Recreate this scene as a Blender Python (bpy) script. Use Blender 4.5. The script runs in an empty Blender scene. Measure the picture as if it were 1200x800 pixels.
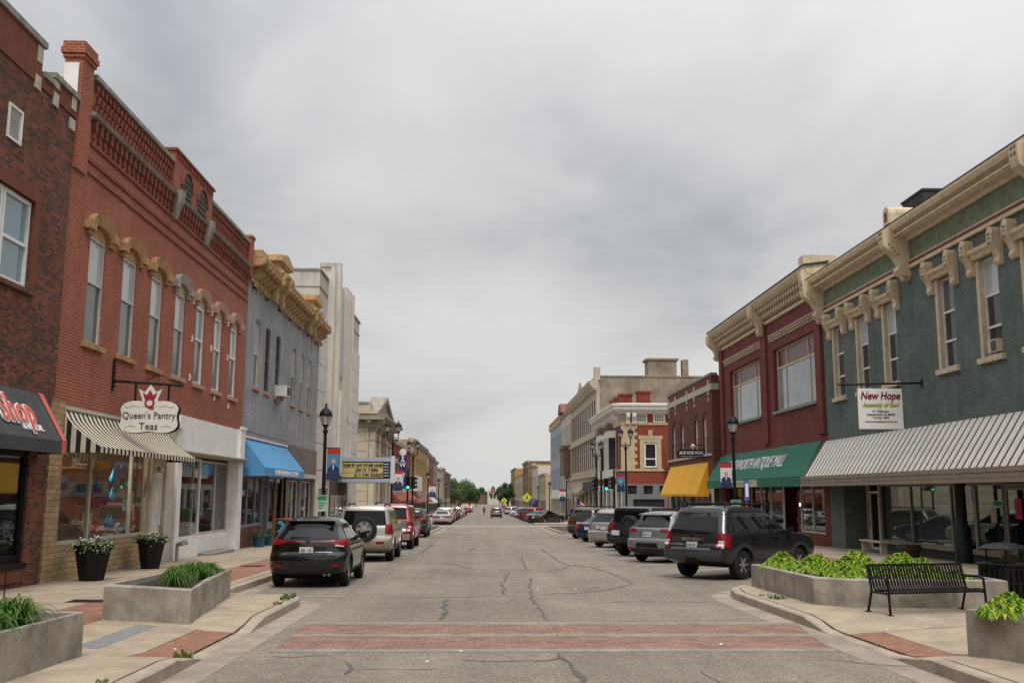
import bpy, bmesh, math, random
from mathutils import Vector, Matrix
PI = math.pi
RD = math.radians
rnd = random.Random(7)
SC = bpy.context.scene
COL = SC.collection

# ------------------------------------------------------------------ camera
CAMH = 1.85
FPX = 1150.0
pitch = math.atan((578 - 400) / FPX)
yaw = math.atan(33 * math.cos(pitch) / FPX)
roll = RD(0.2)
fw = Vector((math.sin(yaw) * math.cos(pitch), math.cos(yaw) * math.cos(pitch), math.sin(pitch)))
rt0 = Vector((math.cos(yaw), -math.sin(yaw), 0))
up0 = rt0.cross(fw)
rt = rt0 * math.cos(roll) + up0 * math.sin(roll)
up = -rt0 * math.sin(roll) + up0 * math.cos(roll)
cam = bpy.data.objects.new('camera', bpy.data.cameras.new('camera'))
COL.objects.link(cam)
cam.matrix_world = Matrix(((rt.x, up.x, -fw.x, 0), (rt.y, up.y, -fw.y, 0), (rt.z, up.z, -fw.z, CAMH), (0, 0, 0, 1)))
cam.data.sensor_width = 36
cam.data.lens = FPX / 1200 * 36
cam.data.clip_end = 9000
cam.data.clip_start = .1
SC.camera = cam

# ------------------------------------------------------------------ sky, sun, exposure
SUN_EL, SUN_AZ = 56, 174          # azimuth clockwise from +Y: behind the camera, to the right
W = bpy.data.worlds.new('World'); SC.world = W; W.use_nodes = True
nt = W.node_tree; nt.nodes.clear()
def N(t, **kw):
    n = nt.nodes.new(t)
    for k, v in kw.items():
        if k in n.inputs: n.inputs[k].default_value = v
        else: setattr(n, k, v)
    return n
def LK(a, b): nt.links.new(a, b)
def MATH(op, a, b=None, c=None, clamp=False):
    n = nt.nodes.new('ShaderNodeMath'); n.operation = op; n.use_clamp = clamp
    for i, x in enumerate((a, b, c)):
        if x is None: continue
        if isinstance(x, (int, float)): n.inputs[i].default_value = x
        else: LK(x, n.inputs[i])
    return n.outputs[0]
tc = N('ShaderNodeTexCoord'); sp = N('ShaderNodeSeparateXYZ'); LK(tc.outputs['Generated'], sp.inputs[0])
zz = MATH('MAXIMUM', sp.outputs[2], 0.0)
den = MATH('ADD', zz, 0.16)
cb = N('ShaderNodeCombineXYZ')
LK(MATH('DIVIDE', sp.outputs[0], den), cb.inputs[0]); LK(MATH('DIVIDE', sp.outputs[1], den), cb.inputs[1])
mp = N('ShaderNodeMapping'); LK(cb.outputs[0], mp.inputs[0]); mp.inputs['Location'].default_value = (2.3, 1.1, 0.4)
mp.inputs['Scale'].default_value = (.95, .62, 1)
mp.inputs['Rotation'].default_value = (0, 0, .35)
n1 = N('ShaderNodeTexNoise', Scale=0.8, Detail=5.0, Roughness=.45, Distortion=.35); LK(mp.outputs[0], n1.inputs[0])
n2 = N('ShaderNodeTexNoise', Scale=2.2, Detail=5.0, Roughness=.55, Distortion=.5); LK(mp.outputs[0], n2.inputs[0])
cl = MATH('ADD', MATH('MULTIPLY', n1.outputs[0], .78), MATH('MULTIPLY', n2.outputs[0], .22))
rmp = N('ShaderNodeValToRGB'); LK(cl, rmp.inputs[0])
e = rmp.color_ramp.elements
e[0].position = .37; e[0].color = (.285, .30, .325, 1)
e[1].position = .60; e[1].color = (.585, .578, .566, 1)
k = e.new(.47); k.color = (.455, .46, .47, 1)
# overcast skies grow brighter toward the zenith and slightly paler at the horizon
gain = MATH('ADD', MATH('MULTIPLY', MATH('POWER', zz, 2.8), 2.5), .98)
hz = MATH('POWER', MATH('SUBTRACT', 1.0, zz), 9.0)
mixh = N('ShaderNodeMix'); mixh.data_type = 'RGBA'
LK(MATH('MULTIPLY', hz, .8), mixh.inputs[0]); LK(rmp.outputs[0], mixh.inputs[6]); mixh.inputs[7].default_value = (.57, .575, .56, 1)
mul = N('ShaderNodeVectorMath', operation='SCALE'); LK(mixh.outputs[2], mul.inputs[0]); LK(gain, mul.inputs[3])
sky = N('ShaderNodeTexSky'); sky.sky_type = 'NISHITA'; sky.sun_disc = False
sky.sun_elevation = RD(SUN_EL); sky.sun_rotation = RD(SUN_AZ); sky.air_density = 1.2; sky.dust_density = 3
bg1 = N('ShaderNodeBackground', Strength=.05); LK(sky.outputs[0], bg1.inputs[0])
bg2 = N('ShaderNodeBackground', Strength=1.0); LK(mul.outputs[0], bg2.inputs[0])
mx = N('ShaderNodeMixShader'); mx.inputs[0].default_value = .93
LK(bg1.outputs[0], mx.inputs[1]); LK(bg2.outputs[0], mx.inputs[2])
wo = N('ShaderNodeOutputWorld'); LK(mx.outputs[0], wo.inputs[0])

sun = bpy.data.objects.new('sun', bpy.data.lights.new('sun', 'SUN')); COL.objects.link(sun)
sun.data.energy = 1.5; sun.data.angle = RD(16); sun.data.color = (1, .94, .85)
sd = Vector((math.sin(RD(SUN_AZ)) * math.cos(RD(SUN_EL)), math.cos(RD(SUN_AZ)) * math.cos(RD(SUN_EL)), math.sin(RD(SUN_EL))))
sun.rotation_euler = sd.to_track_quat('Z', 'Y').to_euler()
sun.location = sd * 60
vs = SC.view_settings
vs.view_transform = 'Standard'; vs.look = 'None'; vs.gamma = 1; vs.exposure = 0.36
SC.cycles.use_adaptive_sampling = True
SC.cycles.max_bounces = 6; SC.cycles.transparent_max_bounces = 12
SC.cycles.use_denoising = True

# ------------------------------------------------------------------ helpers
XL, XR = -9.7, 15.0               # street faces of the two rows of buildings
def gz(y):                         # the street falls away gently, then levels out
    if y < -160: return 2.0
    if y <= 330: return -.0125 * y
    if y <= 640: return -4.125 - .0025 * (y - 330)
    return -4.9
ORG = {}
def org(o):
    return ORG.get(o.name, Vector((0, 0, 0))) if o is not None else Vector((0, 0, 0))
def tag(o, label=None, cat=None, group=None, kind=None):
    if label: o['label'] = label
    if cat: o['category'] = cat
    if group: o['group'] = group
    if kind: o['kind'] = kind
    return o
def thing(name, loc, label, cat, group=None, rz=0, local=False):
    o = bpy.data.objects.new(name, None); COL.objects.link(o)
    o.empty_display_size = .2
    o.location = loc; o.rotation_euler = (0, 0, rz)
    if not local: ORG[o.name] = Vector(loc)
    return tag(o, label, cat, group)
def mesh_obj(name, me, parent=None, o_=None):
    o = bpy.data.objects.new(name, me); COL.objects.link(o)
    if parent is not None:
        o.parent = parent
        ORG[o.name] = org(parent)
    return o
class MB:
    def __init__(s, xf=None):
        s.v = []; s.f = []; s.xf = xf
    def add(s, pts):
        b = len(s.v); s.v += [tuple(p) for p in pts]; return b
    def poly(s, pts):
        b = s.add(pts); s.f.append(tuple(range(b, b + len(pts))))
    def box(s, x0, x1, y0, y1, z0, z1):
        b = s.add([(x0, y0, z0), (x1, y0, z0), (x1, y1, z0), (x0, y1, z0), (x0, y0, z1), (x1, y0, z1), (x1, y1, z1), (x0, y1, z1)])
        for q in ((0, 3, 2, 1), (4, 5, 6, 7), (0, 1, 5, 4), (1, 2, 6, 5), (2, 3, 7, 6), (3, 0, 4, 7)):
            s.f.append(tuple(b + i for i in q))
        return s
    def hexa(s, p):                # 8 corners, bottom ring then top ring
        b = s.add(p)
        for q in ((0, 3, 2, 1), (4, 5, 6, 7), (0, 1, 5, 4), (1, 2, 6, 5), (2, 3, 7, 6), (3, 0, 4, 7)):
            s.f.append(tuple(b + i for i in q))
        return s
    def prism(s, pts, axis, a0, a1):
        def P(p, a):
            return (a, p[0], p[1]) if axis == 'x' else (p[0], a, p[1]) if axis == 'y' else (p[0], p[1], a)
        n = len(pts)
        b = s.add([P(p, a0) for p in pts] + [P(p, a1) for p in pts])
        s.f.append(tuple(b + i for i in range(n))[::-1]); s.f.append(tuple(b + n + i for i in range(n)))
        for i in range(n):
            j = (i + 1) % n
            s.f.append((b + i, b + j, b + n + j, b + n + i))
        return s
    def tube(s, p0, p1, r, n=8, r1=None, cap=True):
        p0 = Vector(p0); p1 = Vector(p1); d = (p1 - p0)
        if d.length < 1e-6: return s
        d.normalize()
        a = d.orthogonal().normalized(); c = d.cross(a)
        r1 = r if r1 is None else r1
        b = s.add([p0 + (a * math.cos(2 * PI * i / n) + c * math.sin(2 * PI * i / n)) * r for i in range(n)] +
                  [p1 + (a * math.cos(2 * PI * i / n) + c * math.sin(2 * PI * i / n)) * r1 for i in range(n)])
        for i in range(n):
            j = (i + 1) % n
            s.f.append((b + i, b + j, b + n + j, b + n + i))
        if cap:
            s.f.append(tuple(b + i for i in range(n))[::-1]); s.f.append(tuple(b + n + i for i in range(n)))
        return s
    def path(s, pts, r, n=6):
        for a, b in zip(pts, pts[1:]): s.tube(a, b, r, n)
        return s
    def lathe(s, c, prof, n=16, axis='z'):
        def P(r, h, t):
            x, y = r * math.cos(t), r * math.sin(t)
            return (c[0] + x, c[1] + y, c[2] + h) if axis == 'z' else (c[0] + h, c[1] + x, c[2] + y) if axis == 'x' else (c[0] + x, c[1] + h, c[2] + y)
        b = s.add([P(r, h, 2 * PI * i / n) for r, h in prof for i in range(n)])
        for k in range(len(prof) - 1):
            for i in range(n):
                j = (i + 1) % n
                s.f.append((b + k * n + i, b + k * n + j, b + (k + 1) * n + j, b + (k + 1) * n + i))
        s.f.append(tuple(b + i for i in range(n))[::-1])
        s.f.append(tuple(b + (len(prof) - 1) * n + i for i in range(n)))
        return s
    def mesh(s, name, o=Vector((0, 0, 0)), recalc=True, smooth=None):
        vv = s.v if s.xf is None else [s.xf(*p) for p in s.v]
        me = bpy.data.meshes.new(name)
        me.from_pydata([(p[0] - o.x, p[1] - o.y, p[2] - o.z) for p in vv], [], s.f)
        if recalc:
            bm = bmesh.new(); bm.from_mesh(me)
            bmesh.ops.recalc_face_normals(bm, faces=bm.faces)
            bm.to_mesh(me); bm.free()
        if smooth:
            for p in me.polygons: p.use_smooth = True
            me.set_sharp_from_angle(angle=RD(smooth))
        return me
    def build(s, name, mat, parent=None, recalc=True, smooth=None):
        me = s.mesh(name, org(parent), recalc, smooth)
        me.materials.append(mat)
        return mesh_obj(name, me, parent)
def FL(n, u, z): return (XL + n, u, z)              # left row: n out of the wall, u along the street
def FR(n, u, z): return (XR - n, u, z)              # right row
def FY(y0): return lambda n, u, z: (u, y0 - n, z)    # a wall facing the camera
def clone(o, d, parent=None, label=None):
    c = o.copy(); COL.objects.link(c)
    if parent is not None: c.parent = parent
    ORG[c.name] = org(o)
    c.location = o.location + Vector(d)
    if label: c['label'] = label
    for ch in o.children:
        cc = ch.copy(); COL.objects.link(cc); cc.parent = c; ORG[cc.name] = org(o)
        for g in ch.children:
            gg = g.copy(); COL.objects.link(gg); gg.parent = cc
    return c
def clone_tree(o, loc, rz, label=None, group=None):
    c = o.copy(); COL.objects.link(c); c.location = loc; c.rotation_euler = (0, 0, rz)
    if label: c['label'] = label
    if group: c['group'] = group
    for ch in o.children:
        cc = ch.copy(); COL.objects.link(cc); cc.parent = c
        for g in ch.children:
            gg = g.copy(); COL.objects.link(gg); gg.parent = cc
    return c
def wall(m, u0, u1, z0, z1, ops, depth=.28, n=0.0, jamb=True):
    us = sorted({u0, u1} | {x for o in ops for x in o[:2] if u0 < x < u1})
    zs = sorted({z0, z1} | {x for o in ops for x in o[2:4] if z0 < x < z1})
    for k in range(len(zs) - 1):
        za, zb = zs[k], zs[k + 1]; run = None
        for i in range(len(us)):
            hole = True
            if i < len(us) - 1:
                uc = (us[i] + us[i + 1]) / 2; zc = (za + zb) / 2
                hole = any(o[0] < uc < o[1] and o[2] < zc < o[3] for o in ops)
            if not hole and run is None: run = us[i]
            if hole and run is not None:
                m.poly([(n, run, za), (n, us[i], za), (n, us[i], zb), (n, run, zb)]); run = None
    if jamb:
        for o in ops:
            a, b, c, d = o[:4]
            for p, q in (((a, c), (b, c)), ((b, c), (b, d)), ((b, d), (a, d)), ((a, d), (a, c))):
                m.poly([(n, p[0], p[1]), (n, q[0], q[1]), (n - depth, q[0], q[1]), (n - depth, p[0], p[1])])
_dg = None
def text(body, size, at, right, upv, mat, parent=None, shear=0, ext=.006, align='CENTER', sx=1.0, bold=0.0, name='lettering', space=1.0):
    cu = bpy.data.curves.new('t', 'FONT'); cu.body = body; cu.size = size; cu.align_x = align; cu.align_y = 'CENTER'
    cu.shear = shear; cu.extrude = ext; cu.offset = bold; cu.resolution_u = 3; cu.space_character = space
    to = bpy.data.objects.new('t', cu); COL.objects.link(to)
    bpy.context.view_layer.update()
    me = bpy.data.meshes.new_from_object(to.evaluated_get(bpy.context.evaluated_depsgraph_get()))
    COL.objects.unlink(to); bpy.data.objects.remove(to); bpy.data.curves.remove(cu)
    r = Vector(right).normalized(); u = Vector(upv).normalized(); nn = r.cross(u)
    at = Vector(at) - org(parent)
    for v in me.vertices:
        v.co = at + r * v.co.x * sx + u * v.co.y + nn * v.co.z
    me.materials.clear(); me.materials.append(mat)
    me.name = name
    return mesh_obj(name, me, parent)

# ------------------------------------------------------------------ materials
MATS = {}
def newmat(name):
    m = bpy.data.materials.new(name); m.use_nodes = True
    return m, m.node_tree, m.node_tree.nodes['Principled BSDF']
def M(name, col, rough=.75, var=.14, scale=2.2, bump=.0, bscale=60, metal=0, spec=.4, coat=0, streak=0, bdist=.01, emit=0):
    """plain material: colour with uneven tone, optional fine relief and rain streaks"""
    if name in MATS: return MATS[name]
    m, t, b = newmat(name)
    b.inputs['Roughness'].default_value = rough; b.inputs['Metallic'].default_value = metal
    b.inputs['Specular IOR Level'].default_value = spec
    if coat: b.inputs['Coat Weight'].default_value = coat; b.inputs['Coat Roughness'].default_value = .04
    c = t.nodes.new('ShaderNodeTexCoord')
    L = t.links.new
    if var:
        nz = t.nodes.new('ShaderNodeTexNoise'); nz.inputs['Scale'].default_value = scale; nz.inputs['Detail'].default_value = 6; nz.inputs['Roughness'].default_value = .65
        L(c.outputs['Object'], nz.inputs[0])
        mr = t.nodes.new('ShaderNodeMapRange'); L(nz.outputs[0], mr.inputs[0])
        mr.inputs[1].default_value = .3; mr.inputs[2].default_value = .7; mr.inputs[3].default_value = 1 - var; mr.inputs[4].default_value = 1 + var
        fac = mr.outputs[0]
        if streak:
            mpp = t.nodes.new('ShaderNodeMapping'); mpp.inputs['Scale'].default_value = (6, 6, .35); L(c.outputs['Object'], mpp.inputs[0])
            n3 = t.nodes.new('ShaderNodeTexNoise'); n3.inputs['Scale'].default_value = 1.0; n3.inputs['Detail'].default_value = 4; L(mpp.outputs[0], n3.inputs[0])
            m3 = t.nodes.new('ShaderNodeMapRange'); L(n3.outputs[0], m3.inputs[0])
            m3.inputs[1].default_value = .45; m3.inputs[2].default_value = .75; m3.inputs[3].default_value = 1; m3.inputs[4].default_value = 1 - streak
            mm = t.nodes.new('ShaderNodeMath'); mm.operation = 'MULTIPLY'; L(fac, mm.inputs[0]); L(m3.outputs[0], mm.inputs[1]); fac = mm.outputs[0]
        s = t.nodes.new('ShaderNodeVectorMath'); s.operation = 'SCALE'; s.inputs[0].default_value = col[:3]; L(fac, s.inputs[3])
        L(s.outputs[0], b.inputs['Base Color'])
    else:
        b.inputs['Base Color'].default_value = (*col[:3], 1)
    if bump:
        nb = t.nodes.new('ShaderNodeTexNoise'); nb.inputs['Scale'].default_value = bscale; nb.inputs['Detail'].default_value = 4
        L(c.outputs['Object'], nb.inputs[0])
        bp = t.nodes.new('ShaderNodeBump'); bp.inputs['Strength'].default_value = bump; bp.inputs['Distance'].default_value = bdist
        L(nb.outputs[0], bp.inputs['Height']); L(bp.outputs[0], b.inputs['Normal'])
    if emit:
        b.inputs['Emission Color'].default_value = (*col[:3], 1); b.inputs['Emission Strength'].default_value = emit
    MATS[name] = m
    return m
def BR(name, c1, c2, mort, bw=.215, bh=.074, ms=.011, var=.22, bump=.6, rough=.85, bias=0.0, horiz=False, streak=.18, big=.6, turn=False):
    """brickwork laid in courses; coordinates run along the wall whichever way it faces"""
    m, t, b = newmat(name); L = t.links.new
    b.inputs['Roughness'].default_value = rough; b.inputs['Specular IOR Level'].default_value = .25
    c = t.nodes.new('ShaderNodeTexCoord'); s = t.nodes.new('ShaderNodeSeparateXYZ'); L(c.outputs['Object'], s.inputs[0])
    k = t.nodes.new('ShaderNodeCombineXYZ')
    if horiz:
        L(s.outputs[0], k.inputs[1 if turn else 0]); L(s.outputs[1], k.inputs[0 if turn else 1])
    else:
        a = t.nodes.new('ShaderNodeMath'); a.operation = 'ADD'; L(s.outputs[0], a.inputs[0]); L(s.outputs[1], a.inputs[1])
        L(a.outputs[0], k.inputs[1 if turn else 0]); L(s.outputs[2], k.inputs[0 if turn else 1])
    br = t.nodes.new('ShaderNodeTexBrick'); L(k.outputs[0], br.inputs[0])
    br.inputs['Color1'].default_value = (*c1, 1); br.inputs['Color2'].default_value = (*c2, 1); br.inputs['Mortar'].default_value = (*mort, 1)
    br.inputs['Scale'].default_value = 1; br.inputs['Brick Width'].default_value = bw; br.inputs['Row Height'].default_value = bh
    br.inputs['Mortar Size'].default_value = ms; br.inputs['Mortar Smooth'].default_value = .2; br.inputs['Bias'].default_value = bias
    nz = t.nodes.new('ShaderNodeTexNoise'); nz.inputs['Scale'].default_value = big; nz.inputs['Detail'].default_value = 8; nz.inputs['Roughness'].default_value = .7
    L(c.outputs['Object'], nz.inputs[0])
    mr = t.nodes.new('ShaderNodeMapRange'); L(nz.outputs[0], mr.inputs[0])
    mr.inputs[1].default_value = .3; mr.inputs[2].default_value = .7; mr.inputs[3].default_value = 1 - var; mr.inputs[4].default_value = 1 + var
    fac = mr.outputs[0]
    if streak:
        mpp = t.nodes.new('ShaderNodeMapping'); mpp.inputs['Scale'].default_value = (3, 3, .22); L(c.outputs['Object'], mpp.inputs[0])
        n3 = t.nodes.new('ShaderNodeTexNoise'); n3.inputs['Scale'].default_value = 1.0; n3.inputs['Detail'].default_value = 5; L(mpp.outputs[0], n3.inputs[0])
        m3 = t.nodes.new('ShaderNodeMapRange'); L(n3.outputs[0], m3.inputs[0])
        m3.inputs[1].default_value = .45; m3.inputs[2].default_value = .78; m3.inputs[3].default_value = 1; m3.inputs[4].default_value = 1 - streak
        mm = t.nodes.new('ShaderNodeMath'); mm.operation = 'MULTIPLY'; L(fac, mm.inputs[0]); L(m3.outputs[0], mm.inputs[1]); fac = mm.outputs[0]
    sc = t.nodes.new('ShaderNodeVectorMath'); sc.operation = 'SCALE'; L(br.outputs[0], sc.inputs[0]); L(fac, sc.inputs[3])
    L(sc.outputs[0], b.inputs['Base Color'])
    n4 = t.nodes.new('ShaderNodeTexNoise'); n4.inputs['Scale'].default_value = 25; n4.inputs['Detail'].default_value = 3; L(c.outputs['Object'], n4.inputs[0])
    hh = t.nodes.new('ShaderNodeMath'); hh.operation = 'MULTIPLY_ADD'; L(br.outputs['Fac'], hh.inputs[0]); hh.inputs[1].default_value = -1.0
    L(n4.outputs[0], hh.inputs[2])
    bp = t.nodes.new('ShaderNodeBump'); bp.inputs['Strength'].default_value = bump; bp.inputs['Distance'].default_value = .012
    L(hh.outputs[0], bp.inputs['Height']); L(bp.outputs[0], b.inputs['Normal'])
    MATS[name] = m
    return m
def GL(name, tint=(.9, .93, .93), ior=1.55, rough=.01):
    """clear window glass: reflects by angle, lets the room behind show"""
    m = bpy.data.materials.new(name); m.use_nodes = True; t = m.node_tree; t.nodes.clear(); L = t.links.new
    o = t.nodes.new('ShaderNodeOutputMaterial'); x = t.nodes.new('ShaderNodeMixShader')
    f = t.nodes.new('ShaderNodeFresnel'); f.inputs[0].default_value = ior
    tr = t.nodes.new('ShaderNodeBsdfTransparent'); tr.inputs[0].default_value = (*tint, 1)
    g = t.nodes.new('ShaderNodeBsdfGlossy'); g.inputs['Roughness'].default_value = rough; g.inputs[0].default_value = (.95, .97, 1, 1)
    mr = t.nodes.new('ShaderNodeMath'); mr.operation = 'MULTIPLY_ADD'; mr.use_clamp = True; L(f.outputs[0], mr.inputs[0]); mr.inputs[1].default_value = .30; mr.inputs[2].default_value = .0
    L(mr.outputs[0], x.inputs[0]); L(tr.outputs[0], x.inputs[1]); L(g.outputs[0], x.inputs[2]); L(x.outputs[0], o.inputs[0])
    MATS[name] = m
    return m
def STR(name, c1, c2, period, axis=1, duty=.5, rough=.8, off=0.0):
    m, t, b = newmat(name); L = t.links.new
    b.inputs['Roughness'].default_value = rough; b.inputs['Specular IOR Level'].default_value = .2
    c = t.nodes.new('ShaderNodeTexCoord'); s = t.nodes.new('ShaderNodeSeparateXYZ'); L(c.outputs['Object'], s.inputs[0])
    src = s.outputs[axis]
    def mth(op, a, v):
        n = t.nodes.new('ShaderNodeMath'); n.operation = op; L(a, n.inputs[0]); n.inputs[1].default_value = v; return n.outputs[0]
    f = mth('FRACT', mth('ADD', mth('MULTIPLY', src, 1 / period), off + 100), 0)
    g = mth('GREATER_THAN', f, duty)
    mi = t.nodes.new('ShaderNodeMix'); mi.data_type = 'RGBA'; L(g, mi.inputs[0]); mi.inputs[6].default_value = (*c1, 1); mi.inputs[7].default_value = (*c2, 1)
    nz = t.nodes.new('ShaderNodeTexNoise'); nz.inputs['Scale'].default_value = 3; nz.inputs['Detail'].default_value = 5; L(c.outputs['Object'], nz.inputs[0])
    mr = t.nodes.new('ShaderNodeMapRange'); L(nz.outputs[0], mr.inputs[0]); mr.inputs[3].default_value = .8; mr.inputs[4].default_value = 1.15
    sc = t.nodes.new('ShaderNodeVectorMath'); sc.operation = 'SCALE'; L(mi.outputs[2], sc.inputs[0]); L(mr.outputs[0], sc.inputs[3])
    L(sc.outputs[0], b.inputs['Base Color'])
    MATS[name] = m
    return m
def PAINT(name, col, metal=.25, rough=.25):
    return M(name, col, rough=rough, var=.04, scale=1.5, metal=metal, spec=.4, coat=.6)

black = M('black_metal', (.008, .008, .009), rough=.45, var=.25, scale=9, spec=.22)
white_trim = M('white_trim', (.74, .73, .70), rough=.55, var=.10, scale=3, streak=.05)
white_paint = M('white_painted_wall', (.80, .785, .765), rough=.6, var=.08, scale=1.6, streak=.05, bump=.15, bscale=30)
cream = M('cream_trim', (.60, .48, .32), rough=.6, var=.14, scale=4, streak=.22)
pane_dark = M('dark_window_glass', (.022, .025, .028), rough=.03, var=.5, scale=1.2, spec=.7)
pane_grey = M('screened_glass', (.10, .105, .105), rough=.12, var=.15, scale=.5, spec=.7)
pane_blind = M('blind_behind_glass', (.44, .47, .47), rough=.06, var=.12, scale=.6, spec=.7)
pane_blue = M('pale_blue_blind_glass', (.20, .29, .33), rough=.05, var=.1, scale=.6, spec=.8)
glass = GL('shop_glass')
car_glass = M('car_glass', (.006, .007, .008), rough=.03, var=0, spec=.28)
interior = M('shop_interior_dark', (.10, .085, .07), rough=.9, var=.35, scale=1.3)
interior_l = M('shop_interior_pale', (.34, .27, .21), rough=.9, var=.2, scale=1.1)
roofing = M('tar_roof', (.05, .05, .05), rough=.95)
stone = M('grey_stone_trim', (.27, .25, .215), rough=.85, var=.3, scale=3, bump=.5, bscale=18, streak=.3)
pale_stone = M('pale_stone', (.47, .44, .38), rough=.85, var=.22, scale=3, bump=.4, bscale=20, streak=.2)
concrete = M('concrete', (.345, .295, .235), rough=.9, var=.16, scale=1.3, bump=.35, bscale=90, bdist=.004)
# ------------------------------------------------------------------ ground, road, pavements
def pix(x, y, dz=0.0):             # photo pixel -> point on the street surface
    d = fw + rt * ((x - 600) / FPX) - up * ((y - 400) / FPX)
    t = -(CAMH - dz) / (d.z + .0125 * d.y)
    return Vector((t * d.x, t * d.y))
def sstep(a, b, x):
    t = min(1, max(0, (x - a) / (b - a))); return t * t * (3 - 2 * t)
PL = [(-3.4, -30), (-3.4, 18.9), (-3.5, 19.4), (-3.8, 19.72), (-4.9, 19.95), (-5.18, 20.4), (-5.25, 21.5), (-5.25, 63.0), (-5.0, 64), (-3.7, 65.6), (-3.4, 66.6), (-3.4, 84.5),
      (-3.8, 86.2), (-4.8, 86.9), (-9.7, 87)]
PR = [(5.1, -30), (5.1, 20.2), (5.25, 21.2), (5.7, 22.1), (6.5, 22.75), (9.9, 25.2), (10.15, 26), (10.15, 63), (9.9, 64.0), (5.9, 67.2), (5.3, 68.4), (5.2, 69.5), (5.2, 84.5),
      (5.6, 86.2), (6.6, 86.9), (15.0, 87)]
def kx(P, y):
    for a, b in zip(P, P[1:]):
        if a[1] <= y <= b[1]: return a[0] + (b[0] - a[0]) * (y - a[1]) / max(1e-6, b[1] - a[1])
    return P[-1][0]
def hs(x, y):                      # pavement top, dipping to the street at the crossing
    P = PL if x < 1 else PR
    dist = abs(x - kx(P, y)) if -30 <= y <= 87 else 9
    dip = .125 * sstep(11.5, 12.5, y) * (1 - sstep(14.9, 16.0, y)) * max(0, 1 - dist / 1.7)
    return gz(y) + .15 - dip

asphalt, ta, ba = newmat('worn_asphalt')
def asphalt_nodes(t, b):
    L = t.links.new
    c = t.nodes.new('ShaderNodeTexCoord')
    def nz(scale, det, rough=.6, src=None, warp=None):
        n = t.nodes.new('ShaderNodeTexNoise'); n.inputs['Scale'].default_value = scale; n.inputs['Detail'].default_value = det; n.inputs['Roughness'].default_value = rough
        L(src or c.outputs['Object'], n.inputs[0]); return n.outputs[0]
    fine = nz(34, 5, .9); big = nz(.30, 8, .7); mid = nz(4.5, 7, .75)
    m0 = t.nodes.new('ShaderNodeMapping'); m0.inputs['Scale'].default_value = (1.4, .05, 1); L(c.outputs['Object'], m0.inputs[0])
    track = nz(1.0, 4, .5, m0.outputs[0])
    def mr(a, lo, hi, x0=.3, x1=.7):
        n = t.nodes.new('ShaderNodeMapRange'); L(a, n.inputs[0]); n.inputs[1].default_value = x0; n.inputs[2].default_value = x1; n.inputs[3].default_value = lo; n.inputs[4].default_value = hi; return n.outputs[0]
    def mul(a, b2):
        n = t.nodes.new('ShaderNodeMath'); n.operation = 'MULTIPLY'; L(a, n.inputs[0]); L(b2, n.inputs[1]); return n.outputs[0]
    f = mul(mul(mr(fine, .4, 1.6, .39, .61), mr(big, .78, 1.2)), mul(mr(track, .88, 1.12), mr(mid, .82, 1.18)))
    s = t.nodes.new('ShaderNodeVectorMath'); s.operation = 'SCALE'; s.inputs[0].default_value = (.212, .181, .150); L(f, s.inputs[3])
    L(s.outputs[0], b.inputs['Base Color'])
    b.inputs['Roughness'].default_value = .88; b.inputs['Specular IOR Level'].default_value = .3
    bp = t.nodes.new('ShaderNodeBump'); bp.inputs['Strength'].default_value = .5; bp.inputs['Distance'].default_value = .006
    L(fine, bp.inputs['Height']); L(bp.outputs[0], b.inputs['Normal'])
asphalt_nodes(ta, ba)
soil = M('dark_mulch', (.035, .024, .017), rough=.98, var=.5, scale=25, bump=1, bscale=40, bdist=.03)
crack_m = M('tar_crack', (.105, .096, .09), rough=.85, var=.4, scale=12)
line_m = M('worn_white_line', (.42, .40, .37), rough=.85, var=.4, scale=14)
joint_m = M('pavement_joint', (.05, .045, .04), rough=.95)
kerb_m = M('kerb_concrete', (.36, .30, .235), rough=.9, var=.25, scale=2, bump=.4, bscale=70, bdist=.004)
slab_m = M('pavement_concrete', (.355, .285, .208), rough=.9, var=.24, scale=1.7, bump=.25, bscale=110, bdist=.003)
slab_m2 = M('pavement_concrete_grey', (.31, .255, .195), rough=.9, var=.26, scale=1.5, bump=.25, bscale=110, bdist=.003)
gutter_m = M('gutter_concrete', (.29, .245, .195), rough=.9, var=.3, scale=1.6, bump=.3, bscale=90, bdist=.004)
paver = BR('brick_paving', (.345, .17, .118), (.255, .125, .088), (.165, .10, .075), bw=.20, bh=.10, ms=.008, horiz=True, bump=.5, var=.25, big=2.5, streak=0)
paver_x = BR('crossing_brick', (.31, .18, .135), (.225, .13, .098), (.15, .112, .09), bw=.20, bh=.10, ms=.009, horiz=True, bump=.6, var=.3, big=3, streak=0)
strip_m = M('crossing_strip_concrete', (.255, .222, .182), rough=.9, var=.25, scale=3, bump=.3, bscale=70, bdist=.004)
planter_m = M('planter_concrete', (.31, .28, .24), rough=.9, var=.36, scale=2.6, bump=.5, bscale=35, bdist=.006, streak=.22)

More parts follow.
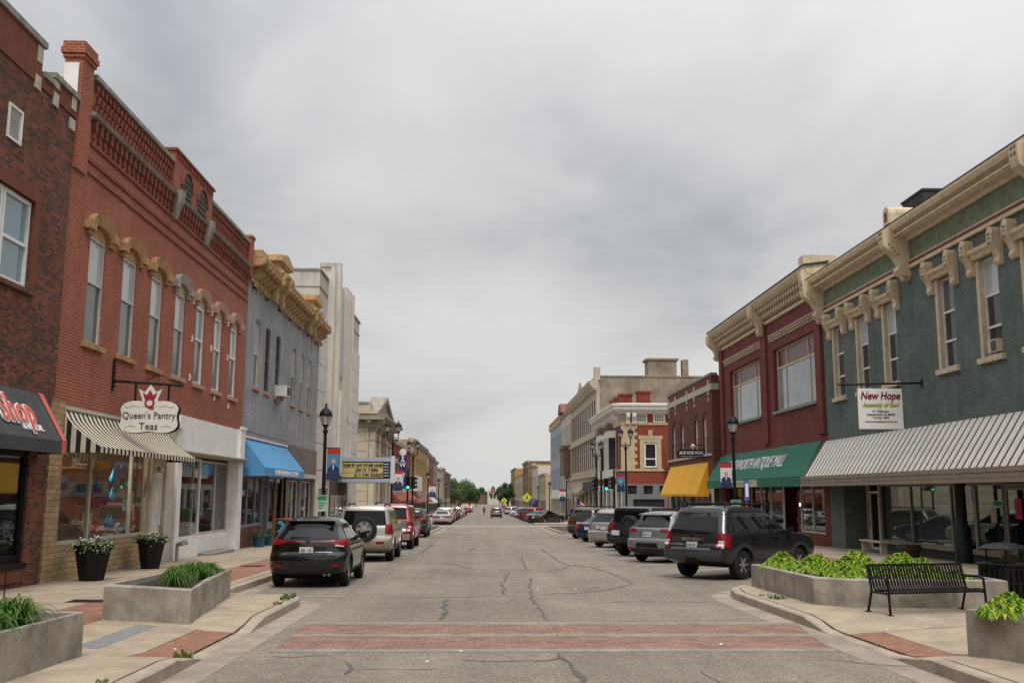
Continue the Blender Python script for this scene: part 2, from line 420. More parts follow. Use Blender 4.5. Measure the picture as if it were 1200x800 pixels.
def strip(name, ys, x0, x1, dz, mat, parent=None, kind=None):
    m = MB()
    for a, b in zip(ys, ys[1:]):
        m.poly([(x0, a, gz(a) + dz), (x1, a, gz(a) + dz), (x1, b, gz(b) + dz), (x0, b, gz(b) + dz)])
    o = m.build(name, mat, parent, recalc=False)
    if kind: o['kind'] = kind
    return o
YS = [-2600, -160, 0, 330, 640, 2600]
earth = M('far_ground', (.10, .10, .07), rough=1, var=.3, scale=.02)
strip('ground', YS, -2600, 2600, -.06, earth, kind='structure')
road = strip('road', [-160, 0, 330, 640], -7, 17, 0, asphalt, kind='structure')
m = MB()
for xa, xb in ((-160, -7), (17, 160)):
    m.poly([(xa, 87, gz(87)), (xb, 87, gz(87)), (xb, 99, gz(99)), (xa, 99, gz(99))])
m.build('side_street', asphalt, None, recalc=False)['kind'] = 'structure'
# paler worn patch of the side street where it crosses
cw = M('worn_side_street', (.27, .245, .215), rough=.9, var=.12, scale=.8, bump=.3, bscale=60)
strip('worn_patch', [89.5, 96], -7, 16, .004, cw, road)
# brick crossing: two bands between concrete strips
def band(name, y0, y1, xl, xr, mat, dz=.004):
    m = MB()
    m.poly([(xl[0], y0, gz(y0) + dz), (xr[0], y0, gz(y0) + dz), (xr[1], y1, gz(y1) + dz), (xl[1], y1, gz(y1) + dz)])
    return m.build(name, mat, road, recalc=False)
band('concrete_strip', 13.08, 13.38, (-2.75, -2.72), (4.62, 4.65), strip_m)
band('brick_band', 13.38, 14.62, (-2.72, -2.74), (4.65, 4.8), paver_x)
band('concrete_strip', 14.62, 14.9, (-2.74, -2.76), (4.8, 4.85), strip_m)
band('brick_band', 14.9, 16.1, (-2.76, -2.78), (4.85, 5.05), paver_x)
band('concrete_strip', 16.1, 16.35, (-2.78, -2.78), (5.05, 5.08), strip_m)
# gutters beside the kerbs
def offs(P, d):
    out = []
    for i, p in enumerate(P):
        a = Vector(P[max(0, i - 1)]); b = Vector(P[min(len(P) - 1, i + 1)])
        t = (b - a).normalized(); out.append((p[0] + t.y * d, p[1] - t.x * d))
    return out
def ribbon(P, d0, d1, dzf, mat, name, parent):
    A, B = offs(P, d0), offs(P, d1); m = MB()
    for i in range(len(P) - 1):
        m.poly([(*A[i], dzf(*A[i])), (*B[i], dzf(*B[i])), (*B[i + 1], dzf(*B[i + 1])), (*A[i + 1], dzf(*A[i + 1]))])
    return m.build(name, mat, parent, recalc=False)
def dens(P, step=1.0, lo=-30, hi=30):
    out = []
    for a, b in zip(P, P[1:]):
        L = math.hypot(b[0] - a[0], b[1] - a[1]); k = max(1, int(L / step)) if lo <= a[1] <= hi and L > step else 1
        for i in range(k): out.append((a[0] + (b[0] - a[0]) * i / k, a[1] + (b[1] - a[1]) * i / k))
    out.append(P[-1]); return out
gd = lambda x, y: gz(y) + .003
ribbon(dens(PL), .0, .40, gd, gutter_m, 'gutter', road)
ribbon(dens(PR), .0, -.42, gd, gutter_m, 'gutter', road)
# kerbs with real height, dropping at the crossing
def kerb(P, sgn, name):
    P = dens(P, .5); m = MB()
    A = P; B = offs(P, -.17 * sgn)
    for i in range(len(P) - 1):
        def col(k):
            a, b = A[k], B[k]; h = hs(*a) if -30 <= a[1] <= 86.99 else gz(a[1]) + .15
            a2 = offs_in[k]
            return [(a[0], a[1], gz(a[1]) - .08), (a[0], a[1], h - .025), (a2[0], a2[1], h), (b[0], b[1], h), (b[0], b[1], gz(b[1]) - .08)]
        if i == 0: offs_in = offs(P, -.03 * sgn)
        p, q = col(i), col(i + 1)
        for k in range(4): m.poly([p[k], p[k + 1], q[k + 1], q[k]])
    o = m.build(name, kerb_m, None, recalc=False); o['kind'] = 'structure'
    return o
kerb(PL, 1, 'kerb'); kerb(PR, -1, 'kerb')
# pavement bases (seen in the joints) and the slabs on them
def base(P, X, name):
    m = MB(); ys = sorted({p[1] for p in P} | {10 + i * .5 for i in range(16)} | {-30 + 4 * i for i in range(30) if -30 + 4 * i < 87})
    for a, b in zip(ys, ys[1:]):
        ka, kb = kx(P, a), kx(P, b)
        if abs(ka - X) < .03 and abs(kb - X) < .03: continue
        for i in range(5):
            f0, f1 = i / 5, (i + 1) / 5
            pts = [(ka + (X - ka) * f0, a), (ka + (X - ka) * f1, a), (kb + (X - kb) * f1, b), (kb + (X - kb) * f0, b)]
            m.poly([(x, y, hs(x, y) - .022) for x, y in pts])
    o = m.build(name, joint_m, None, recalc=False); o['kind'] = 'structure'
    return o
pavL = base(PL, XL, 'left_pavement'); pavR = base(PR, XR, 'right_pavement')
def slab(pav, x0, x1, y0, y1, mat, name='paving_slab', g=.008):
    P = PL if x0 < 1 else PR
    def inx(x, y): # keep clear of the kerb
        k = kx(P, y)
        return min(x, k - .203) if x0 < 1 else max(x, k + .203)
    m = MB(); n = max(1, int((y1 - y0) / .5)) if 10.5 < y1 and y0 < 17 else 10 if abs(kx(P, y0) - kx(P, y1)) > .02 and abs((x0 if x0 > 1 else x1) - kx(P, y1)) < 2 else 1
    nx = 2 if 10.5 < y1 and y0 < 17 else 1
    c = []
    for i in range(n + 1):
        y = y0 + g + (y1 - y0 - 2 * g) * i / n
        for j in range(nx + 1):
            x = inx(x0 + g + (x1 - x0 - 2 * g) * j / nx, y)
            c.append((x, y, hs(x, y)))
    b = m.add(c + [(x, y, z - .03) for x, y, z in c]); w = nx + 1; K = len(c)
    for i in range(n):
        for j in range(nx):
            a = b + i * w + j; m.f.append((a, a + 1, a + w + 1, a + w))
    rim = [i * w for i in range(n + 1)]; rim2 = [i * w + nx for i in range(n + 1)]
    for r in (rim, rim2, list(range(w)), [n * w + j for j in range(w)]):
        for p, q in zip(r, r[1:]): m.f.append((b + p, b + q, b + K + q, b + K + p))
    return m.build(name, mat, pav, recalc=True)
y = 4.0; k = 0
while y < 63:
    y1 = y + 1.5
    for xa, xb in ((-9.68, -8.3), (-8.3, -6.95)):
        slab(pavL, xa, xb, y, y1, slab_m if rnd.random() < .6 else slab_m2)
    if y < 19 and not (11.9 < y1 and y < 15): pass
    if y > 21 and y < 63: slab(pavL, -5.72, -5.27, y, y1, slab_m)
    for xa, xb in ((13.4, 14.98), (11.9, 13.4)):
        slab(pavR, xa, xb, y, y1, slab_m2 if rnd.random() < .6 else slab_m)
    if y > 26: slab(pavR, 10.2, 10.9, y, y1, slab_m)
    y = y1
for ya, yb in ((4.0, 8.0), (8.0, 11.95), (14.75, 17.2), (17.2, 19.6)):
    slab(pavL, -5.72, -3.42, ya, yb, slab_m)
slab(pavL, -5.72, -4.12, 11.95, 14.75, slab_m)
slab(pavL, -4.12, -3.4, 11.95, 14.75, paver, 'brick_ramp_panel')
slab(pavL, -5.72, -5.1, 19.6, 21.0, slab_m)
for ya, yb in ((4.0, 8.0), (8.0, 11.85), (14.5, 17.2), (17.2, 19.8), (19.8, 22.0)):
    slab(pavR, 5.1, 8.2, ya, yb, slab_m); slab(pavR, 8.2, 10.9, ya, yb, slab_m2)
slab(pavR, 5.1, 5.78, 11.85, 14.5, paver, 'brick_ramp_panel')
slab(pavR, 5.78, 8.2, 11.85, 14.5, slab_m); slab(pavR, 8.2, 10.9, 11.85, 14.5, slab_m2)
slab(pavR, 5.6, 8.2, 22.0, 22.7, slab_m); slab(pavR, 8.2, 10.9, 22.0, 22.7, slab_m2)
for q in range(6): slab(pavR, 6.4, 10.9, 22.7 + .55 * q, 23.25 + .55 * q, slab_m2)
for i in range(20):
    slab(pavL, -6.95, -5.72, 4 + 3 * i, 7 + 3 * i, paver, 'brick_band')
    slab(pavR, 10.9, 11.9, 4 + 3 * i, 7 + 3 * i, paver, 'brick_band')
# steel trench cover and an inspection plate in the left pavement
steel = M('galvanised_steel', (.30, .31, .32), rough=.5, metal=.5, var=.15, scale=6)
m = MB()
a, b = pix(101, 757, .15), pix(172, 731, .15)
t = (b - a).normalized(); nr = Vector((t.y, -t.x)) * .14
m.hexa([(*(a - nr), hs(*a) - .02), (*(a + nr), hs(*a) - .02), (*(b + nr), hs(*b) - .02), (*(b - nr), hs(*b) - .02),
        (*(a - nr), hs(*(a - nr)) + .006), (*(a + nr), hs(*(a + nr)) + .006), (*(b + nr), hs(*(b + nr)) + .006), (*(b - nr), hs(*(b - nr)) + .006)])
m.build('trench_cover', steel, pavL)
for px, py, w in ((104, 704, .35), (296, 663, .3)):
    p = pix(px, py, .15)
    MB().box(p.x - w, p.x + w, p.y - .25, p.y + .25, hs(p.x, p.y) - .02, hs(p.x, p.y) + .006).build('inspection_plate', black, pavL)
# far kerbs and pavements beyond the side street
for sg, xk, X in ((-1, -5.25, -9.7), (1, 10.15, 15)):
    m = MB(); inn = -3.4 if sg < 0 else 5.2
    seq = [(99, xk + (inn - xk) * .4), (100, inn), (107, inn), (109, xk), (330, xk), (640, xk)]
    for (a, xa), (b, xb) in zip(seq, seq[1:]):
        m.poly([(xa, a, gz(a) + .15), (X + sg * 3, a, gz(a) + .15), (X + sg * 3, b, gz(b) + .15), (xb, b, gz(b) + .15)])
        m.poly([(xa, a, gz(a) + .15), (xb, b, gz(b) + .15), (xb, b, gz(b) - .05), (xa, a, gz(a) - .05)])
    m.poly([(seq[0][1], 99, gz(99) + .15), (X + sg * 3, 99, gz(99) + .15), (X + sg * 3, 99, gz(99) - .05), (seq[0][1], 99, gz(99) - .05)])
    m.build('far_pavement', slab_m, None, recalc=False)['kind'] = 'structure'
    m = MB(); w = sg * 60
    for (ya, yb) in ((78, 87), (99, 108)):
        za = gz((ya + yb) / 2) + .15
        m.box(min(X, X + w), max(X, X + w), ya + .02, yb, za - .6, za - .004)
    m.build('side_pavement', slab_m2, None)['kind'] = 'structure'
# cracks and tar seams in the asphalt
def crack(pts, w0=.03):
    P = [pix(*p) for p in pts]; Q = []
    for a, b in zip(P, P[1:]):
        n = max(2, int((b - a).length / .25)); nn = Vector((-(b - a).y, (b - a).x)).normalized()
        for i in range(n):
            j = rnd.uniform(-.05, .05) if 0 < i else 0
            Q.append(a + (b - a) * i / n + nn * j)
    Q.append(P[-1]); m = MB(); prev = None
    for i, q in enumerate(Q):
        t = (Q[min(i + 1, len(Q) - 1)] - Q[max(i - 1, 0)]).normalized(); nn = Vector((-t.y, t.x))
        w = w0 * .62 * rnd.uniform(.25, 1.4) * (0.3 if i in (0, len(Q) - 1) else 1)
        cur = [(*(q - nn * w), gz(q.y) + .007), (*(q + nn * w), gz(q.y) + .007)]
        if prev: m.poly([prev[0], prev[1], cur[1], cur[0]])
        prev = cur
    m.build('crack', crack_m, road, recalc=False)
for pts, w in (([(390, 702), (470, 701), (560, 699), (640, 696), (700, 694)], .03), ([(523, 702), (518, 712), (524, 716), (517, 726)], .07),
               ([(596, 672), (588, 684), (592, 690), (588, 696)], .05), ([(594, 676), (620, 677), (622, 684)], .03), ([(622, 678), (622, 702), (634, 714), (642, 727)], .035),
               ([(650, 735), (657, 752)], .012), ([(655, 765), (668, 776), (678, 790), (690, 806)], .075), ([(662, 768), (640, 774), (590, 775), (540, 773)], .025),
               ([(900, 726), (880, 725), (700, 729)], .012), ([(633, 643), (645, 650), (655, 658), (668, 662), (690, 664), (712, 670)], .05), ([(712, 670), (735, 680), (742, 684), (718, 690), (680, 694)], .03),
               ([(668, 663), (652, 668), (636, 671)], .03), ([(500, 660), (530, 661), (556, 667)], .05), ([(450, 666), (463, 669), (455, 672), (500, 672), (560, 671)], .025),
               ([(493, 648), (508, 637)], .05), ([(520, 648), (535, 645), (550, 645), (557, 641)], .04), ([(610, 652), (618, 668)], .03), ([(540, 636), (600, 640), (640, 636)], .03),
               ([(400, 712), (450, 712), (530, 713)], .015), ([(700, 706), (760, 704), (840, 706)], .03), ([(820, 785), (840, 797), (855, 806)], .018), ([(400, 785), (470, 784), (520, 783)], .02),
               ([(405, 775), (412, 783), (404, 790)], .05), ([(675, 691), (690, 690), (705, 687)], .03), ([(960, 770), (1030, 779), (1075, 781)], .03), ([(316, 768), (345, 770), (400, 766)], .02),
               ([(600, 627), (660, 629)], .05), ([(480, 628), (560, 630)], .05)):
    crack(pts, w)
# weathered parking lines
def pline(a, b, w=.05):
    a = Vector(a); b = Vector(b); t = (b - a).normalized(); n = Vector((-t.y, t.x)) * w; m = MB()
    m.poly([(*(a - n), gz(a.y) + .0085), (*(a + n), gz(a.y) + .0085), (*(b + n), gz(b.y) + .0085), (*(b - n), gz(b.y) + .0085)])
    m.build('parking_line', line_m, road, recalc=False)
for yy in (21.0, 28.9, 38.7, 49.0): pline((-4.75, yy), (-2.85, yy - .15))
for i in range(10):
    yy = 27.3 + 3.95 * i
    s0 = (4.75, yy); pline(s0, (4.75 + 5.1 * math.sin(RD(42)), yy + 5.1 * math.cos(RD(42))))
# scraps of litter
for px, py in ((500, 775), (540, 763), (845, 755), (674, 690), (205, 766), (630, 690), (1040, 745)):
    p = pix(px, py); m = MB(); r = rnd.uniform(.02, .035); z = (gz(p.y) if 300 < px < 900 else hs(p.x, p.y)) + .001
    m.lathe((p.x, p.y, z), [(r, 0), (r * .8, r * .5), (r * .2, r * .7)], 5)
    o = m.build('litter', white_trim, None)
    tag(o, 'tiny scrap of pale litter lying on the street surface', 'litter', 'scraps of litter on the street')
# concrete planters
def planter(poly, h, label, side):
    c = Vector((sum(p[0] for p in poly) / len(poly), sum(p[1] for p in poly) / len(poly)))
    root = thing('concrete_planter', (c.x, c.y, hs(c.x, c.y)), label, 'planter')
    inn = [tuple(Vector(p) + (c - Vector(p)).normalized() * .2) for p in poly]
    m = MB(); n = len(poly)
    top = [hs(*p) + h for p in poly]
    for i in range(n):
        j = (i + 1) % n; p, q, pi, qi = poly[i], poly[j], inn[i], inn[j]
        m.poly([(*p, hs(*p) - .05), (*q, hs(*q) - .05), (*q, top[j] - .015), (*p, top[i] - .015)])
        e = .985
        pe = tuple(c + (Vector(p) - c) * e); qe = tuple(c + (Vector(q) - c) * e)
        m.poly([(*p, top[i] - .015), (*q, top[j] - .015), (*qe, top[j]), (*pe, top[i])])
        m.poly([(*pe, top[i]), (*qe, top[j]), (*qi, top[j]), (*pi, top[i])])
        m.poly([(*pi, top[i]), (*qi, top[j]), (*qi, top[j] - .3), (*pi, top[i] - .3)])
    m.build('basin', planter_m, root, recalc=False)
    m = MB()
    m.poly([(*p, top[i] - .085) for i, p in enumerate(inn)])
    m.build('soil', soil, root, recalc=False)
    return root, c
planter([(-4.58, 11.78), (-5.7, 11.9), (-5.72, 5.5), (-4.75, 5.5)], .5, 'concrete planter with strappy leaves at the bottom left corner, nearest the camera', 'L')
planter([(-5.7, 15.34), (-4.33, 15.12), (-4.42, 16.4), (-4.79, 19.3), (-5.7, 19.9)], .51, 'angled concrete planter with strappy leaves behind the dark car on the left', 'L')
planter([(5.88, 21.86), (5.87, 17.7), (6.4, 17.2), (9.0, 17.0), (9.3, 21.5)], .47, 'long concrete planter of hostas behind the black bench', 'R')
planter([(5.72, 11.82), (6.05, 10.9), (6.2, 5.5), (7.8, 5.5), (7.8, 11.9)], .53, 'concrete planter of hostas at the bottom right corner of the picture', 'R')
# plants -----------------------------------------------------------
def leafmat(name, c1, c2, c3=None):
    m, t, b = newmat(name); L = t.links.new
    g = t.nodes.new('ShaderNodeNewGeometry'); oi = t.nodes.new('ShaderNodeObjectInfo')
    r = t.nodes.new('ShaderNodeValToRGB'); L(g.outputs['Random Per Island'], r.inputs[0])
    r.color_ramp.elements[0].color = (*c1, 1); r.color_ramp.elements[1].color = (*c2, 1)
    if c3: r.color_ramp.elements[1].position = .7; x = r.color_ramp.elements.new(1); x.color = (*c3, 1)
    L(r.outputs[0], b.inputs['Base Color']); b.inputs['Roughness'].default_value = .45; b.inputs['Specular IOR Level'].default_value = .35
    tr = t.nodes.new('ShaderNodeBsdfTranslucent'); L(r.outputs[0], tr.inputs[0]); x = t.nodes.new('ShaderNodeMixShader'); x.inputs[0].default_value = .25
    L(b.outputs[0], x.inputs[1]); L(tr.outputs[0], x.inputs[2]); L(x.outputs[0], t.nodes['Material Output'].inputs[0])
    return m
hosta_m = leafmat('hosta_leaf', (.085, .20, .012), (.24, .37, .02), (.52, .52, .07))
blade_m = leafmat('daylily_blade', (.035, .10, .012), (.09, .19, .02), (.16, .26, .045))
weed_m = leafmat('weed_leaf', (.05, .11, .02), (.12, .19, .04))
flower_w = M('white_petals', (.8, .8, .76), rough=.6, var=.1)
def leaf(m, base_, ang, reach, rise, w, droop, n=5):
    d = Vector((math.cos(ang), math.sin(ang), 0)); s = Vector((-d.y, d.x, 0)); P = []
    for i in range(n + 1):
        t = i / n
        c = Vector(base_) + d * reach * t + Vector((0, 0, rise * math.sin(min(1, t * 1.15) * PI * .62) - droop * t ** 3))
        ww = w * math.sin(PI * min(1, (.06 + .94 * t)) ** .8) if i < n else 0
        P.append((c - s * ww + Vector((0, 0, ww * .45)), c, c + s * ww + Vector((0, 0, ww * .45))))
    b = m.add([p for r in P for p in r])
    for i in range(n):
        for k in (0, 1):
            a = b + i * 3 + k; m.f.append((a, a + 1, a + 4, a + 3))
def hosta_mesh(seed, R=.43, H=.25):
    r = random.Random(seed); m = MB()
    for i in range(420):
        a = r.uniform(0, 2 * PI); q = math.sqrt(r.random())
        L = R * (.5 + .55 * q); rise = H * (1.15 - .75 * q) * r.uniform(.85, 1.15)
        st = Vector((math.cos(a), math.sin(a), 0)) * R * .55 * q
        leaf(m, (st.x, st.y, H * (.75 - .6 * q)), a + r.uniform(-.5, .5), L * .30, rise * .32, r.uniform(.030, .048), .05 * q + .02)
    return m.mesh('foliage', recalc=False, smooth=60)
def blade_mesh(seed, R=.62, H=.34, n=170, w=.012):
    r = random.Random(seed); m = MB()
    for i in range(n):
        a = r.uniform(0, 2 * PI); q = r.uniform(.25, 1)
        st = (r.uniform(-.12, .12), r.uniform(-.12, .12), 0)
        leaf(m, st, a, R * q * r.uniform(.7, 1.15), H * (1.2 - .45 * q) * r.uniform(.7, 1.25), w, .34 * q, n=7)
    return m.mesh('foliage', recalc=False, smooth=60)
HM = [hosta_mesh(s) for s in (1, 2, 3)]; BM = [blade_mesh(s) for s in (4, 5, 6)]
for me in HM: me.materials.append(hosta_m)
for me in BM: me.materials.append(blade_m)
def plant(name, me, x, y, z, label, cat, group, sc=1.0):
    o = bpy.data.objects.new(name, me); COL.objects.link(o)
    o.location = (x, y, z); o.rotation_euler = (0, 0, rnd.uniform(0, 6)); o.scale = (sc * rnd.uniform(.92, 1.1), sc * rnd.uniform(.92, 1.1), sc * rnd.uniform(.9, 1.1))
    return tag(o, label, cat, group)
GH = 'hostas in the concrete planters on the right'
ORD = ['first', 'second', 'third', 'fourth', 'fifth', 'sixth', 'seventh', 'eighth', 'ninth', 'tenth', 'eleventh', 'twelfth']
for i, (x, y, s) in enumerate(sorted([(6.35, 21.1, 1.45), (6.75, 20.3, 1.4), (7.1, 21.2, 1.5), (7.45, 20.2, 1.4), (7.9, 21.0, 1.5), (8.35, 20.2, 1.45), (8.8, 20.9, 1.4), (8.5, 19.2, 1.35), (7.9, 19.3, 1.3), (7.0, 19.6, 1.2)], key=lambda q: q[0] / q[1])):
    plant('hosta', HM[i % 3], x, y, hs(x, y) + .36, ORD[i] + ' yellow green hosta from the left in the back rows of the long planter', 'plant', GH, s)
plant('hosta', HM[1], 6.62, 18.25, hs(6.6, 18.3) + .37, 'single hosta at the front corner of the long planter, left of the bench', 'plant', GH, 1.15)
for i, (x, y) in enumerate([(7.35, 17.75), (7.95, 17.7), (8.5, 17.8)]):
    plant('hosta', HM[(i + 2) % 3], x, y, hs(x, y) + .36, ORD[i] + ' hosta from the left seen through the slats of the bench back', 'plant', GH, .95)
for i, (x, y) in enumerate([(6.05, 11.45), (6.5, 11.2), (7.0, 11.4), (6.45, 10.5), (7.1, 10.5), (6.6, 9.5)]):
    plant('hosta', HM[i % 3], x, y, hs(x, y) + .44, ORD[i] + ' hosta from the left in the planter at the bottom right corner', 'plant', GH, 1.15)
GB = 'strappy green plants in the concrete planters on the left'
for i, (x, y, s) in enumerate([(-5.05, 11.05, .85), (-5.35, 10.5, .95), (-5.0, 10.2, .9), (-5.1, 9.5, 1.0), (-5.4, 11.4, .75)]):
    plant('daylily_clump', BM[i % 3], x, y, hs(x, y) + .41, ORD[i] + ' arching strappy clump from the right in the bottom left planter', 'plant', GB, s)
for i, (x, y, s) in enumerate([(-5.0, 16.6, .62), (-5.15, 17.1, .75), (-4.95, 17.7, .72), (-5.3, 17.9, .75), (-5.0, 18.5, .72), (-5.35, 18.9, .7)]):
    plant('daylily_clump', BM[(i + 1) % 3], x, y, hs(x, y) + .42, ORD[i] + ' arching strappy clump from the front in the angled planter behind the dark car', 'plant', GB, s)
wm = blade_mesh(11, .12, .1, 26, .012); wm.materials.append(weed_m)
for i, (px, py, s) in enumerate([(214, 764, 1), (341, 699, .9), (333, 703, .8), (325, 708, .7), (337, 701, .9), (911, 702, 1.1), (893, 698, .5), (120, 800, .5)]):
    p = pix(px, py, .14)
    plant('weed', wm, p.x, p.y, hs(p.x, p.y) - .012, 'small weed sprouting from the kerb joint beside the left brick ramp' if i == 0 else ORD[i - 1] + ' low weed along the left kerb joint, counted from the dark car' if px < 600 else
          ('larger' if i == 5 else 'smaller') + ' weed sprouting from the kerb joint in front of the long planter', 'weed', 'weeds in the kerb joints', s)
# ------------------------------------------------------------------ building helpers
def arcpts(u0, u1, z, rise, n=10):
    w = (u1 - u0) / 2; c = (u0 + u1) / 2
    return [(c - w * math.cos(PI * i / n), z + rise * math.sin(PI * i / n)) for i in range(n + 1)]
def bx(xf, b, mat, name, parent, **kw):
    return MB(xf).box(*b).build(name, mat, parent, **kw)
def ends(m, u0, u1, z0, z1, n=0, d=.3):
    for u in (u0, u1): m.poly([(n, u, z0), (n - d, u, z0), (n - d, u, z1), (n, u, z1)])
    m.poly([(n, u0, z1), (n, u1, z1), (n - d, u1, z1), (n - d, u0, z1)])
def window(b, xf, u0, u1, z0, z1, fmat, pu, pl, f=.07, n=-.16, rail=.5, fd=.07, name='window', bars=()):
    m = MB(xf)
    m.box(n - fd, n, u0, u0 + f, z0, z1); m.box(n - fd, n, u1 - f, u1, z0, z1)
    m.box(n - fd, n, u0 + f, u1 - f, z0, z0 + f); m.box(n - fd, n, u0 + f, u1 - f, z1 - f, z1)
    cuts = [z0 + f]
    for r in sorted(([rail] if rail else []) + list(bars)):
        zc = z0 + (z1 - z0) * r; m.box(n - fd + .01, n - .005, u0 + f, u1 - f, zc - f * .4, zc + f * .4); cuts += [zc - f * .4, zc + f * .4]
    cuts.append(z1 - f)
    o = m.build(name, fmat, b)
    k = len(cuts) // 2
    for i in range(k):
        pm = pl if (i < k - 1 or k == 1) else pu
        bx(xf, (n - fd, n - fd + .015, u0 + f, u1 - f, cuts[2 * i], cuts[2 * i + 1]), pm, 'pane', o)
    return o
def body(b, xf, u0, u1, ztop, mat, depth=14, zs=4.0, shop=3.2, zb=-1.2):
    m = MB(xf)
    m.box(-depth, -.3, u0 + .005, u1 - .005, zs, ztop)
    m.box(-depth, -shop, u0 + .005, u1 - .005, zb, zs)
    m.box(-shop, -.3, u0 + .005, u0 + .15, zb, zs); m.box(-shop, -.3, u1 - .15, u1 - .005, zb, zs)
    m.build('rear_block', mat, b)
def room(b, xf, u0, u1, z0, z1, mat, d=3.1, n0=-.34, floor=None):
    m = MB(xf)
    a = [(n0, u0), (-d, u0), (-d, u1), (n0, u1)]
    for p, q in zip(a, a[1:]): m.poly([(p[0], p[1], z0), (q[0], q[1], z0), (q[0], q[1], z1), (p[0], p[1], z1)])
    m.poly([(n0, u0, z0), (n0, u1, z0), (-d, u1, z0), (-d, u0, z0)]); m.poly([(n0, u0, z1), (n0, u1, z1), (-d, u1, z1), (-d, u0, z1)])
    return m.build('shop_interior', mat, b, recalc=False)
def shop(b, xf, us, z0, z1, fmat, f=.07, n=-.12, zr=None, gmat=None):
    """glazed shopfront: frame plus one pane between each pair of mullions"""
    m = MB(xf)
    for u in us: m.box(n - .08, n, u - f / 2, u + f / 2, z0, z1)
    m.box(n - .075, n - .005, us[0] + f / 2, us[-1] - f / 2, z0, z0 + f); m.box(n - .075, n - .005, us[0] + f / 2, us[-1] - f / 2, z1 - f, z1)
    if zr: m.box(n - .07, n - .01, us[0] + f / 2, us[-1] - f / 2, zr - f / 2, zr + f / 2)
    o = m.build('shopfront_frame', fmat, b)
    for a, c in zip(us, us[1:]):
        lv = [z0 + f, z1 - f] if not zr else [z0 + f, zr - f / 2, zr + f / 2, z1 - f]
        for i in range(0, len(lv), 2): bx(xf, (n - .05, n - .04, a + f / 2, c - f / 2, lv[i], lv[i + 1]), gmat or glass, 'pane', o)
    return o
def door(b, xf, u0, u1, z0, z1, fmat, gm=None, n=-.15, f=.11, name='door', hs_=1):
    m = MB(xf)
    m.box(n - .05, n, u0, u0 + f, z0, z1); m.box(n - .05, n, u1 - f, u1, z0, z1); m.box(n - .05, n, u0 + f, u1 - f, z1 - f, z1); m.box(n - .05, n, u0 + f, u1 - f, z0, z0 + f * 1.6)
    o = m.build(name, fmat, b)
    bx(xf, (n - .035, n - .02, u0 + f, u1 - f, z0 + f * 1.6, z1 - f), gm or glass, 'pane', o)
    uu = u1 - f / 2 if hs_ > 0 else u0 + f / 2
    bx(xf, (n, n + .05, uu - .02, uu + .02, z0 + .95, z0 + 1.2), steel, 'handle', o)
    return o
def awning(b, xf, u0, u1, zt, zf, p, drop, mat, side=None, name='awning', curve=0, nseg=1, wallgap=.02, val=None):
    m = MB(xf); rows = []
    for i in range(nseg + 1):
        t = i / nseg
        rows.append((wallgap + (p - wallgap) * t, zt + (zf - zt) * (t ** (1 / (1 + curve)) if curve > 0 else t)))
    for (na, za), (nb, zb) in zip(rows, rows[1:]):
        m.poly([(na, u0, za), (na, u1, za), (nb, u1, zb), (nb, u0, zb)])
    o = m.build(name, mat, b, recalc=False)
    m = MB(xf); m.box(p - .012, p, u0, u1, zf - drop, zf - .002); m.build('valance', val or mat, o)
    for u in (u0, u1):
        m = MB(xf); m.poly([(wallgap, u, zf - drop), (p - .014, u, zf - drop)] + [(n_, u, z_) for n_, z_ in rows[::-1]])
        m.build('side_panel', side or mat, o, recalc=False)
    for u in (u0 + .02, u1 - .05): bx(xf, (.0, p - .02, u, u + .03, zf - drop + .01, zf - drop + .04), black, 'support_bar', o)
    return o

# ================================================================== LEFT ROW
# ---- A: dark brick shop at the picture's left edge
brA = BR('dark_red_brick', (.25, .068, .034), (.050, .031, .029), (.115, .085, .07), bias=-.05, var=.28, big=1.2, ms=.010)
brAs = BR('soldier_brick', (.255, .07, .035), (.19, .055, .03), (.12, .07, .05), bw=.21, bh=.07, turn=True, var=.15)
bA = thing('brick_building', (XL - 6, 15, gz(15) + .1), 'dark mottled brick building with grey awning at the left edge', 'building')
ops = [(17.2, 18.95, 6.08, 8.0), (18.95, 20.72, 6.08, 8.0), (19.25, 19.86, 8.95, 9.68)]
ops[0:2] = [(17.0, 20.72, 6.08, 8.0)]
m = MB(FL); wall(m, 6, 22.4, 3.0, 10.55, ops); ends(m, 6, 22.4, 3.0, 10.55)
m.build('wall', brA, bA)
m = MB(FL); m.box(-.3, .03, 6, 20.5, 10.55, 11.42); m.build('parapet', brAs, bA)
m = MB(FL); m.box(-.3, .029, 20.5, 22.4, 10.55, 10.8); m.box(-.3, .032, 21.12, 22.4, 10.8, 11.0); m.build('parapet', brAs, bA)
m = MB(FL); m.box(-.36, .09, 6, 20.58, 11.42, 11.56); m.box(-.36, .09, 20.58, 21.06, 10.8, 10.92); m.box(-.36, .09, 21.06, 22.42, 11.0, 11.12); m.build('coping', stone, bA)
for u, z, h in ((20.22, 11.02, .36), (20.22, 10.42, .3), (21.12, 10.4, .3), (22.05, 10.68, .3), (22.05, 10.2, .26), (21.12, 10.82, .17)):
    bx(FL, (-.1, .045, u, u + .26, z, z + h), pale_stone, 'stone_block', bA)
m = MB(FL); m.box(-.02, .035, 16.7, 20.98, 8.0, 8.28); m.build('lintel', brAs, bA)
m = MB(FL); m.box(-.02, .036, 20.722, 20.95, 6.0, 7.998); m.build('quoin_strip', brAs, bA)
m = MB(FL); m.box(-.1, .08, 16.8, 20.85, 5.98, 6.078); m.build('sill', brA, bA)
lw = M('white_vinyl', (.78, .78, .77), rough=.4, var=.04)
for a in (17.05, 18.28, 19.5): window(bA, FL, a, a + 1.19, 6.1, 7.98, lw, pane_blue, pane_blue, f=.085, n=-.06, rail=.48)
m = MB(FL)
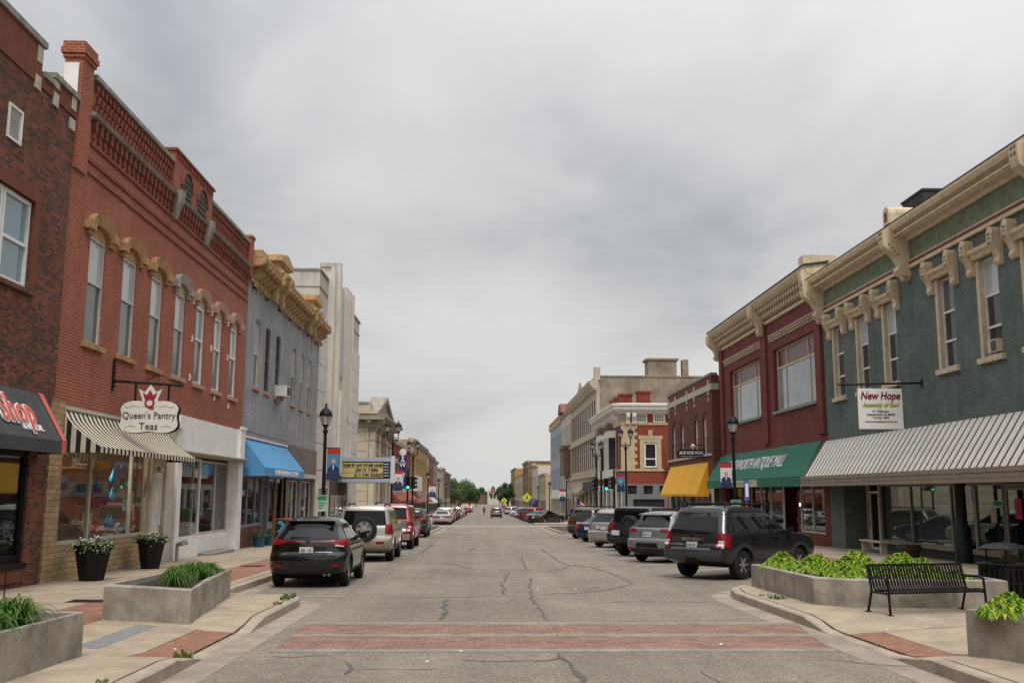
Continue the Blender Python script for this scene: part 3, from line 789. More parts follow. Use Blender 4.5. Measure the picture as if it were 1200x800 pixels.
for a in ((19.25, 19.31), (19.8, 19.86)): m.box(-.12, .03, *a, 8.95, 9.68)
m.box(-.12, .03, 19.31, 19.8, 8.95, 9.0); m.box(-.12, .03, 19.31, 19.8, 9.63, 9.68)
lv = m.build('louvre_vent', white_trim, bA)
for i in range(11):
    z = 9.02 + .056 * i; m = MB(FL); m.hexa([(-.11, 19.31, z + .025), (-.0, 19.31, z), (-.0, 19.8, z), (-.11, 19.8, z + .025), (-.11, 19.31, z + .037), (-.0, 19.31, z + .012), (-.0, 19.8, z + .012), (-.11, 19.8, z + .037)])
    m.build('slat', white_trim, lv)
bx(FL, (-.2, -.19, 19.25, 19.86, 8.95, 9.68), pane_dark, 'vent_back', lv)
body(bA, FL, 6, 22.4, 10.6, brA, zs=3.0)
m = MB(FL); wall(m, 6, 22.4, -.6, 3.0, [(14.5, 21.42, .38, 2.75), (9.2, 13.8, .38, 2.75)]); ends(m, 6, 22.25, -.6, 3.0); m.build('shop_wall', brA, bA)
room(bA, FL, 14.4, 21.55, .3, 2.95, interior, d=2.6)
shop(bA, FL, [14.55, 16.9, 19.2, 21.36], .4, 2.73, black, f=.14, n=-.06)
bx(FL, (-.05, .06, 14.4, 21.5, .27, .378), black, 'sill', bA)
bx(FL, (.0, .035, 14.5, 21.3, .0, .268), brAs, 'bulkhead', bA)
charcoal = M('charcoal_canvas', (.055, .057, .062), rough=.75, var=.2, scale=2, bump=.2, bscale=90)
coral = M('coral_stripe', (.62, .13, .10), rough=.7, var=.05)
aw = awning(bA, FL, 12.0, 21.78, 3.96, 2.93, .62, .27, charcoal)
dirA = Vector((.6, 0, -1.03)).normalized()
m = MB(FL); k = .008
m.hexa([(.02 + k, 21.5, 3.96 + k), (.62 + k, 21.5, 2.93 + k), (.62 + k, 21.7, 2.93 + k), (.02 + k, 21.7, 3.96 + k), (.02 + 2 * k, 21.5, 3.96 + 1.6 * k), (.62 + 2 * k, 21.5, 2.93 + 1.6 * k), (.62 + 2 * k, 21.7, 2.93 + 1.6 * k), (.02 + 2 * k, 21.7, 3.96 + 1.6 * k)])
m.box(.621, .629, 21.5, 21.7, 2.66, 2.935); m.build('stripe', coral, aw)
white_l = M('white_lettering', (.8, .8, .8), rough=.6, var=0)
upA = -dirA
text('Shop', .92, (XL + .335, 19.86, 3.47), (0, 1, 0), upA, white_l, aw, shear=.2, ext=.01, sx=.8, bold=.04)
text('Shop', .92, (XL + .350, 19.86, 3.478), (0, 1, 0), upA, coral, aw, shear=.2, ext=.012, sx=.8, bold=.008)
text('& MUSICAL', .2, (XL + .505, 20.35, 3.15), (0, 1, 0), upA, white_l, aw, ext=.01, sx=.9, bold=.006)
# shop display: yellow lampshade and pink garment
yel = M('yellow_cloth', (.62, .38, .02), rough=.8); pink = M('pink_cloth', (.55, .22, .30), rough=.85, var=.3, scale=12)
t = thing('hanging_lampshade', (XL - .9, 20.35, 1.9), 'yellow cone lampshade hanging inside the left shop window', 'lampshade')
MB().lathe((XL - .9, 20.35, 1.9), [(.42, 0), (.15, .68), (.05, .7)], 20).build('shade', yel, t); MB().tube((XL - .9, 20.35, 2.58), (XL - .9, 20.35, 2.94), .012).build('cord', black, t)
t = thing('mannequin', (XL - .8, 20.1, .3), 'mannequin in a pink dress behind the left shop window', 'mannequin')
MB().lathe((XL - .8, 20.1, .3), [(.18, 0), (.02, .03), (.02, .45)], 12).build('stand', black, t)
MB().lathe((XL - .8, 20.1, .6), [(.30, 0), (.24, .3), (.13, .62), (.17, .95), (.15, 1.05), (.05, 1.1), (.05, 1.16)], 14).build('dress', pink, t, smooth=50)

# ---- B: red brick block with arched hoods
brB = BR('red_brick', (.37, .080, .042), (.265, .058, .034), (.37, .205, .145), ms=.0125, var=.16, big=.7)
brBd = BR('red_brick_trim', (.27, .066, .042), (.205, .055, .037), (.20, .11, .085), ms=.01, var=.2)
ochre_st = M('ochre_stone', (.40, .235, .10), rough=.7, var=.3, scale=4, streak=.35)
grey_st = M('grey_hood_stone', (.33, .29, .265), rough=.75, var=.2, scale=4, streak=.25)
pink_st = M('pinkish_hood_stone', (.42, .26, .195), rough=.75, var=.2, scale=4, streak=.2)
bB = thing('brick_building', (XL - 6, 31, gz(31) + .1), 'red brick block with seven arched window hoods and hanging tea shop sign', 'building')
U0, DU, WW = 23.74, 2.265, 1.06
wops = [(U0 + DU * i, U0 + DU * i + WW, 5.45, 8.42) for i in range(7)]
m = MB(FL); wall(m, 22.4, 39.7, 3.78, 11.9, wops); ends(m, 22.4, 39.7, 3.78, 11.9); m.build('wall', brB, bB)
body(bB, FL, 22.4, 39.7, 11.6, brB, zs=3.8)
vin = M('aged_sash', (.55, .52, .47), rough=.6, var=.1)
def hood(u0, u1, z, mat, par):
    m = MB(FL)
    o = arcpts(u0 - .24, u1 + .24, z + .10, .34, 14); i = arcpts(u0 - .06, u1 + .06, z - .12, .27, 14)
    for k in range(14):
        for nn, a, c in ((.13, o, i),):
            m.hexa([(-.05, *i[k]), (nn * .7, *i[k]), (nn * .7, *i[k + 1]), (-.05, *i[k + 1]), (-.05, *o[k]), (nn * 1.3, *o[k]), (nn * 1.3, *o[k + 1]), (-.05, *o[k + 1])])
    m.box(-.02, .17, u0 - .42, u0 - .06, z - .10, z + .10); m.box(-.02, .17, u1 + .06, u1 + .42, z - .10, z + .10); m.box(-.02, .10, u0 - .3, u0 - .07, z - .22, z - .10); m.box(-.02, .10, u1 + .07, u1 + .3, z - .22, z - .10)
    return m.build('hood', mat, par)
for i, (a, c, z0, z1) in enumerate(wops):
    w = window(bB, FL, a, c, z0, 8.12, vin if i < 4 else white_trim, pane_blind if i != 4 else pane_blue, pane_grey, f=.06 if i < 4 else .09, n=-.05, rail=.57)
    bx(FL, (-.14, -.03, a + .003, c - .003, 8.12, 8.417), ochre_st if i < 3 else M('tan_panel', (.42, .33, .2)), 'arch_panel', w)
    hood(a, c, 8.28, ochre_st if i < 3 else grey_st if i == 3 else pink_st, w)
    bx(FL, (-.12, .1, a - .12, c + .12, 5.32, 5.45), ochre_st if i < 3 else pink_st, 'sill', w)
# parapet: stone ledge over corbels, openwork brick courses, coping
m = MB(FL)
u = 23.35
while u < 39.5:
    m.box(.0, .10, u, u + .17, 10.62, 10.9); m.box(.0, .06, u + .02, u + .15, 10.42, 10.62); u += .34
c = m.build('corbel_table', brBd, bB); c['kind'] = 'stuff'
m = MB(FL); m.box(0, .05, 23.3, 39.65, 10.24, 10.33); m.box(0, .045, 22.7, 39.6, 9.82, 9.9); m.box(0, .045, 22.7, 39.6, 9.52, 9.58)
m.build('brick_string_course', brBd, bB)
m = MB(FL); m.prism([(0, 10.9), (.16, 10.93), (.2, 11.0), (.05, 11.05), (0, 11.05)], 'y', 23.1, 39.75)
m.build('ledge', stone, bB)
m = MB(FL); u = 23.35
while u < 39.5:
    if not 29.2 < u < 33.5:
        m.box(0, .07, u, u + .12, 11.12, 11.3); m.box(0, .07, u + .13, u + .25, 11.38, 11.55); m.box(0, .09, u, u + .12, 11.64, 11.8)
    u += .26
c = m.build('parapet_openwork', brBd, bB); c['kind'] = 'stuff'
bx(FL, (-.36, .12, 23.2, 29.35, 11.9, 12.02), stone, 'coping', bB); bx(FL, (-.36, .12, 33.55, 39.4, 11.9, 12.02), stone, 'coping', bB)
m = MB(FL); m.box(-.38, .15, 39.3, 39.82, 10.6, 12.15); m.box(-.42, .2, 39.25, 39.86, 12.15, 12.25); m.build('end_pier', brB, bB)
# corner chimney
ch = MB(FL); ch.box(-.36, .07, 22.42, 23.1, 9.4, 12.1); ch.box(-.40, .11, 22.38, 23.14, 12.1, 12.2); ch.box(-.44, .15, 22.34, 23.18, 12.2, 12.34); ch.box(-.41, .12, 22.37, 23.15, 12.34, 12.5)
ch = ch.build('chimney', brB, bB); bx(FL, (-.34, -.0, 22.37, 22.415, 11.15, 11.95), white_paint, 'whitewashed_patch', ch)
# middle pediment with arched vents
pd = MB(FL); wall(pd, 29.35, 33.55, 11.06, 12.28, [(30.15, 30.95, 11.06, 11.35), (31.85, 32.65, 11.06, 11.35)], n=.14, jamb=False); ends(pd, 29.35, 33.55, 11.06, 12.28, n=.14, d=.5)
pd = pd.build('pediment', brB, bB)
m = MB(FL); m.box(-.4, .2, 29.28, 33.62, 12.28, 12.36); m.build('coping', brBd, pd)
m = MB(FL)
for i in range(15): m.box(.14, .19, 29.5 + .27 * i, 29.62 + .27 * i, 12.08, 12.22)
m.build('dentils', brBd, pd)
for a in (30.05, 31.75):
    m = MB(FL); P = [(a, 11.07)] + arcpts(a, a + 1.0, 11.4, .5, 10) + [(a + 1.0, 11.07)]
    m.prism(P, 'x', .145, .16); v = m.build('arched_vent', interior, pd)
    o = arcpts(a - .12, a + 1.12, 11.4, .62, 10); ii = arcpts(a, a + 1.0, 11.4, .5, 10); m = MB(FL)
    for k in range(10): m.hexa([(.14, *ii[k]), (.22, *ii[k]), (.22, *ii[k + 1]), (.14, *ii[k + 1]), (.14, *o[k]), (.22, *o[k]), (.22, *o[k + 1]), (.14, *o[k + 1])])
    m.build('arch_ring', brBd, v)
    for q in range(4): bx(FL, (.16, .19, a + .1, a + .9, 11.1 + .18 * q, 11.16 + .18 * q), M('vent_dark_stone_slat', (.09, .07, .06)), 'slat', v)  # slats of dark stone across the vent
for a in (29.75, 33.2):
    m = MB(FL); m.prism([(0, 10.2), (.12, 10.25), (.2, 10.5), (.3, 10.75), (.34, 11.1), (0, 11.12)], 'y', a - .16, a + .16); m.build('bracket', stone, bB)
def star(par, u, z, r=.13):
    m = MB(FL); P = []
    for k in range(10):
        q = r if k % 2 == 0 else r * .42; P.append((u + q * math.sin(PI * k / 5), z + q * math.cos(PI * k / 5)))
    m.prism(P, 'x', .004, .035); m.build('star', white_trim, par)
for u, z in ((32.42, 8.14), (34.62, 8.14), (36.86, 8.13), (32.4, 6.87), (34.7, 6.88), (36.95, 6.87), (32.36, 5.58), (35.4, 5.2), (37.4, 5.1)): star(bB, u, z)
# tea shop front
tan_st = BR('tan_stone_veneer', (.48, .335, .19), (.37, .25, .135), (.27, .18, .10), bw=.34, bh=.13, ms=.012, var=.25, big=2)
m = MB(FL); m.box(-.3, .05, 22.25, 22.95, -.5, 3.9); m.build('stone_pier', tan_st, bB)
m = MB(FL); m.box(-.35, .03, 22.96, 29.3, -.5, .62); m.build('bulkhead', tan_st, bB)
room(bB, FL, 22.97, 31.3, .0, 3.78, interior_l, d=3.0)
cream_f = M('cream_frame', (.50, .46, .39), rough=.55, var=.1)
shop(bB, FL, [23.0, 25.05, 27.95, 29.25], .63, 3.3, cream_f, f=.09, n=-.1)
m = MB(FL); m.box(-.34, .02, 22.95, 31.4, 3.3, 3.78); m.build('fascia', cream_f, bB)
m = MB(FL); m.box(-.25, .0, 29.3, 29.5, -.5, 3.3); m.box(-.25, 0, 30.6, 31.38, -.5, 3.3); m.box(-.22, -.06, 29.5, 30.6, 2.45, 2.6); m.build('door_surround', cream_f, bB)
door(bB, FL, 29.52, 30.58, -.32, 2.44, white_trim, M('door_panel', (.6, .58, .53)), n=-.1, f=.14)
bx(FL, (-.13, -.12, 29.5, 30.6, 2.62, 3.3), glass, 'transom_pane', bB)
text('411', .18, (XL - .05, 30.05, 2.53), (0, 1, 0), (0, 0, 1), black, bB, ext=.004)
stripe = STR('striped_canvas', (.66, .60, .46), (.018, .018, .018), .27, 1, .55)
aw = awning(bB, FL, 22.93, 30.45, 3.72, 2.88, .92, .13, stripe, curve=.55, nseg=8, side=STR('striped_canvas_side', (.50, .46, .38), (.02, .02, .02), .23, 0, .5))
m = MB(FL); m.box(0, .06, 22.9, 30.5, 3.74, 3.82); m.build('head_bar', cream_f, aw)
# white half of the ground floor
m = MB(FL); m.box(-.32, .03, 31.4, 39.7, 3.1, 4.3); m.build('sign_board', white_paint, bB)
bx(FL, (-.3, .09, 31.42, 31.85, -.6, 3.1), white_paint, 'pilaster', bB); bx(FL, (-.3, .12, 39.05, 39.72, -.6, 3.1), white_paint, 'pilaster', bB); bx(FL, (-.1, .16, 39.02, 39.74, 3.1, 4.32), white_paint, 'pilaster_head', bB)
m = MB(FL); m.prism([(.03, 3.02), (.32, 3.08), (.34, 3.14), (.03, 3.22)], 'y', 31.4, 39.8); m.build('moulding', M('weathered_moulding', (.33, .3, .26), var=.2), bB)
bx(FL, (.1, .2, 39.0, 39.76, 4.3, 4.42), white_paint, 'pilaster_cap', bB); bx(FL, (-.02, .18, 31.2, 31.75, 3.85, 4.2), white_paint, 'pilaster_cap', bB)
shop(bB, FL, [31.9, 34.35], .36, 2.98, white_trim, f=.07, n=-.02)
shop(bB, FL, [34.45, 37.25, 39.0], .38, 2.98, cream_f, f=.08, n=-.28)
room(bB, FL, 31.5, 39.6, -.3, 3.1, interior, d=3.0, n0=-.38)
bx(FL, (-.35, .0, 31.86, 34.4, -.6, .35), white_paint, 'bulkhead', bB)
bd = bx(FL, (-.5, -.2, 34.42, 39.04, -.6, .37), white_paint, 'bulkhead', bB)
for i in range(28): bx(FL, (-.2, -.18, 34.46 + .163 * i, 34.46 + .163 * i + .14, -.36, .34), white_paint, 'bead_board', bd)
bx(FL, (-.19, .45, 34.6, 37.6, -.5, -.22), stone, 'step', bB)
bx(FL, (-.42, -.4, 34.75, 36.7, 2.35, 2.85), M('pale_blue_sign', (.42, .52, .62), rough=.6), 'window_sign', bB)
# wrought bracket and tea shop sign
t = thing('hanging_sign', (XL, 25.75, 5.0), 'white scalloped hanging sign reading Queen\'s Pantry Teas with a red crown', 'sign')
bk = MB(); bk.box(XL, XL + .04, 25.71, 25.79, 4.45, 5.3); bk.tube((XL, 25.75, 4.72), (XL + 1.85, 25.75, 4.6), .035)
for i in range(9): bk.box(XL + .04, XL + .09, 25.72, 25.78, 4.55 + .09 * i, 4.59 + .09 * i)
bk.path([(XL + .9, 25.75, 4.72), (XL + 1.1, 25.75, 4.86), (XL + 1.35, 25.75, 4.85), (XL + 1.5, 25.75, 4.7)], .012)
bk.tube((XL + .62, 25.75, 4.68), (XL + .62, 25.75, 4.0), .03); bk.tube((XL + 1.48, 25.75, 4.63), (XL + 1.48, 25.75, 4.0), .03); bk.build('bracket', black, t)
sx0, sz0 = -8.68, 3.78
P = []
for ang in range(0, 360, 6):
    a = RD(ang); cx, sz = math.cos(a), math.sin(a)
    r = 1 / ((abs(cx) ** 4 + abs(sz) ** 4) ** .25)
    P.append((sx0 + .74 * cx * r * (1 + .05 * math.cos(4 * a + PI) * 1.0), sz0 + .40 * sz * r * (1 + .06 * math.cos(6 * a))))
m = MB(); m.prism(P, 'y', 25.70, 25.75); pl = m.build('board', M('sign_white', (.72, .70, .68), rough=.45, var=.04), t)
m = MB(); m.prism([(sx0 + (p[0] - sx0) * 1.02 + .03, sz0 + (p[1] - sz0) * 1.02 - .01) for p in P], 'y', 25.751, 25.79); m.build('backing', black, t)
m = MB(); m.prism([(sx0 - .2, 4.05), (sx0 + .2, 4.05), (sx0 + .2, 4.25), (sx0 + .3, 4.5), (sx0 + .14, 4.42), (sx0, 4.62), (sx0 - .14, 4.42), (sx0 - .3, 4.5), (sx0 - .2, 4.25)], 'y', 25.69, 25.74)
m.build('crown_board', MATS['sign_white'], t)
crim = M('crimson_print', (.30, .02, .03), rough=.6, var=0); ink = M('dark_ink', (.05, .05, .06), rough=.6, var=0); sgrey = M('silver_print', (.5, .5, .5), rough=.6, var=0)
rx, uz = (1, 0, 0), (0, 0, 1)
text("Queen's Pantry", .245, (sx0, 25.69, 3.81), rx, uz, ink, t, ext=.004, sx=.9)
text("Teas", .26, (sx0, 25.69, 3.53), rx, uz, ink, t, ext=.004)
text("Q", .34, (sx0, 25.68, 4.13), rx, uz, crim, t, ext=.004, bold=.008)
m = MB(); m.prism([(sx0 - .13, 4.24), (sx0 + .13, 4.24), (sx0 + .19, 4.42), (sx0 + .08, 4.34), (sx0, 4.48), (sx0 - .08, 4.34), (sx0 - .19, 4.42)], 'y', 25.678, 25.688); m.build('crown', crim, t)
for s in (-1, 1):
    m = MB(); m.path([(sx0 + s * .25, 25.694, 4.04), (sx0 + s * .42, 25.694, 4.08), (sx0 + s * .55, 25.694, 4.02), (sx0 + s * .64, 25.694, 4.06)], .008, 4)
    m.path([(sx0 + s * .32, 25.694, 3.53), (sx0 + s * .45, 25.694, 3.56), (sx0 + s * .6, 25.694, 3.52)], .008, 4); m.build('flourish', sgrey, t)
# things in the tea shop window
aqua = M('aqua_paper', (.03, .26, .50), rough=.7, var=.05); purp = M('purple_cloth', (.12, .02, .09), rough=.8)
def umbrella(c, r, mat, tilt, label, h=.35):
    o = MB().lathe((0, 0, 0), [(.01, h), (r * .45, h * .8), (r * .8, h * .4), (r, 0), (r * .98, -.01), (.02, h - .03)], 8).build('display_umbrella', mat); o.location = c; o.rotation_euler = tilt
    tag(o, label, 'umbrella')
umbrella((XL - .8, 26.0, 2.35), .85, yel, (.1, -.2, 0), 'yellow open umbrella hanging in the tea shop window')
umbrella((XL - .55, 26.2, 1.75), .5, purp, (.5, .5, 0), 'purple open umbrella hanging in the tea shop window')
for iq, (u, z) in enumerate(((25.35, 1.2), (26.1, 1.95), (25.3, 1.85), (27.2, 1.65), (27.0, .95), (27.25, .93), (27.2, 2.15), (28.4, .75), (28.5, 2.0))):
    o = MB().lathe((XL - .35, u, z), [(.0, .36), (.03, .26), (.085, .12), (.1, .04), (.07, -.02), (.01, -.05)], 10).build('paper_raindrop', aqua, smooth=60)
    tag(o, ['lowest left', 'upper middle', 'upper left', 'middle right', 'lower right of a pair', 'lower far right of a pair', 'topmost right', 'lowest right', 'high right'][iq] + ' blue paper raindrop hanging in the tea shop window', 'raindrop', 'blue raindrops in the tea shop window')
fl = [M('pink_petals', (.55, .12, .22)), M('red_petals', (.45, .03, .04)), M('pale_petals', (.6, .55, .55)), M('orange_pot', (.5, .13, .03))]
for i in range(9):
    u = 25.4 + .34 * i; o = MB()
    for k in range(14): o.lathe((XL - .55 + rnd.uniform(-.14, .14), u + rnd.uniform(-.14, .14), .68 + rnd.uniform(.02, .3)), [(.02, -.03), (.06, 0), (.02, .04)], 6)
    tag(o.build('flower_bunch', fl[i % 3]), ORD[i] + ' bunch of flowers from the left on the tea shop window sill', 'flowers', 'flower bunches in the tea shop window')
o = MB().box(XL - .3, XL - .28, 25.15, 25.75, .9, 1.35).build('window_card', M('cream_card', (.55, .5, .38))); tag(o, 'cream notice card propped in the tea shop window', 'card')
lampm = M('lit_bulb', (1, .82, .55), emit=9, var=0)
t = thing('pendant_lamp', (XL - .9, 26.9, 2.62), 'small lit pendant bulb glowing in the tea shop window', 'lamp')
MB().lathe((XL - .9, 26.9, 2.62), [(.02, -.06), (.06, 0), (.05, .06), (.02, .1)], 10).build('bulb', lampm, t); MB().tube((XL - .9, 26.9, 2.72), (XL - .9, 26.9, 3.7), .01).build('cord', black, t)
ll = bpy.data.lights.new('bulb_light', 'POINT'); ll.energy = 55; ll.color = (1, .8, .58); ll.shadow_soft_size = .08
lo = bpy.data.objects.new('bulb_light', ll); COL.objects.link(lo); lo.parent = t; lo.location = (0, 0, -.15)
# black tapered flower pots on the pavement
def pot(x, y, h, r, mat, label, group, flowers=True, fm=None):
    z = hs(x, y); t = thing('flower_pot', (x, y, z), label, 'flower pot', group)
    if flowers: MB().lathe((x, y, z), [(r * .62, 0), (r * .66, .02), (r * .97, h * .86), (r * 1.04, h * .87), (r * 1.04, h), (r * .9, h), (r * .85, h * .9)], 4 if flowers == 4 else 8).build('pot', mat, t)
    else: MB().lathe((x, y, z), [(r * .75, 0), (r, h), (r * .88, h), (r * .8, h * .9)], 16).build('pot', mat, t)
    m = MB(); m2 = MB()
    for k in range(150 if flowers else 40):
        a = rnd.uniform(0, 2 * PI); q = math.sqrt(rnd.random()) * r * 1.12; zz2 = z + h + rnd.uniform(-.05, .14) - .12 * (q / r) ** 3
        leaf(m, (x + q * math.cos(a), y + q * math.sin(a), zz2), a + rnd.uniform(-1, 1), .13, .05, .028, .06, n=3)
        if k % 2 == 0: m2.lathe((x + q * math.cos(a), y + q * math.sin(a), zz2 + .06), [(.004, -.01), (.026, 0), (.004, .012)], 5)
    m.build('leaves', weed_m, t, recalc=False); m2.build('blossoms', fm or flower_w, t)
pot(-8.92, 23.2, .80, .43, black, 'black tapered pot of white flowers nearest the camera, outside the tea shop', 'black flower pots outside the tea shop')
pot(-9.02, 27.5, .80, .38, black, 'black tapered pot of white flowers beside the tea shop door', 'black flower pots outside the tea shop')
teal = M('teal_glaze', (.006, .06, .10), rough=.3, var=.1, spec=.6); yf = M('yellow_petals', (.6, .42, .02))
pot(-9.25, 41.6, .55, .27, teal, 'teal pot with yellow flowers, nearer of the two by the blue awning', 'teal pots by the blue awning', flowers=0, fm=yf)
pot(-9.3, 43.5, .55, .27, teal, 'teal pot with yellow flowers beside the chalkboard', 'teal pots by the blue awning', flowers=0, fm=yf)
# twin hose connection on the white shopfront
t = thing('standpipe_connection', (-9.35, 30.9, hs(-9.35, 30.9)), 'grey twin fire hose connection on a short pipe by the white shopfront', 'standpipe')
m = MB(); z = hs(-9.35, 30.9); m.tube((-9.35, 30.9, z), (-9.35, 30.9, z + .5), .05); m.build('pipe', steel, t)
for s in (-.18, .18): MB().tube((-9.35, 30.9, z + .5), (-9.1, 30.9 + s, z + .58), .06, 10, .08).build('inlet', steel, t)

# ---- C: grey painted brick with ochre cornice
brC = BR('grey_painted_brick', (.43, .43, .44), (.36, .36, .375), (.22, .22, .23), ms=.011, var=.24, big=.8, streak=.3, bump=1.0)
ochre = M('ochre_cornice', (.46, .30, .145), rough=.6, var=.22, scale=3, streak=.35)
bC = thing('brick_building', (XL - 6, 48.5, gz(48) + .1), 'grey painted brick building with ochre bracketed cornice and blue awning', 'building')
cu = [41.25, 43.3, 45.55, 49.4, 51.75, 54.05]; cops = [(u, u + 1.0, 6.25, 9.12) for u in cu]
m = MB(FL); wall(m, 39.82, 57.2, 2.9, 10.6, cops + [(40.0, 48.9, 2.9, 4.35)]); ends(m, 39.82, 57.2, 2.9, 10.6); m.build('wall', brC, bC)
body(bC, FL, 39.82, 57.2, 11.0, brC, zs=3.0)
dsash = M('dark_taupe_sash', (.14, .12, .095), rough=.6)
for i, u in enumerate(cu):
    w = window(bC, FL, u, u + 1.0, 6.25, 9.12, dsash if i in (1, 2) else vin, pane_blind if i not in (1, 2) else pane_dark, pane_grey if i not in (1, 2) else pane_dark, n=-.06, rail=.5)
    bx(FL, (-.1, .1, u - .1, u + 1.1, 6.12, 6.25), pink_st, 'sill', w)
ac = thing('air_conditioner', (XL + .02, 45.9, 6.22), 'white window air conditioner hanging from a grey brick wall', 'air conditioner')
MB(FL).box(-.1, .55, 45.62, 46.5, 6.28, 6.78).build('case', white_trim, ac)
for i in range(6): MB(FL).box(.551, .565, 45.68 + .13 * i, 45.76 + .13 * i, 6.33, 6.73).build('grille_bar', M('ac_dark', (.08, .08, .08)), ac)
m = MB(FL); m.prism([(0, 5.85), (.3, 6.15), (.3, 6.27), (0, 6.27)], 'y', 45.75, 46.3); m.build('bracket', stone, ac)
co = MB(FL); co.box(-.1, .1, 39.8, 57.3, 10.5, 10.62); co.box(-.3, .07, 39.8, 57.3, 10.62, 11.1)
co.prism([(.0, 11.1), (.45, 11.12), (.62, 11.22), (.70, 11.36), (.70, 11.44), (-.3, 11.5), (-.3, 11.1)], 'y', 39.8, 57.3)
co = co.build('cornice', ochre, bC)
def cbr(u, w, par, s=1.0):
    m = MB(FL); m.prism([(.07, 10.35), (.16, 10.3), (.24, 10.42), (.2, 10.55), (.13, 10.62), (.24, 10.7), (.40, 10.76), (.50, 10.86), (.46, 10.95), (.38, 11.0), (.58, 11.03), (.72, 11.1), (.74, 11.2), (.07, 11.2)], 'y', u, u + w); return m.build('bracket', ochre, par)
b0 = cbr(40.3, .34, co)
for k in range(22):
    u = 41.05 + .75 * k
    if not (42.6 < u < 45.0 or 51.5 < u < 53.9): clone(b0, (0, u - 40.3, 0), co)
for a, c in ((42.9, 44.9), (51.8, 53.6)):
    m = MB(FL); m.box(-.3, .5, a + .1, c - .1, 11.2, 12.0); m.box(-.3, .32, a + .1, c - .1, 10.62, 11.2); o = m.build('crest', ochre, co)
    m = MB(FL); m.prism([(-.3, 11.5), (.75, 11.5), (.8, 11.6), (.62, 11.72), (.55, 11.85), (.66, 12.0), (-.3, 12.05)], 'y', a, c); m.build('crest_neck', ochre, o)
    Q = [(a - .3, 12.0)] + [(a - .3 + (c - a + .6) * t, 12.16 + .32 * math.sin(PI * t) + (.10 if t in (.0, 1.0) else 0)) for t in (0, .12, .25, .4, .5, .6, .75, .88, 1.0)] + [(c + .3, 12.0)]
    m = MB(FL); m.prism(Q, 'x', -.3, .74); m.build('crest_cap', ochre, o)
    m = MB(FL); m.prism([(p[0] * .8 + (a + c) * .1, 12.0 - (p[1] - 12.0) * .25) for p in Q], 'x', -.2, .68); m.build('crest_moulding', ochre, o)
    for q in (a + .1, c - .5): m = MB(FL); m.prism([(.3, 10.3), (.45, 10.25), (.5, 10.45), (.42, 10.6), (.52, 10.8), (.8, 11.0), (.78, 11.2), (.9, 11.35), (.9, 11.5), (.3, 11.5)], 'y', q, q + .4); m.build('bracket', ochre, o)
m = MB(FL); m.box(-.4, .5, 39.85, 41.0, 11.5, 11.78); m.build('end_block', ochre, co)
m = MB(FL); m.box(-1.5, .1, 43.0, 44.5, 12.0, 12.1); m.build('roof_hatch', black, bC)
for i in range(7): bx(FL, (0, .09, 40.6 + 2.55 * i, 40.72 + 2.55 * i, 10.28, 10.4), black, 'anchor', bC)
# shops of C
lilac = M('lilac_frame', (.25, .24, .30), rough=.55, var=.08)
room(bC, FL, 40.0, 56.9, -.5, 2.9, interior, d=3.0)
m = MB(FL); m.box(-.3, .02, 40.0, 48.9, 2.6, 2.88); m.build('fascia', lilac, bC)
m = MB(FL); m.box(-.25, -.02, 40.02, 48.88, 2.9, 4.34); m.build('transom_board', lilac, bC)
m = MB(FL); m.box(-.3, .04, 39.84, 41.6, -.8, .42); m.box(-.3, .03, 41.6, 44.0, -.8, .41); m.build('bulkhead', brA, bC)
shop(bC, FL, [40.05, 41.6, 43.0, 44.2], .43, 2.6, lilac, f=.12, n=-.1)
door(bC, FL, 44.3, 45.3, -.42, 2.0, lilac, n=-.3)
m = MB(FL); m.box(-.35, -.05, 44.22, 44.3, -.5, 2.6); m.box(-.35, -.05, 45.32, 45.5, -.5, 2.6); m.box(-.3, -.2, 44.3, 45.32, 2.02, 2.6); m.build('door_surround', lilac, bC)
shop(bC, FL, [45.55, 47.2, 48.9], -.1, 2.6, pink_st, f=.09, n=-.1); m = MB(FL); m.box(-.3, .0, 45.5, 48.9, -.8, -.1); m.build('bulkhead', lilac, bC)
brst = M('brown_stained_stone', (.17, .145, .135), rough=.9, var=.25, scale=1.5, streak=.3, bump=.3, bscale=20)
m = MB(FL); wall(m, 49.0, 57.2, -.9, 2.9, [(49.8, 52.6, 0.0, 2.5), (53.2, 56.5, -.2, 2.5)], n=.01); m.build('lower_wall', brst, bC)
m = MB(FL); m.box(0, .09, 49.0, 57.2, 2.85, 4.2); m.build('upper_panel', brst, bC)
m = MB(FL); m.box(0, .22, 48.95, 57.25, 2.62, 2.84); m.build('moulding', cream_f, bC)
shop(bC, FL, [49.85, 51.2, 52.55], .02, 2.48, vin, n=-.1); shop(bC, FL, [53.25, 55, 56.45], -.18, 2.48, vin, n=-.1)
blue = M('blue_canvas', (.085, .285, .54), rough=.75, var=.07, scale=1.5, bump=.1, bscale=90)
aw = awning(bC, FL, 40.02, 48.75, 4.02, 2.86, .93, .34, blue)
m = MB(FL); m.box(0, .08, 39.95, 48.85, 4.06, 4.14); m.build('head_bar', white_trim, aw)
text('PLAIN DARLIN & CO SHOP', .30, (XL + .94, 44.6, 2.68), (0, 1, 0), uz, white_l, aw, ext=.006, sx=1.45, bold=.008)
t = thing('sandwich_board', (-8.9, 44.6, hs(-8.9, 44.6)), 'chalkboard sandwich board with blue chalk drawing by the blue awning shop', 'sandwich board')
z = hs(-8.9, 44.6); wood = M('orange_wood', (.30, .12, .04), rough=.6)
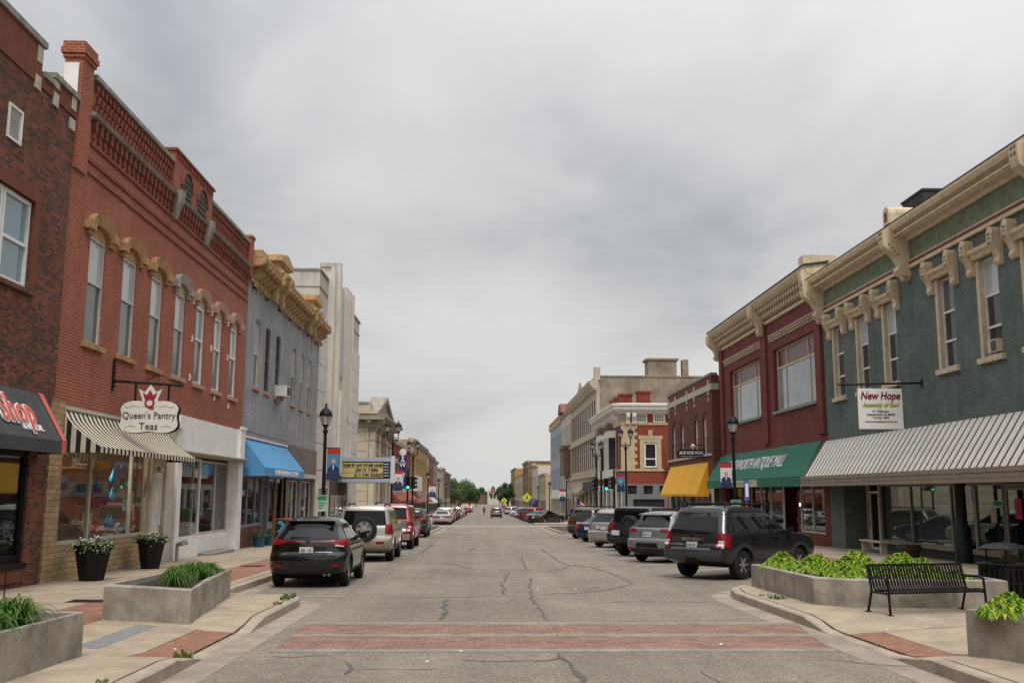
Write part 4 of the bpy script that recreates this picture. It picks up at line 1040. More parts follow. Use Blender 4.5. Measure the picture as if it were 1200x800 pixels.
for s, nm in ((-1, 'front_panel'), (1, 'back_panel')):
    m = MB(); m.hexa([(-9.25, 44.6 + s * .25, z), (-8.55, 44.6 + s * .25, z), (-8.55, 44.6 + s * .22, z), (-9.25, 44.6 + s * .22, z), (-9.25, 44.6 + s * .03, z + 1.15), (-8.55, 44.6 + s * .03, z + 1.15), (-8.55, 44.6, z + 1.15), (-9.25, 44.6, z + 1.15)])
    o = m.build(nm, wood, t)
    if s < 0:
        m = MB(); m.hexa([(-9.18, 44.325, z + .1), (-8.62, 44.325, z + .1), (-8.62, 44.335, z + .1), (-9.18, 44.335, z + .1), (-9.18, 44.55, z + 1.08), (-8.62, 44.55, z + 1.08), (-8.62, 44.56, z + 1.08), (-9.18, 44.56, z + 1.08)]); c2 = m.build('chalkboard', M('slate', (.02, .02, .02)), o)
        m = MB()
        for k in range(9):
            f0 = .2 + .09 * k; m.lathe((-8.9 + .12 * math.sin(k * 1.3), 44.315 + .22 * f0 - .012, z + f0), [(.05 + .03 * (k % 3), 0), (.06 + .03 * (k % 3), .006)], 7, axis='y')
        m.build('chalk_drawing', M('blue_chalk', (.12, .42, .62)), c2)

# ---- D: pale streamlined theatre
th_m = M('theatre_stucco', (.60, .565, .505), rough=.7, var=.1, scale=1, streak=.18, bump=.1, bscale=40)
th_d = M('theatre_stucco_grey', (.48, .455, .415), rough=.75, var=.12, scale=1, streak=.2)  # greyer stucco for the setback block and flute caps
bD = thing('theatre_building', (XL - 6, 66.5, gz(66) + .1), 'tall pale streamlined theatre with fluted tower and marquee', 'building')
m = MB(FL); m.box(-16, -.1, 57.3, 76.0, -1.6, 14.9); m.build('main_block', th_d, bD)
m = MB(FL); m.box(-16.1, .0, 57.22, 76.08, 14.9, 15.02); m.build('coping', stone, bD); bx(FL, (-16.05, -.04, 57.26, 76.04, 13.9, 13.96), stone, 'string_line', bD)
for u0, u1 in ((57.32, 60.15), (68.3, 75.98)):
    for k in range(7):
        z0 = 3.2 + 1.55 * k
        if z0 + 1.5 < 14.0: bx(FL, (-.1, .0, u0, u1, z0, z0 + 1.51), th_m, 'stucco_panel', bD)
tw = MB(FL); tw.box(-.6, .1, 60.2, 68.2, 3.0, 15.5); tw = tw.build('fluted_tower', th_m, bD)
for u, w, p, zt in ((60.2, .5, .35, 16.4), (61.0, .5, .6, 16.6), (61.8, .3, .5, 16.45), (62.4, .3, .45, 16.3), (63.0, .25, .35, 16.1), (65.6, .25, .35, 16.0), (66.1, .3, .45, 15.95), (66.7, .3, .5, 15.9), (67.3, .5, .6, 15.8)):
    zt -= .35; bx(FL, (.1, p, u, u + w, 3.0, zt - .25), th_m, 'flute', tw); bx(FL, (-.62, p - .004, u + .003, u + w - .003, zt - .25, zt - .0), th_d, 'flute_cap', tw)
bx(FL, (.1, .2, 63.3, 65.5, 9.5, 15.4), M('blue_tinted_glass_block', (.30, .34, .40), rough=.25), 'glass_panel', tw)
for u in (61.5, 62.15): bx(FL, (.101, .75, u, u + .2, 3.2, 8.2), th_m, 'pier', tw)
bx(FL, (-.1, .02, 57.32, 62.6, -1.6, 3.15), th_m, 'lower_wall', bD); bx(FL, (-.1, .02, 71.0, 75.98, -1.6, 3.15), th_m, 'lower_wall', bD)
m = MB(FL); m.box(-.09, .01, 62.6, 71.0, -1.6, 3.0); m.build('entrance_recess', M('entrance_brown', (.10, .08, .065)), bD)
m = MB(FL)
for u in (58.0, 60.2): window(bD, FL, u, u + 1.6, -.4, 2.2, white_trim, pane_dark, pane_dark, n=.1, rail=None)
for u in (63.4, 65.2, 67.0, 68.8): door(bD, FL, u, u + 1.3, -.75, 1.7, vin, pane_dark, n=.06)
# marquee
mq = thing('theatre_marquee', (XL, 67.5, 2.6), 'theatre marquee with yellow letter board and pale blue edge bands', 'marquee')
mb_ = M('marquee_blue', (.42, .47, .56), rough=.35, var=.06, metal=.2); mdk = M('marquee_dark', (.02, .022, .03), rough=.5)
Y0 = 66.0
m = MB(); m.prism([(XL, Y0 + .1), (-6.3, Y0 + .1), (-6.1, Y0 + 1.2), (-6.1, 69.0), (-6.3, 70.5), (XL, 70.5)], 'z', 2.75, 4.05); m.build('core', mdk, mq)
for z0, z1, nm in ((3.92, 4.2, 'top_band'), (2.55, 2.8, 'bottom_band')):
    m = MB(); m.prism([(XL, Y0), (-6.25, Y0), (-5.98, Y0 + 1.2), (-5.98, 69.0), (-6.2, 70.6), (XL, 70.6)], 'z', z0, z1); o = m.build(nm, mb_, mq)
m = MB(); m.tube((-6.08, Y0 + .3, 2.5), (-6.08, Y0 + .3, 4.3), .17, 14); m.build('corner_fin', M('fin_white', (.6, .63, .66), rough=.4), mq)
for i in range(5): bx(None, (-6.62, -6.3, Y0 - .03, Y0 + .08, 2.95 + .19 * i, 3.03 + .19 * i), mb_, 'fin_band', mq)
yb = M('letter_board_yellow', (.56, .47, .20), rough=.5, var=.05)
bd = bx(None, (-10.2, -6.68, Y0 + .02, Y0 + .09, 2.88, 3.84), yb, 'letter_board', mq)
for z in (3.18, 3.5): bx(None, (-10.2, -6.7, Y0 + .008, Y0 + .019, z, z + .012), mdk, 'letter_rail', bd)
for s, x, z in (('AS A ROSE BY ANY OTHER NAME', -8.25, 3.66), ('JUN 7 8   7 30PM', -7.75, 3.34), ('JU  9  2 PM  SUNDAY', -7.62, 3.02)):
    text(s, .25, (x, Y0 + .006, z), rx, uz, ink, bd, ext=.006, bold=.014, sx=.82)
for y_ in (66.6, 69.9): MB().tube((XL, y_, 7.2), (-6.9, y_, 4.2), .025).build('stay_cable', stone, mq)

# ---- E: cream classical bank across the side street
XE = -11.5
def FE(n, u, z): return (XE + n, u, z)
crE = M('cream_limestone', (.47, .405, .305), rough=.8, var=.12, scale=1.2, streak=.15, bump=.15, bscale=25)
crEd = M('weathered_limestone', (.29, .255, .205), rough=.85, var=.3, scale=1.5, streak=.35)
bE = thing('classical_building', (XE - 6, 121, gz(121)), 'cream stone classical building with dark pediment beyond the side street', 'building')
m = MB(FE); m.box(-18, -.3, 102, 121, -2.4, 11.0); m.build('main_block', crE, bE)
m = MB(FE); m.box(-18.1, -.5, 101.9, 121.1, 11.0, 11.22); m.build('parapet_cap', stone, bE)
for k in range(11): bx(None, (XE - 17.9, XE - .5, 101.95, 101.99, -1.0 + 1.02 * k, -.03 + 1.02 * k), crE, 'stone_course', bE)
for u in (102.0, 106.5, 114.6, 119.0):
    m = MB(FE); m.box(-.35, .25, u, u + 1.9, -2.4, 8.6); p = m.build('pilaster', crE, bE)
    m = MB(FE); m.box(-.4, .4, u - .12, u + 2.02, 8.2, 8.6); p2 = m.build('capital', crEd, p)
    m = MB(FE); m.box(-.4, .34, u - .06, u + 1.96, 7.2, 7.35); m.build('neck_band', crEd, p); m = MB(FE); m.box(-.4, .36, u - .08, u + 1.98, -2.4, -.6); m.build('plinth', crEd, p)
m = MB(FE); m.box(-1.2, .5, 101.7, 121.2, 8.6, 9.3); m.build('entablature', crEd, bE)
m = MB(FE); m.prism([(-1.5, 9.3), (.9, 9.3), (1.5, 9.55), (1.5, 9.8), (-1.5, 9.9)], 'y', 101.0, 122.0); m.build('cornice', crEd, bE)
m = MB(FE); m.prism([(101.4, 9.9), (121.6, 9.9), (111.5, 12.2)], 'x', -1.0, .3); m.build('pediment', crEd, bE)
m = MB(FE); m.prism([(100.8, 9.9), (102.4, 9.9), (111.5, 12.0), (120.6, 9.9), (122.2, 9.9), (111.5, 12.6)], 'x', -1.2, .6); m.build('raking_cornice', crEd, bE)
for i in range(7): bx(FE, (.5, 1.2, 101.8 + 3.1 * i, 102.3 + 3.1 * i, 9.05, 9.3), crE, 'modillion', bE)
for i in range(3): bx(None, (XE - .5 - 1.2 * i, XE - .1 - 1.2 * i, 101.1, 101.9, 9.05, 9.3), crE, 'modillion', bE)
m = MB(); m.box(XE - 4.2, XE - 1.0, 101.6, 102, 8.6, 9.3); m.box(XE - 4.2, XE + 1.3, 100.9, 102, 9.3, 9.85); m.build('cornice_return', crEd, bE)
for u in (104.1, 109.0, 112.2, 116.7): bx(FE, (-.3, -.2, u, u + 2.2, 0.2, 6.6), pane_dark, 'window', bE)
for u in (104.0, 109.0, 112.0, 116.6): bx(FE, (-.32, -.22, u, u + 2.4, 6.8, 8.0), brB, 'red_panel', bE)
# ================================================================== RIGHT ROW
LX, LU = (0, -1, 0), (0, 0, 1)     # reading direction on walls that face left
# ---- G: green painted brick
brG = BR('green_painted_brick', (.155, .19, .172), (.125, .158, .144), (.078, .10, .092), ms=.011, var=.25, big=.9, streak=.22, bump=1.0)
grnF = M('green_frieze', (.15, .185, .12), rough=.8, var=.35, scale=2.5, bump=.3, bscale=20)
dred = M('dark_red_band', (.16, .03, .025), rough=.7, var=.1)
chalk = M('weathered_cream', (.56, .46, .33), rough=.7, var=.2, scale=5, streak=.25)
bG = thing('brick_building', (XR + 6, 26, gz(26) + .1), 'green painted brick building with cream bracketed cornice and ribbed canopy', 'building')
gu = [41.25, 38.6, 35.95, 31.5, 28.75, 26.25, 21.0, 18.3, 15.6]
gops = [(u - 1.1, u, 5.9, 8.9) for u in gu]
m = MB(FR); wall(m, 8, 42.55, 2.6, 11.2, gops); ends(m, 8, 42.55, 2.6, 11.2); m.build('wall', brG, bG)
body(bG, FR, 8, 42.55, 11.1, brG, zs=2.9)
gsash = M('white_sash', (.70, .69, .66), rough=.5, var=.08)
def console(xf, u, w, z, p, h, mat, par, name='console_bracket'):
    m = MB(xf)
    m.prism([(0, z), (p * .35, z + .02 * h), (p * .5, z + .12 * h), (p * .38, z + .25 * h), (p * .55, z + .42 * h), (p * .95, z + .6 * h), (p, z + .72 * h), (p, z + .93 * h), (p * .8, z + h), (0, z + h)], 'y', u, u + w)
    return m.build(name, mat, par)
ghole = M('bracket_hollow_shade', (.16, .11, .075), rough=.9)  # dark tone on raised blocks stands in for shade in carved hollows
for i, (a, c, z0, z1) in enumerate(gops):
    w = window(bG, FR, a, c, z0, z1, gsash, pane_blind if i % 3 else pane_grey, pane_dark, f=.085, n=-.12, rail=.62, bars=(.3,))
    bx(FR, (-.115, .03, c - .05, c + .13, z0 + .004, z1 - .004), chalk, 'jamb_board', w)
    m = MB(FR); m.prism([(0, 8.92), (.14, 8.92), (.18, 9.04), (.26, 9.1), (.28, 9.2), (0, 9.24)], 'y', a - .12, c + .2); m.build('hood', cream, w)
    for u in (a - .4, c + .16):
        k_ = console(FR, u, .3, 8.45, .34, 1.0, cream, w)
        MB(FR).lathe((.02, u + .15, 9.42), [(.17, 0), (.17, .3), (.10, .32)], 12, axis='x').build('bracket_top', cream, w)
        m = MB(FR)
        for q, z in ((.07, 9.05), (.19, 9.05), (.07, 9.2), (.19, 9.2)): m.box(.335, .346, u + q, u + q + .05, z, z + .08)
        m.box(.325, .332, u + .11, u + .19, 9.38, 9.5); m.build('bracket_hollow_shade', ghole, w)
    bx(FR, (-.12, .13, a - .14, c + .22, 5.74, 5.9), chalk, 'sill', w)
t = thing('air_conditioner', (XR - .05, 28.2, 5.92), 'small window air conditioner in a green wall window', 'air conditioner')
MB(FR).box(-.1, .12, 27.75, 28.3, 5.98, 6.36).build('case', chalk, t); MB(FR).box(.121, .13, 27.8, 28.1, 6.02, 6.32).build('grille', M('ac_dark', (.08, .08, .08)), t)
m = MB(FR); m.box(-.1, .03, 8, 42.55, 10.02, 10.72); m.build('frieze', grnF, bG)
m = MB(FR); m.box(-.1, .10, 8, 42.55, 9.72, 9.84); m.box(-.1, .06, 8, 42.55, 9.96, 10.02); m.build('string_course', cream, bG)
bx(FR, (-.1, .08, 8, 42.55, 9.842, 9.958), dred, 'red_band', bG)
m = MB(FR); m.prism([(0, 10.7), (.12, 10.7), (.15, 10.82), (.32, 10.9), (.36, 11.0), (.62, 11.08), (.68, 11.22), (.68, 11.3), (.0, 11.42), (-.4, 11.42), (-.4, 10.7)], 'y', 8, 42.6)
m.prism([(.5, 10.86), (.56, 10.86), (.56, 10.92), (.5, 10.92)], 'y', 8, 42.6)
gc = m.build('cornice', cream, bG)
m = MB(FR); m.prism([(.68, 11.302), (.70, 11.34), (.0, 11.48), (0, 11.43)], 'y', 8, 42.6); m.build('cornice_flashing', roofing, gc)
for u in (42.15, 33.35, 24.5):
    o = console(FR, u, .42, 9.45, .95, 1.75, cream, bG, 'cornice_bracket')
    m = MB(FR)
    for k in range(4): m.box(.42 + .1 * k, .47 + .1 * k, u - .008, u + .428, 10.2 + .12 * k, 10.27 + .12 * k)
    for q in (.08, .24):
        for z in (10.78, 10.96): m.box(.945, .956, u + q, u + q + .1, z, z + .1)
    m.build('bracket_hollow_shade', ghole, o)
    MB(FR).lathe((.2, u + .21, 9.42), [(.12, -.2), (.13, .05), (.05, .12)], 10, axis='x').build('bracket_drop', cream, o)
m = MB(FR); P = [(33.3, 11.35), (33.8, 11.35), (33.8, 11.75)] + [(33.55 + .25 * math.cos(a), 11.75 + .25 * math.sin(a)) for a in (.5, 1.0, PI / 2, 2.1, 2.6)] + [(33.3, 11.75)]
m.prism(P, 'x', -.5, .72); fi = m.build('finial_block', cream, bG); bx(FR, (.72, .73, 33.45, 33.65, 11.45, 11.8), dred, 'finial_panel', fi)
m = MB(FR); m.box(-1.9, -1.0, 34.2, 36.0, 11.1, 12.85); m.box(-1.95, -.95, 34.15, 36.05, 12.85, 12.93); m.build('roof_box', roofing, bG)
m = MB(FR); m.box(-1.6, -1.2, 39.2, 40.4, 11.1, 11.9); m.build('roof_duct', steel, bG)
# ribbed metal canopy
cdk = M('canopy_brown', (.05, .038, .03), rough=.5, var=.15); cpl = M('canopy_cream_metal', (.72, .67, .61), rough=.45, var=.12, scale=2, streak=.2)
U1, U2, zt, zf, p0 = 14.0, 43.2, 4.15, 2.62, 1.0
cn = MB(FR); cn.hexa([(.0, U1, zt - .06), (p0, U1, zf - .06), (p0, U2, zf - .06), (.0, U2, zt - .06), (.0, U1, zt), (p0, U1, zf), (p0, U2, zf), (.0, U2, zt)])
cn = cn.build('canopy', cdk, bG)
P0 = .418; nn_ = int((U2 - U1) / P0)
m = MB(FR); u = U1; k = .016
m.hexa([(.0, u, zt + .003), (p0, u, zf + .003), (p0, u + .295, zf + .003), (.0, u + .295, zt + .003), (.0 + k * .8, u + .03, zt + k), (p0 + k * .5, u + .03, zf + k * .6), (p0 + k * .5, u + .275, zf + k * .6), (.0 + k * .8, u + .275, zt + k)])
pn = m.build('canopy_rib', cpl, cn)
for i in range(1, nn_): clone(pn, (0, P0 * i, 0), cn)
m = MB(FR); m.box(p0 - .03, p0 + .06, U1 - .02, U2 + .03, zf - .14, zf - .0); m.box(p0 - .03, p0 + .04, U1 - .02, U2 + .03, zf - .29, zf - .15); m.box(p0 - .03, p0 + .07, U1 - .02, U2 + .03, zf - .42, zf - .3)
m.build('canopy_fascia', M('fascia_taupe', (.26, .21, .165), rough=.5, var=.15, streak=.2), cn)
m = MB(FR); m.poly([(0, U2, zf - .4), (p0, U2, zf - .4), (p0, U2, zf), (0, U2, zt)]); m.poly([(0, U1, zf - .4), (p0, U1, zf - .4), (p0, U1, zf), (0, U1, zt)]); m.build('canopy_end', cdk, cn, recalc=False)
m = MB(FR); m.box(-.95, p0 - .03, U1, U2 - .02, zf - .40, zf - .36); m.build('canopy_soffit', M('soffit_dark', (.10, .09, .08)), cn)
# recessed shopfront under it
alu = M('aluminium_frame', (.33, .30, .26), rough=.4, metal=.5, var=.1)
SG = -.9
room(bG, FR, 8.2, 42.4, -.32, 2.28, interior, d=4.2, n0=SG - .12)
m = MB(FR); m.box(SG - .12, 0, 8.2, 42.4, 2.281, 2.6); m.build('bulkhead_over_shop', cdk, bG)
bz = .05
for a, c_ in ((33.5, 36.5), (36.7, 39.3)): bx(FR, (SG - .22, SG - .16, a, c_, bz, 2.2), M('dim_window_blind', (.10, .105, .10), var=.25), 'window_blind', bG)
shop(bG, FR, [31.8, 33.4, 36.6, 39.4], bz, 2.24, alu, f=.07, n=SG, gmat=glass)
shop(bG, FR, [8.4, 11.6, 14.8, 18, 21.2, 24.6, 27.4], bz, 2.24, alu, f=.07, n=SG)
shop(bG, FR, [30.0, 31.72], bz, 2.24, alu, f=.07, n=SG)
m = MB(FR); m.box(SG - .1, SG - .01, 30.0, 39.4, -.7, bz); m.box(SG - .1, SG - .01, 8.4, 27.4, -.7, bz); m.build('kick_panel', M('dark_slat_panel', (.03, .035, .035), rough=.5), bG)
m = MB(FR); m.box(SG - .005, SG + .12, 30.0, 39.4, bz - .08, bz + .02); m.box(SG - .005, SG + .12, 8.4, 27.4, bz - .08, bz + .02); m.build('sill', alu, bG)
for a in (27.55, 28.75): door(bG, FR, a, a + 1.16, -.28, 2.1, alu, n=SG - .02, f=.09, hs_=1 if a < 28 else -1)
m = MB(FR); m.box(SG - .1, SG, 27.44, 27.54, -.5, 2.28); m.box(SG - .1, SG, 29.93, 30.0, -.5, 2.28); m.box(SG - .1, SG, 27.54, 29.93, 2.12, 2.2); m.build('door_surround', alu, bG)
door(bG, FR, 39.6, 40.6, -.4, 2.0, white_trim, n=SG - .02, f=.1)
m = MB(FR); m.box(SG - .1, SG + .02, 40.65, 40.8, -.6, 2.28); m.box(SG - .1, SG + .02, 39.42, 39.56, -.6, 2.28); m.build('door_surround', chalk, bG)
m = MB(FR); m.box(-.95, .02, 40.9, 42.55, -.9, 2.6); m.build('end_pier', brG, bG)
dkg = M('dark_green_iron', (.012, .018, .017), rough=.5, var=.2, spec=.2)
for u in (30.75, 20.5):
    c_ = MB().lathe((XR - .05, u, -.5), [(.26, 0), (.26, 1.35), (.22, 1.4), (.17, 1.5), (.16, 2.6), (.2, 2.72)], 12).build('iron_column', dkg, bG, smooth=40)
stp = M('door_step_stone', (.22, .17, .14), rough=.9)
m = MB(FR); m.box(-.9, .1, 8, 42.5, -.8, -.33); m.build('threshold', stp, bG)
text('511', .22, (XR - SG - .02 + .02, 28.0, 1.82), LX, LU, white_l, bG, ext=.002)
pst = MB(FR); pst.box(SG + .005, SG + .012, 28.92, 29.3, 1.15, 1.75); o = pst.build('door_poster', M('bright_poster', (.45, .05, .12), var=.6, scale=9), None); tag(o, 'bright pink poster on the glass door under the ribbed canopy', 'poster')
o = MB(FR).box(SG + .005, SG + .012, 30.4, 30.75, 1.0, 1.45).build('notice_sheet', M('cream_card', (.55, .5, .38)), None); tag(o, 'cream notice sheet on the shop window beside the iron column', 'notice')
wd = M('barrel_wood', (.05, .028, .018), rough=.8)
for x, y, lb in ((14.75, 34.2, 'dark wooden tub with green plant below the shop window under the ribbed canopy'), (14.7, 27.2, 'dark wooden tub with green plant beside the glass doors under the canopy')):
    pot(x, y, .42, .38, wd, lb, 'wooden tubs under the ribbed canopy', flowers=0, fm=weed_m)
t = thing('wooden_bench', (14.9, 37.6, hs(14.9, 37.6)), 'pale low bench against the shop window under the ribbed canopy', 'bench')
z = hs(14.9, 37.6); MB().box(14.7, 15.05, 36.6, 38.7, z + .4, z + .46).build('seat', chalk, t)
for y in (36.75, 38.5): MB().box(14.75, 15.0, y, y + .08, z, z + .4).build('leg', chalk, t)
# church sign
t = thing('hanging_sign', (XR, 33.05, 5.6), 'white rectangular hanging sign reading New Hope on the green wall', 'sign')
m = MB(); m.tube((XR, 33.05, 5.64), (12.1, 33.05, 5.56), .035); m.box(XR - .03, XR, 32.95, 33.15, 5.5, 5.78); m.tube((12.9, 33.05, 5.6), (12.9, 33.05, 5.42), .012); m.tube((14.15, 33.05, 5.6), (14.15, 33.05, 5.42), .012); m.build('bracket', black, t)
bd = bx(None, (12.75, 14.28, 33.03, 33.07, 4.06, 5.44), M('sign_white2', (.76, .76, .74), rough=.4, var=.03), 'board', t)
mar = M('maroon_print', (.17, .01, .03), var=0); olv = M('olive_print', (.33, .33, .01), var=0)
cx = 13.515
text('New Hope', .36, (cx, 33.02, 5.18), rx, uz, mar, bd, shear=.22, bold=.01, ext=.004, sx=.84)
text('Assembly of God', .20, (cx, 33.02, 4.87), rx, uz, olv, bd, shear=.22, bold=.007, ext=.004, sx=.88)
for s, z in (('511 Delaware', 4.66), ('Leavenworth, KS 66048', 4.55), ('913-351-4673', 4.44)): text(s, .10, (cx, 33.02, z), rx, uz, ink, bd, ext=.004, bold=.002)
text('www.newhopeleavenworth.com', .085, (cx, 33.02, 4.31), rx, uz, mar, bd, ext=.004, bold=.001)

# ---- R: red painted brick, antique mall
brR = BR('maroon_painted_brick', (.205, .055, .052), (.17, .046, .045), (.115, .034, .034), ms=.011, var=.2, big=.9, streak=.22)
bR = thing('brick_building', (XR + 6, 52, gz(52) + .1), 'maroon painted brick building with large upper windows and green awning', 'building')
rops = [(43.6, 50.15, 6.05, 9.25), (52.65, 59.2, 6.05, 9.25)]
m = MB(FR); wall(m, 42.6, 61.8, 2.5, 10.9, rops, depth=.3); ends(m, 42.6, 61.8, 2.5, 10.9); m.build('wall', brR, bR)
body(bR, FR, 42.6, 61.8, 11.3, brR, zs=2.6)
for u in (42.62, 51.1, 60.6): bx(FR, (0, .14, u, u + (.75 if u < 43 or u > 60 else .85), 4.5, 10.85), brR, 'pier', bR)
for a, c, z0, z1 in rops:
    L_ = c - a; m = MB(FR); n = -.2
    for u in (a, c - .1): m.box(n - .08, n, u, u + .1, z0, z1)
    for z in (z0, 8.22, z1 - .1): m.box(n - .075, n - .004, a + .1, c - .1, z, z + .1)
    for f in (.25, .75): m.box(n - .07, n - .008, a + L_ * f - .05, a + L_ * f + .05, 8.32, z1 - .1)
    for f in (.22, .78): m.box(n - .07, n - .008, a + L_ * f - .025, a + L_ * f + .025, z0 + .1, 8.22)
    w = m.build('window', chalk, bR)
    for f0, f1 in ((0, .25), (.25, .75), (.75, 1)): bx(FR, (n - .06, n - .045, a + .1 + (L_ - .2) * f0 + .04, a + .1 + (L_ - .2) * f1 - .04, 8.33, z1 - .11), M('red_transom', (.12, .03, .03), rough=.3), 'transom_pane', w)
    for f0, f1 in ((0, .22), (.22, .78), (.78, 1)): bx(FR, (n - .06, n - .045, a + .1 + (L_ - .2) * f0 + .02, a + .1 + (L_ - .2) * f1 - .02, z0 + .11, 8.21), M('curtained_glass', (.30, .32, .32), rough=.04, var=.18, scale=.8, spec=.9), 'pane', w)
    bx(FR, (-.2, .12, a - .05, c + .05, 5.9, 6.04), M('verdigris_sill', (.18, .25, .22)), 'sill', w)
# cornice of R
m = MB(FR); m.prism([(0, 10.75), (.1, 10.76), (.14, 10.9), (0, 10.92)], 'y', 42.6, 61.8); m.build('string_course', cream, bR)
m = MB(FR); m.box(-.35, .06, 42.6, 61.8, 10.92, 11.6); m.build('frieze', brR, bR)
m = MB(FR); m.prism([(.06, 11.6), (.5, 11.62), (.62, 11.74), (.72, 11.92), (.72, 12.0), (-.4, 12.12), (-.4, 11.6)], 'y', 42.6, 61.8); rc = m.build('cornice', cream, bR)
m = MB(FR); m.prism([(.74, 12.0), (.76, 12.06), (-.4, 12.22), (-.4, 12.13)], 'y', 42.5, 61.9); m.build('cornice_flashing', M('dark_green_flashing', (.03, .05, .045)), rc)
for nm, z0, z1, p_, per in (('modillions', 11.38, 11.6, .42, .42), ('modillions', 11.08, 11.3, .26, .42)):
    m = MB(FR); u = 43.3
    while u < 61.2:
        m.box(.06, p_, u, u + .2, z0, z1); m.box(.06, p_ * .6, u + .03, u + .17, z0 - .08, z0); u += per
    o = m.build(nm, cream, rc); o['kind'] = 'stuff'
for u0, u1 in ((43.5, 50.8), (52.2, 60.4)):
    m = MB(FR); u = u0
    while u < u1 - .2:
        for q in range(3): m.box(0, .07 + .03 * q, u, u + .17, 9.72 + .13 * q, 9.8 + .13 * q)
        u += .36
    m.build('white_dentils', chalk, bR)['kind'] = 'stuff'
for u in (42.62, 51.4, 61.3): console(FR, u, .42, 10.2, .85, 1.7, cream, bR, 'cornice_bracket')
m = MB(FR); m.box(-.8, .7, 42.65, 43.35, 12.1, 12.5); m.build('end_block', cream, bR)
m = MB(FR); m.box(-6, -1, 44, 52, 11.3, 12.45); m.box(-6.1, -.9, 43.9, 52.1, 12.45, 12.53); m.build('roof_structure', M('dark_green_flashing', (.03, .05, .045)), bR)
# awning and shopfront
room(bR, FR, 42.8, 61.6, -.6, 2.5, M('antique_shop_dark', (.06, .035, .03), var=.6, scale=2), d=4)
shop(bR, FR, [43.3, 45.5, 47.2], .1, 2.4, vin, f=.08, n=-.2); shop(bR, FR, [50.0, 52.2, 54.0, 56.0], .1, 2.4, vin, f=.08, n=-.2)
door(bR, FR, 47.6, 48.6, -.45, 2.0, wood, n=-.5); shop(bR, FR, [57.4, 59.4, 61.0], .1, 2.4, M('red_frame', (.2, .03, .03)), f=.1, n=-.2)
m = MB(FR); m.box(-.3, .02, 42.6, 43.25, -.9, 2.5); m.box(-.3, .02, 61.05, 61.8, -.9, 2.5); m.box(-.3, .0, 43.25, 47.25, -.9, .09); m.box(-.3, 0, 49.95, 61.05, -.9, .09); m.box(-.3, -.02, 56.1, 57.3, .09, 2.5)
m.build('shop_wall', brR, bR)
green = M('green_canvas', (.012, .135, .085), rough=.7, var=.12, scale=1.2, bump=.15, bscale=80)
aw = awning(bR, FR, 43.25, 61.9, 4.22, 2.66, .95, .45, green)
dz_, dn_ = -1.56, .93; upR = Vector((dn_, 0, -dz_)).normalized()     # up the slope, toward the wall
nR = Vector((-.86, 0, .51))
text('LEAVENWORTH ANTIQUE MALL', .98, (XR - .50, 53.0, 3.46), LX, upR, white_l, aw, shear=.2, ext=.012, sx=.8)
bx(FR, (.951, .965, 50.6, 56.2, 2.24, 2.6), M('cream_valance_sign', (.5, .46, .33)), 'valance_sign', aw)
bx(FR, (.966, .97, 51.6, 55.2, 2.33, 2.5), M('tan_print', (.36, .32, .21), var=.4, scale=6), 'faded_print', aw)
lb = M('lit_bulb', (1, .8, .5))
for u, z in ((49.3, 1.35),):
    t = thing('pendant_lamp', (XR + .8, u, z), 'small warm lamp glowing inside the antique shop', 'lamp'); MB().lathe((XR + .8, u, z), [(.02, -.08), (.08, 0), (.02, .09)], 10).build('bulb', lampm, t); MB().tube((XR + .8, u, z + .09), (XR + .8, u, 2.48), .01).build('cord', black, t)

# ---- K: brown brick with yellow awning
XK = 14.5
def FK(n, u, z): return (XK - n, u, z)
brK = BR('brown_brick', (.19, .055, .042), (.14, .045, .035), (.12, .06, .05), ms=.009, var=.2)
bK = thing('brick_building', (XK + 6, 69, gz(69) + .1), 'brown brick building with pale stone bands and yellow awnings', 'building')
kops = [(a, c, 4.45, 6.85) for a, c in ((63.7, 64.8), (66.3, 67.4), (71.0, 72.2), (74.2, 75.4))]
m = MB(FK); wall(m, 62.0, 77.0, 2.3, 9.4, kops); ends(m, 62, 77, 2.3, 9.4, d=.5); m.build('wall', brK, bK)
m = MB(FK); m.box(-14, -.52, 62.02, 76.98, 2.6, 9.0); m.box(-14, -3, 62.02, 76.98, -1.4, 2.6); m.build('rear_block', brK, bK)
m = MB(FK); m.box(-.48, .06, 61.95, 77.05, 8.45, 8.85); m.build('stone_band', pale_stone, bK)
m = MB(FK); m.box(-.4, .04, 61.98, 77.02, 9.4, 9.55); m.build('coping', stone, bK)
for u in (62.6, 66.9, 69.4, 73.6, 76.2):
    for z, h, w in ((8.15, .3, .3), (8.85, .3, .3), (7.75, .25, .2)): bx(FK, (-.1, .065, u, u + w, z, z + h), pale_stone, 'stone_block', bK)
for a, c, z0, z1 in kops:
    w = window(bK, FK, a, c, z0, z1, white_trim, pane_blind, pane_grey, f=.09, n=-.14)
    bx(FK, (-.1, .06, a - .1, c + .1, z1 + .25, z1 + .4), brK, 'label_mould', w)
bx(FK, (-.1, .1, 62.3, 76.9, 4.28, 4.44), pale_stone, 'sill_band', bK)
m = MB(FK); wall(m, 62.0, 77.0, -1.4, 2.3, [(62.8, 69.2, -.3, 1.9), (70.0, 76.4, -.3, 1.9)]); m.build('shop_wall', pale_stone, bK)
room(bK, FK, 62.2, 76.8, -.9, 2.3, interior_l, d=2.8); shop(bK, FK, [62.85, 65, 67.1, 69.15], -.28, 1.88, alu, n=-.1); shop(bK, FK, [70.05, 72, 74.2, 76.35], -.28, 1.88, M('teal_frame', (.03, .2, .24)), f=.2, n=-.1)
yc = M('yellow_canvas', (.78, .39, .024), rough=.75, var=.06, scale=1.5)
for a, c in ((63.3, 69.4), (69.5, 76.2)): awning(bK, FK, a, c, 3.9, 1.85, .85, .14, yc, curve=-.0, nseg=1)
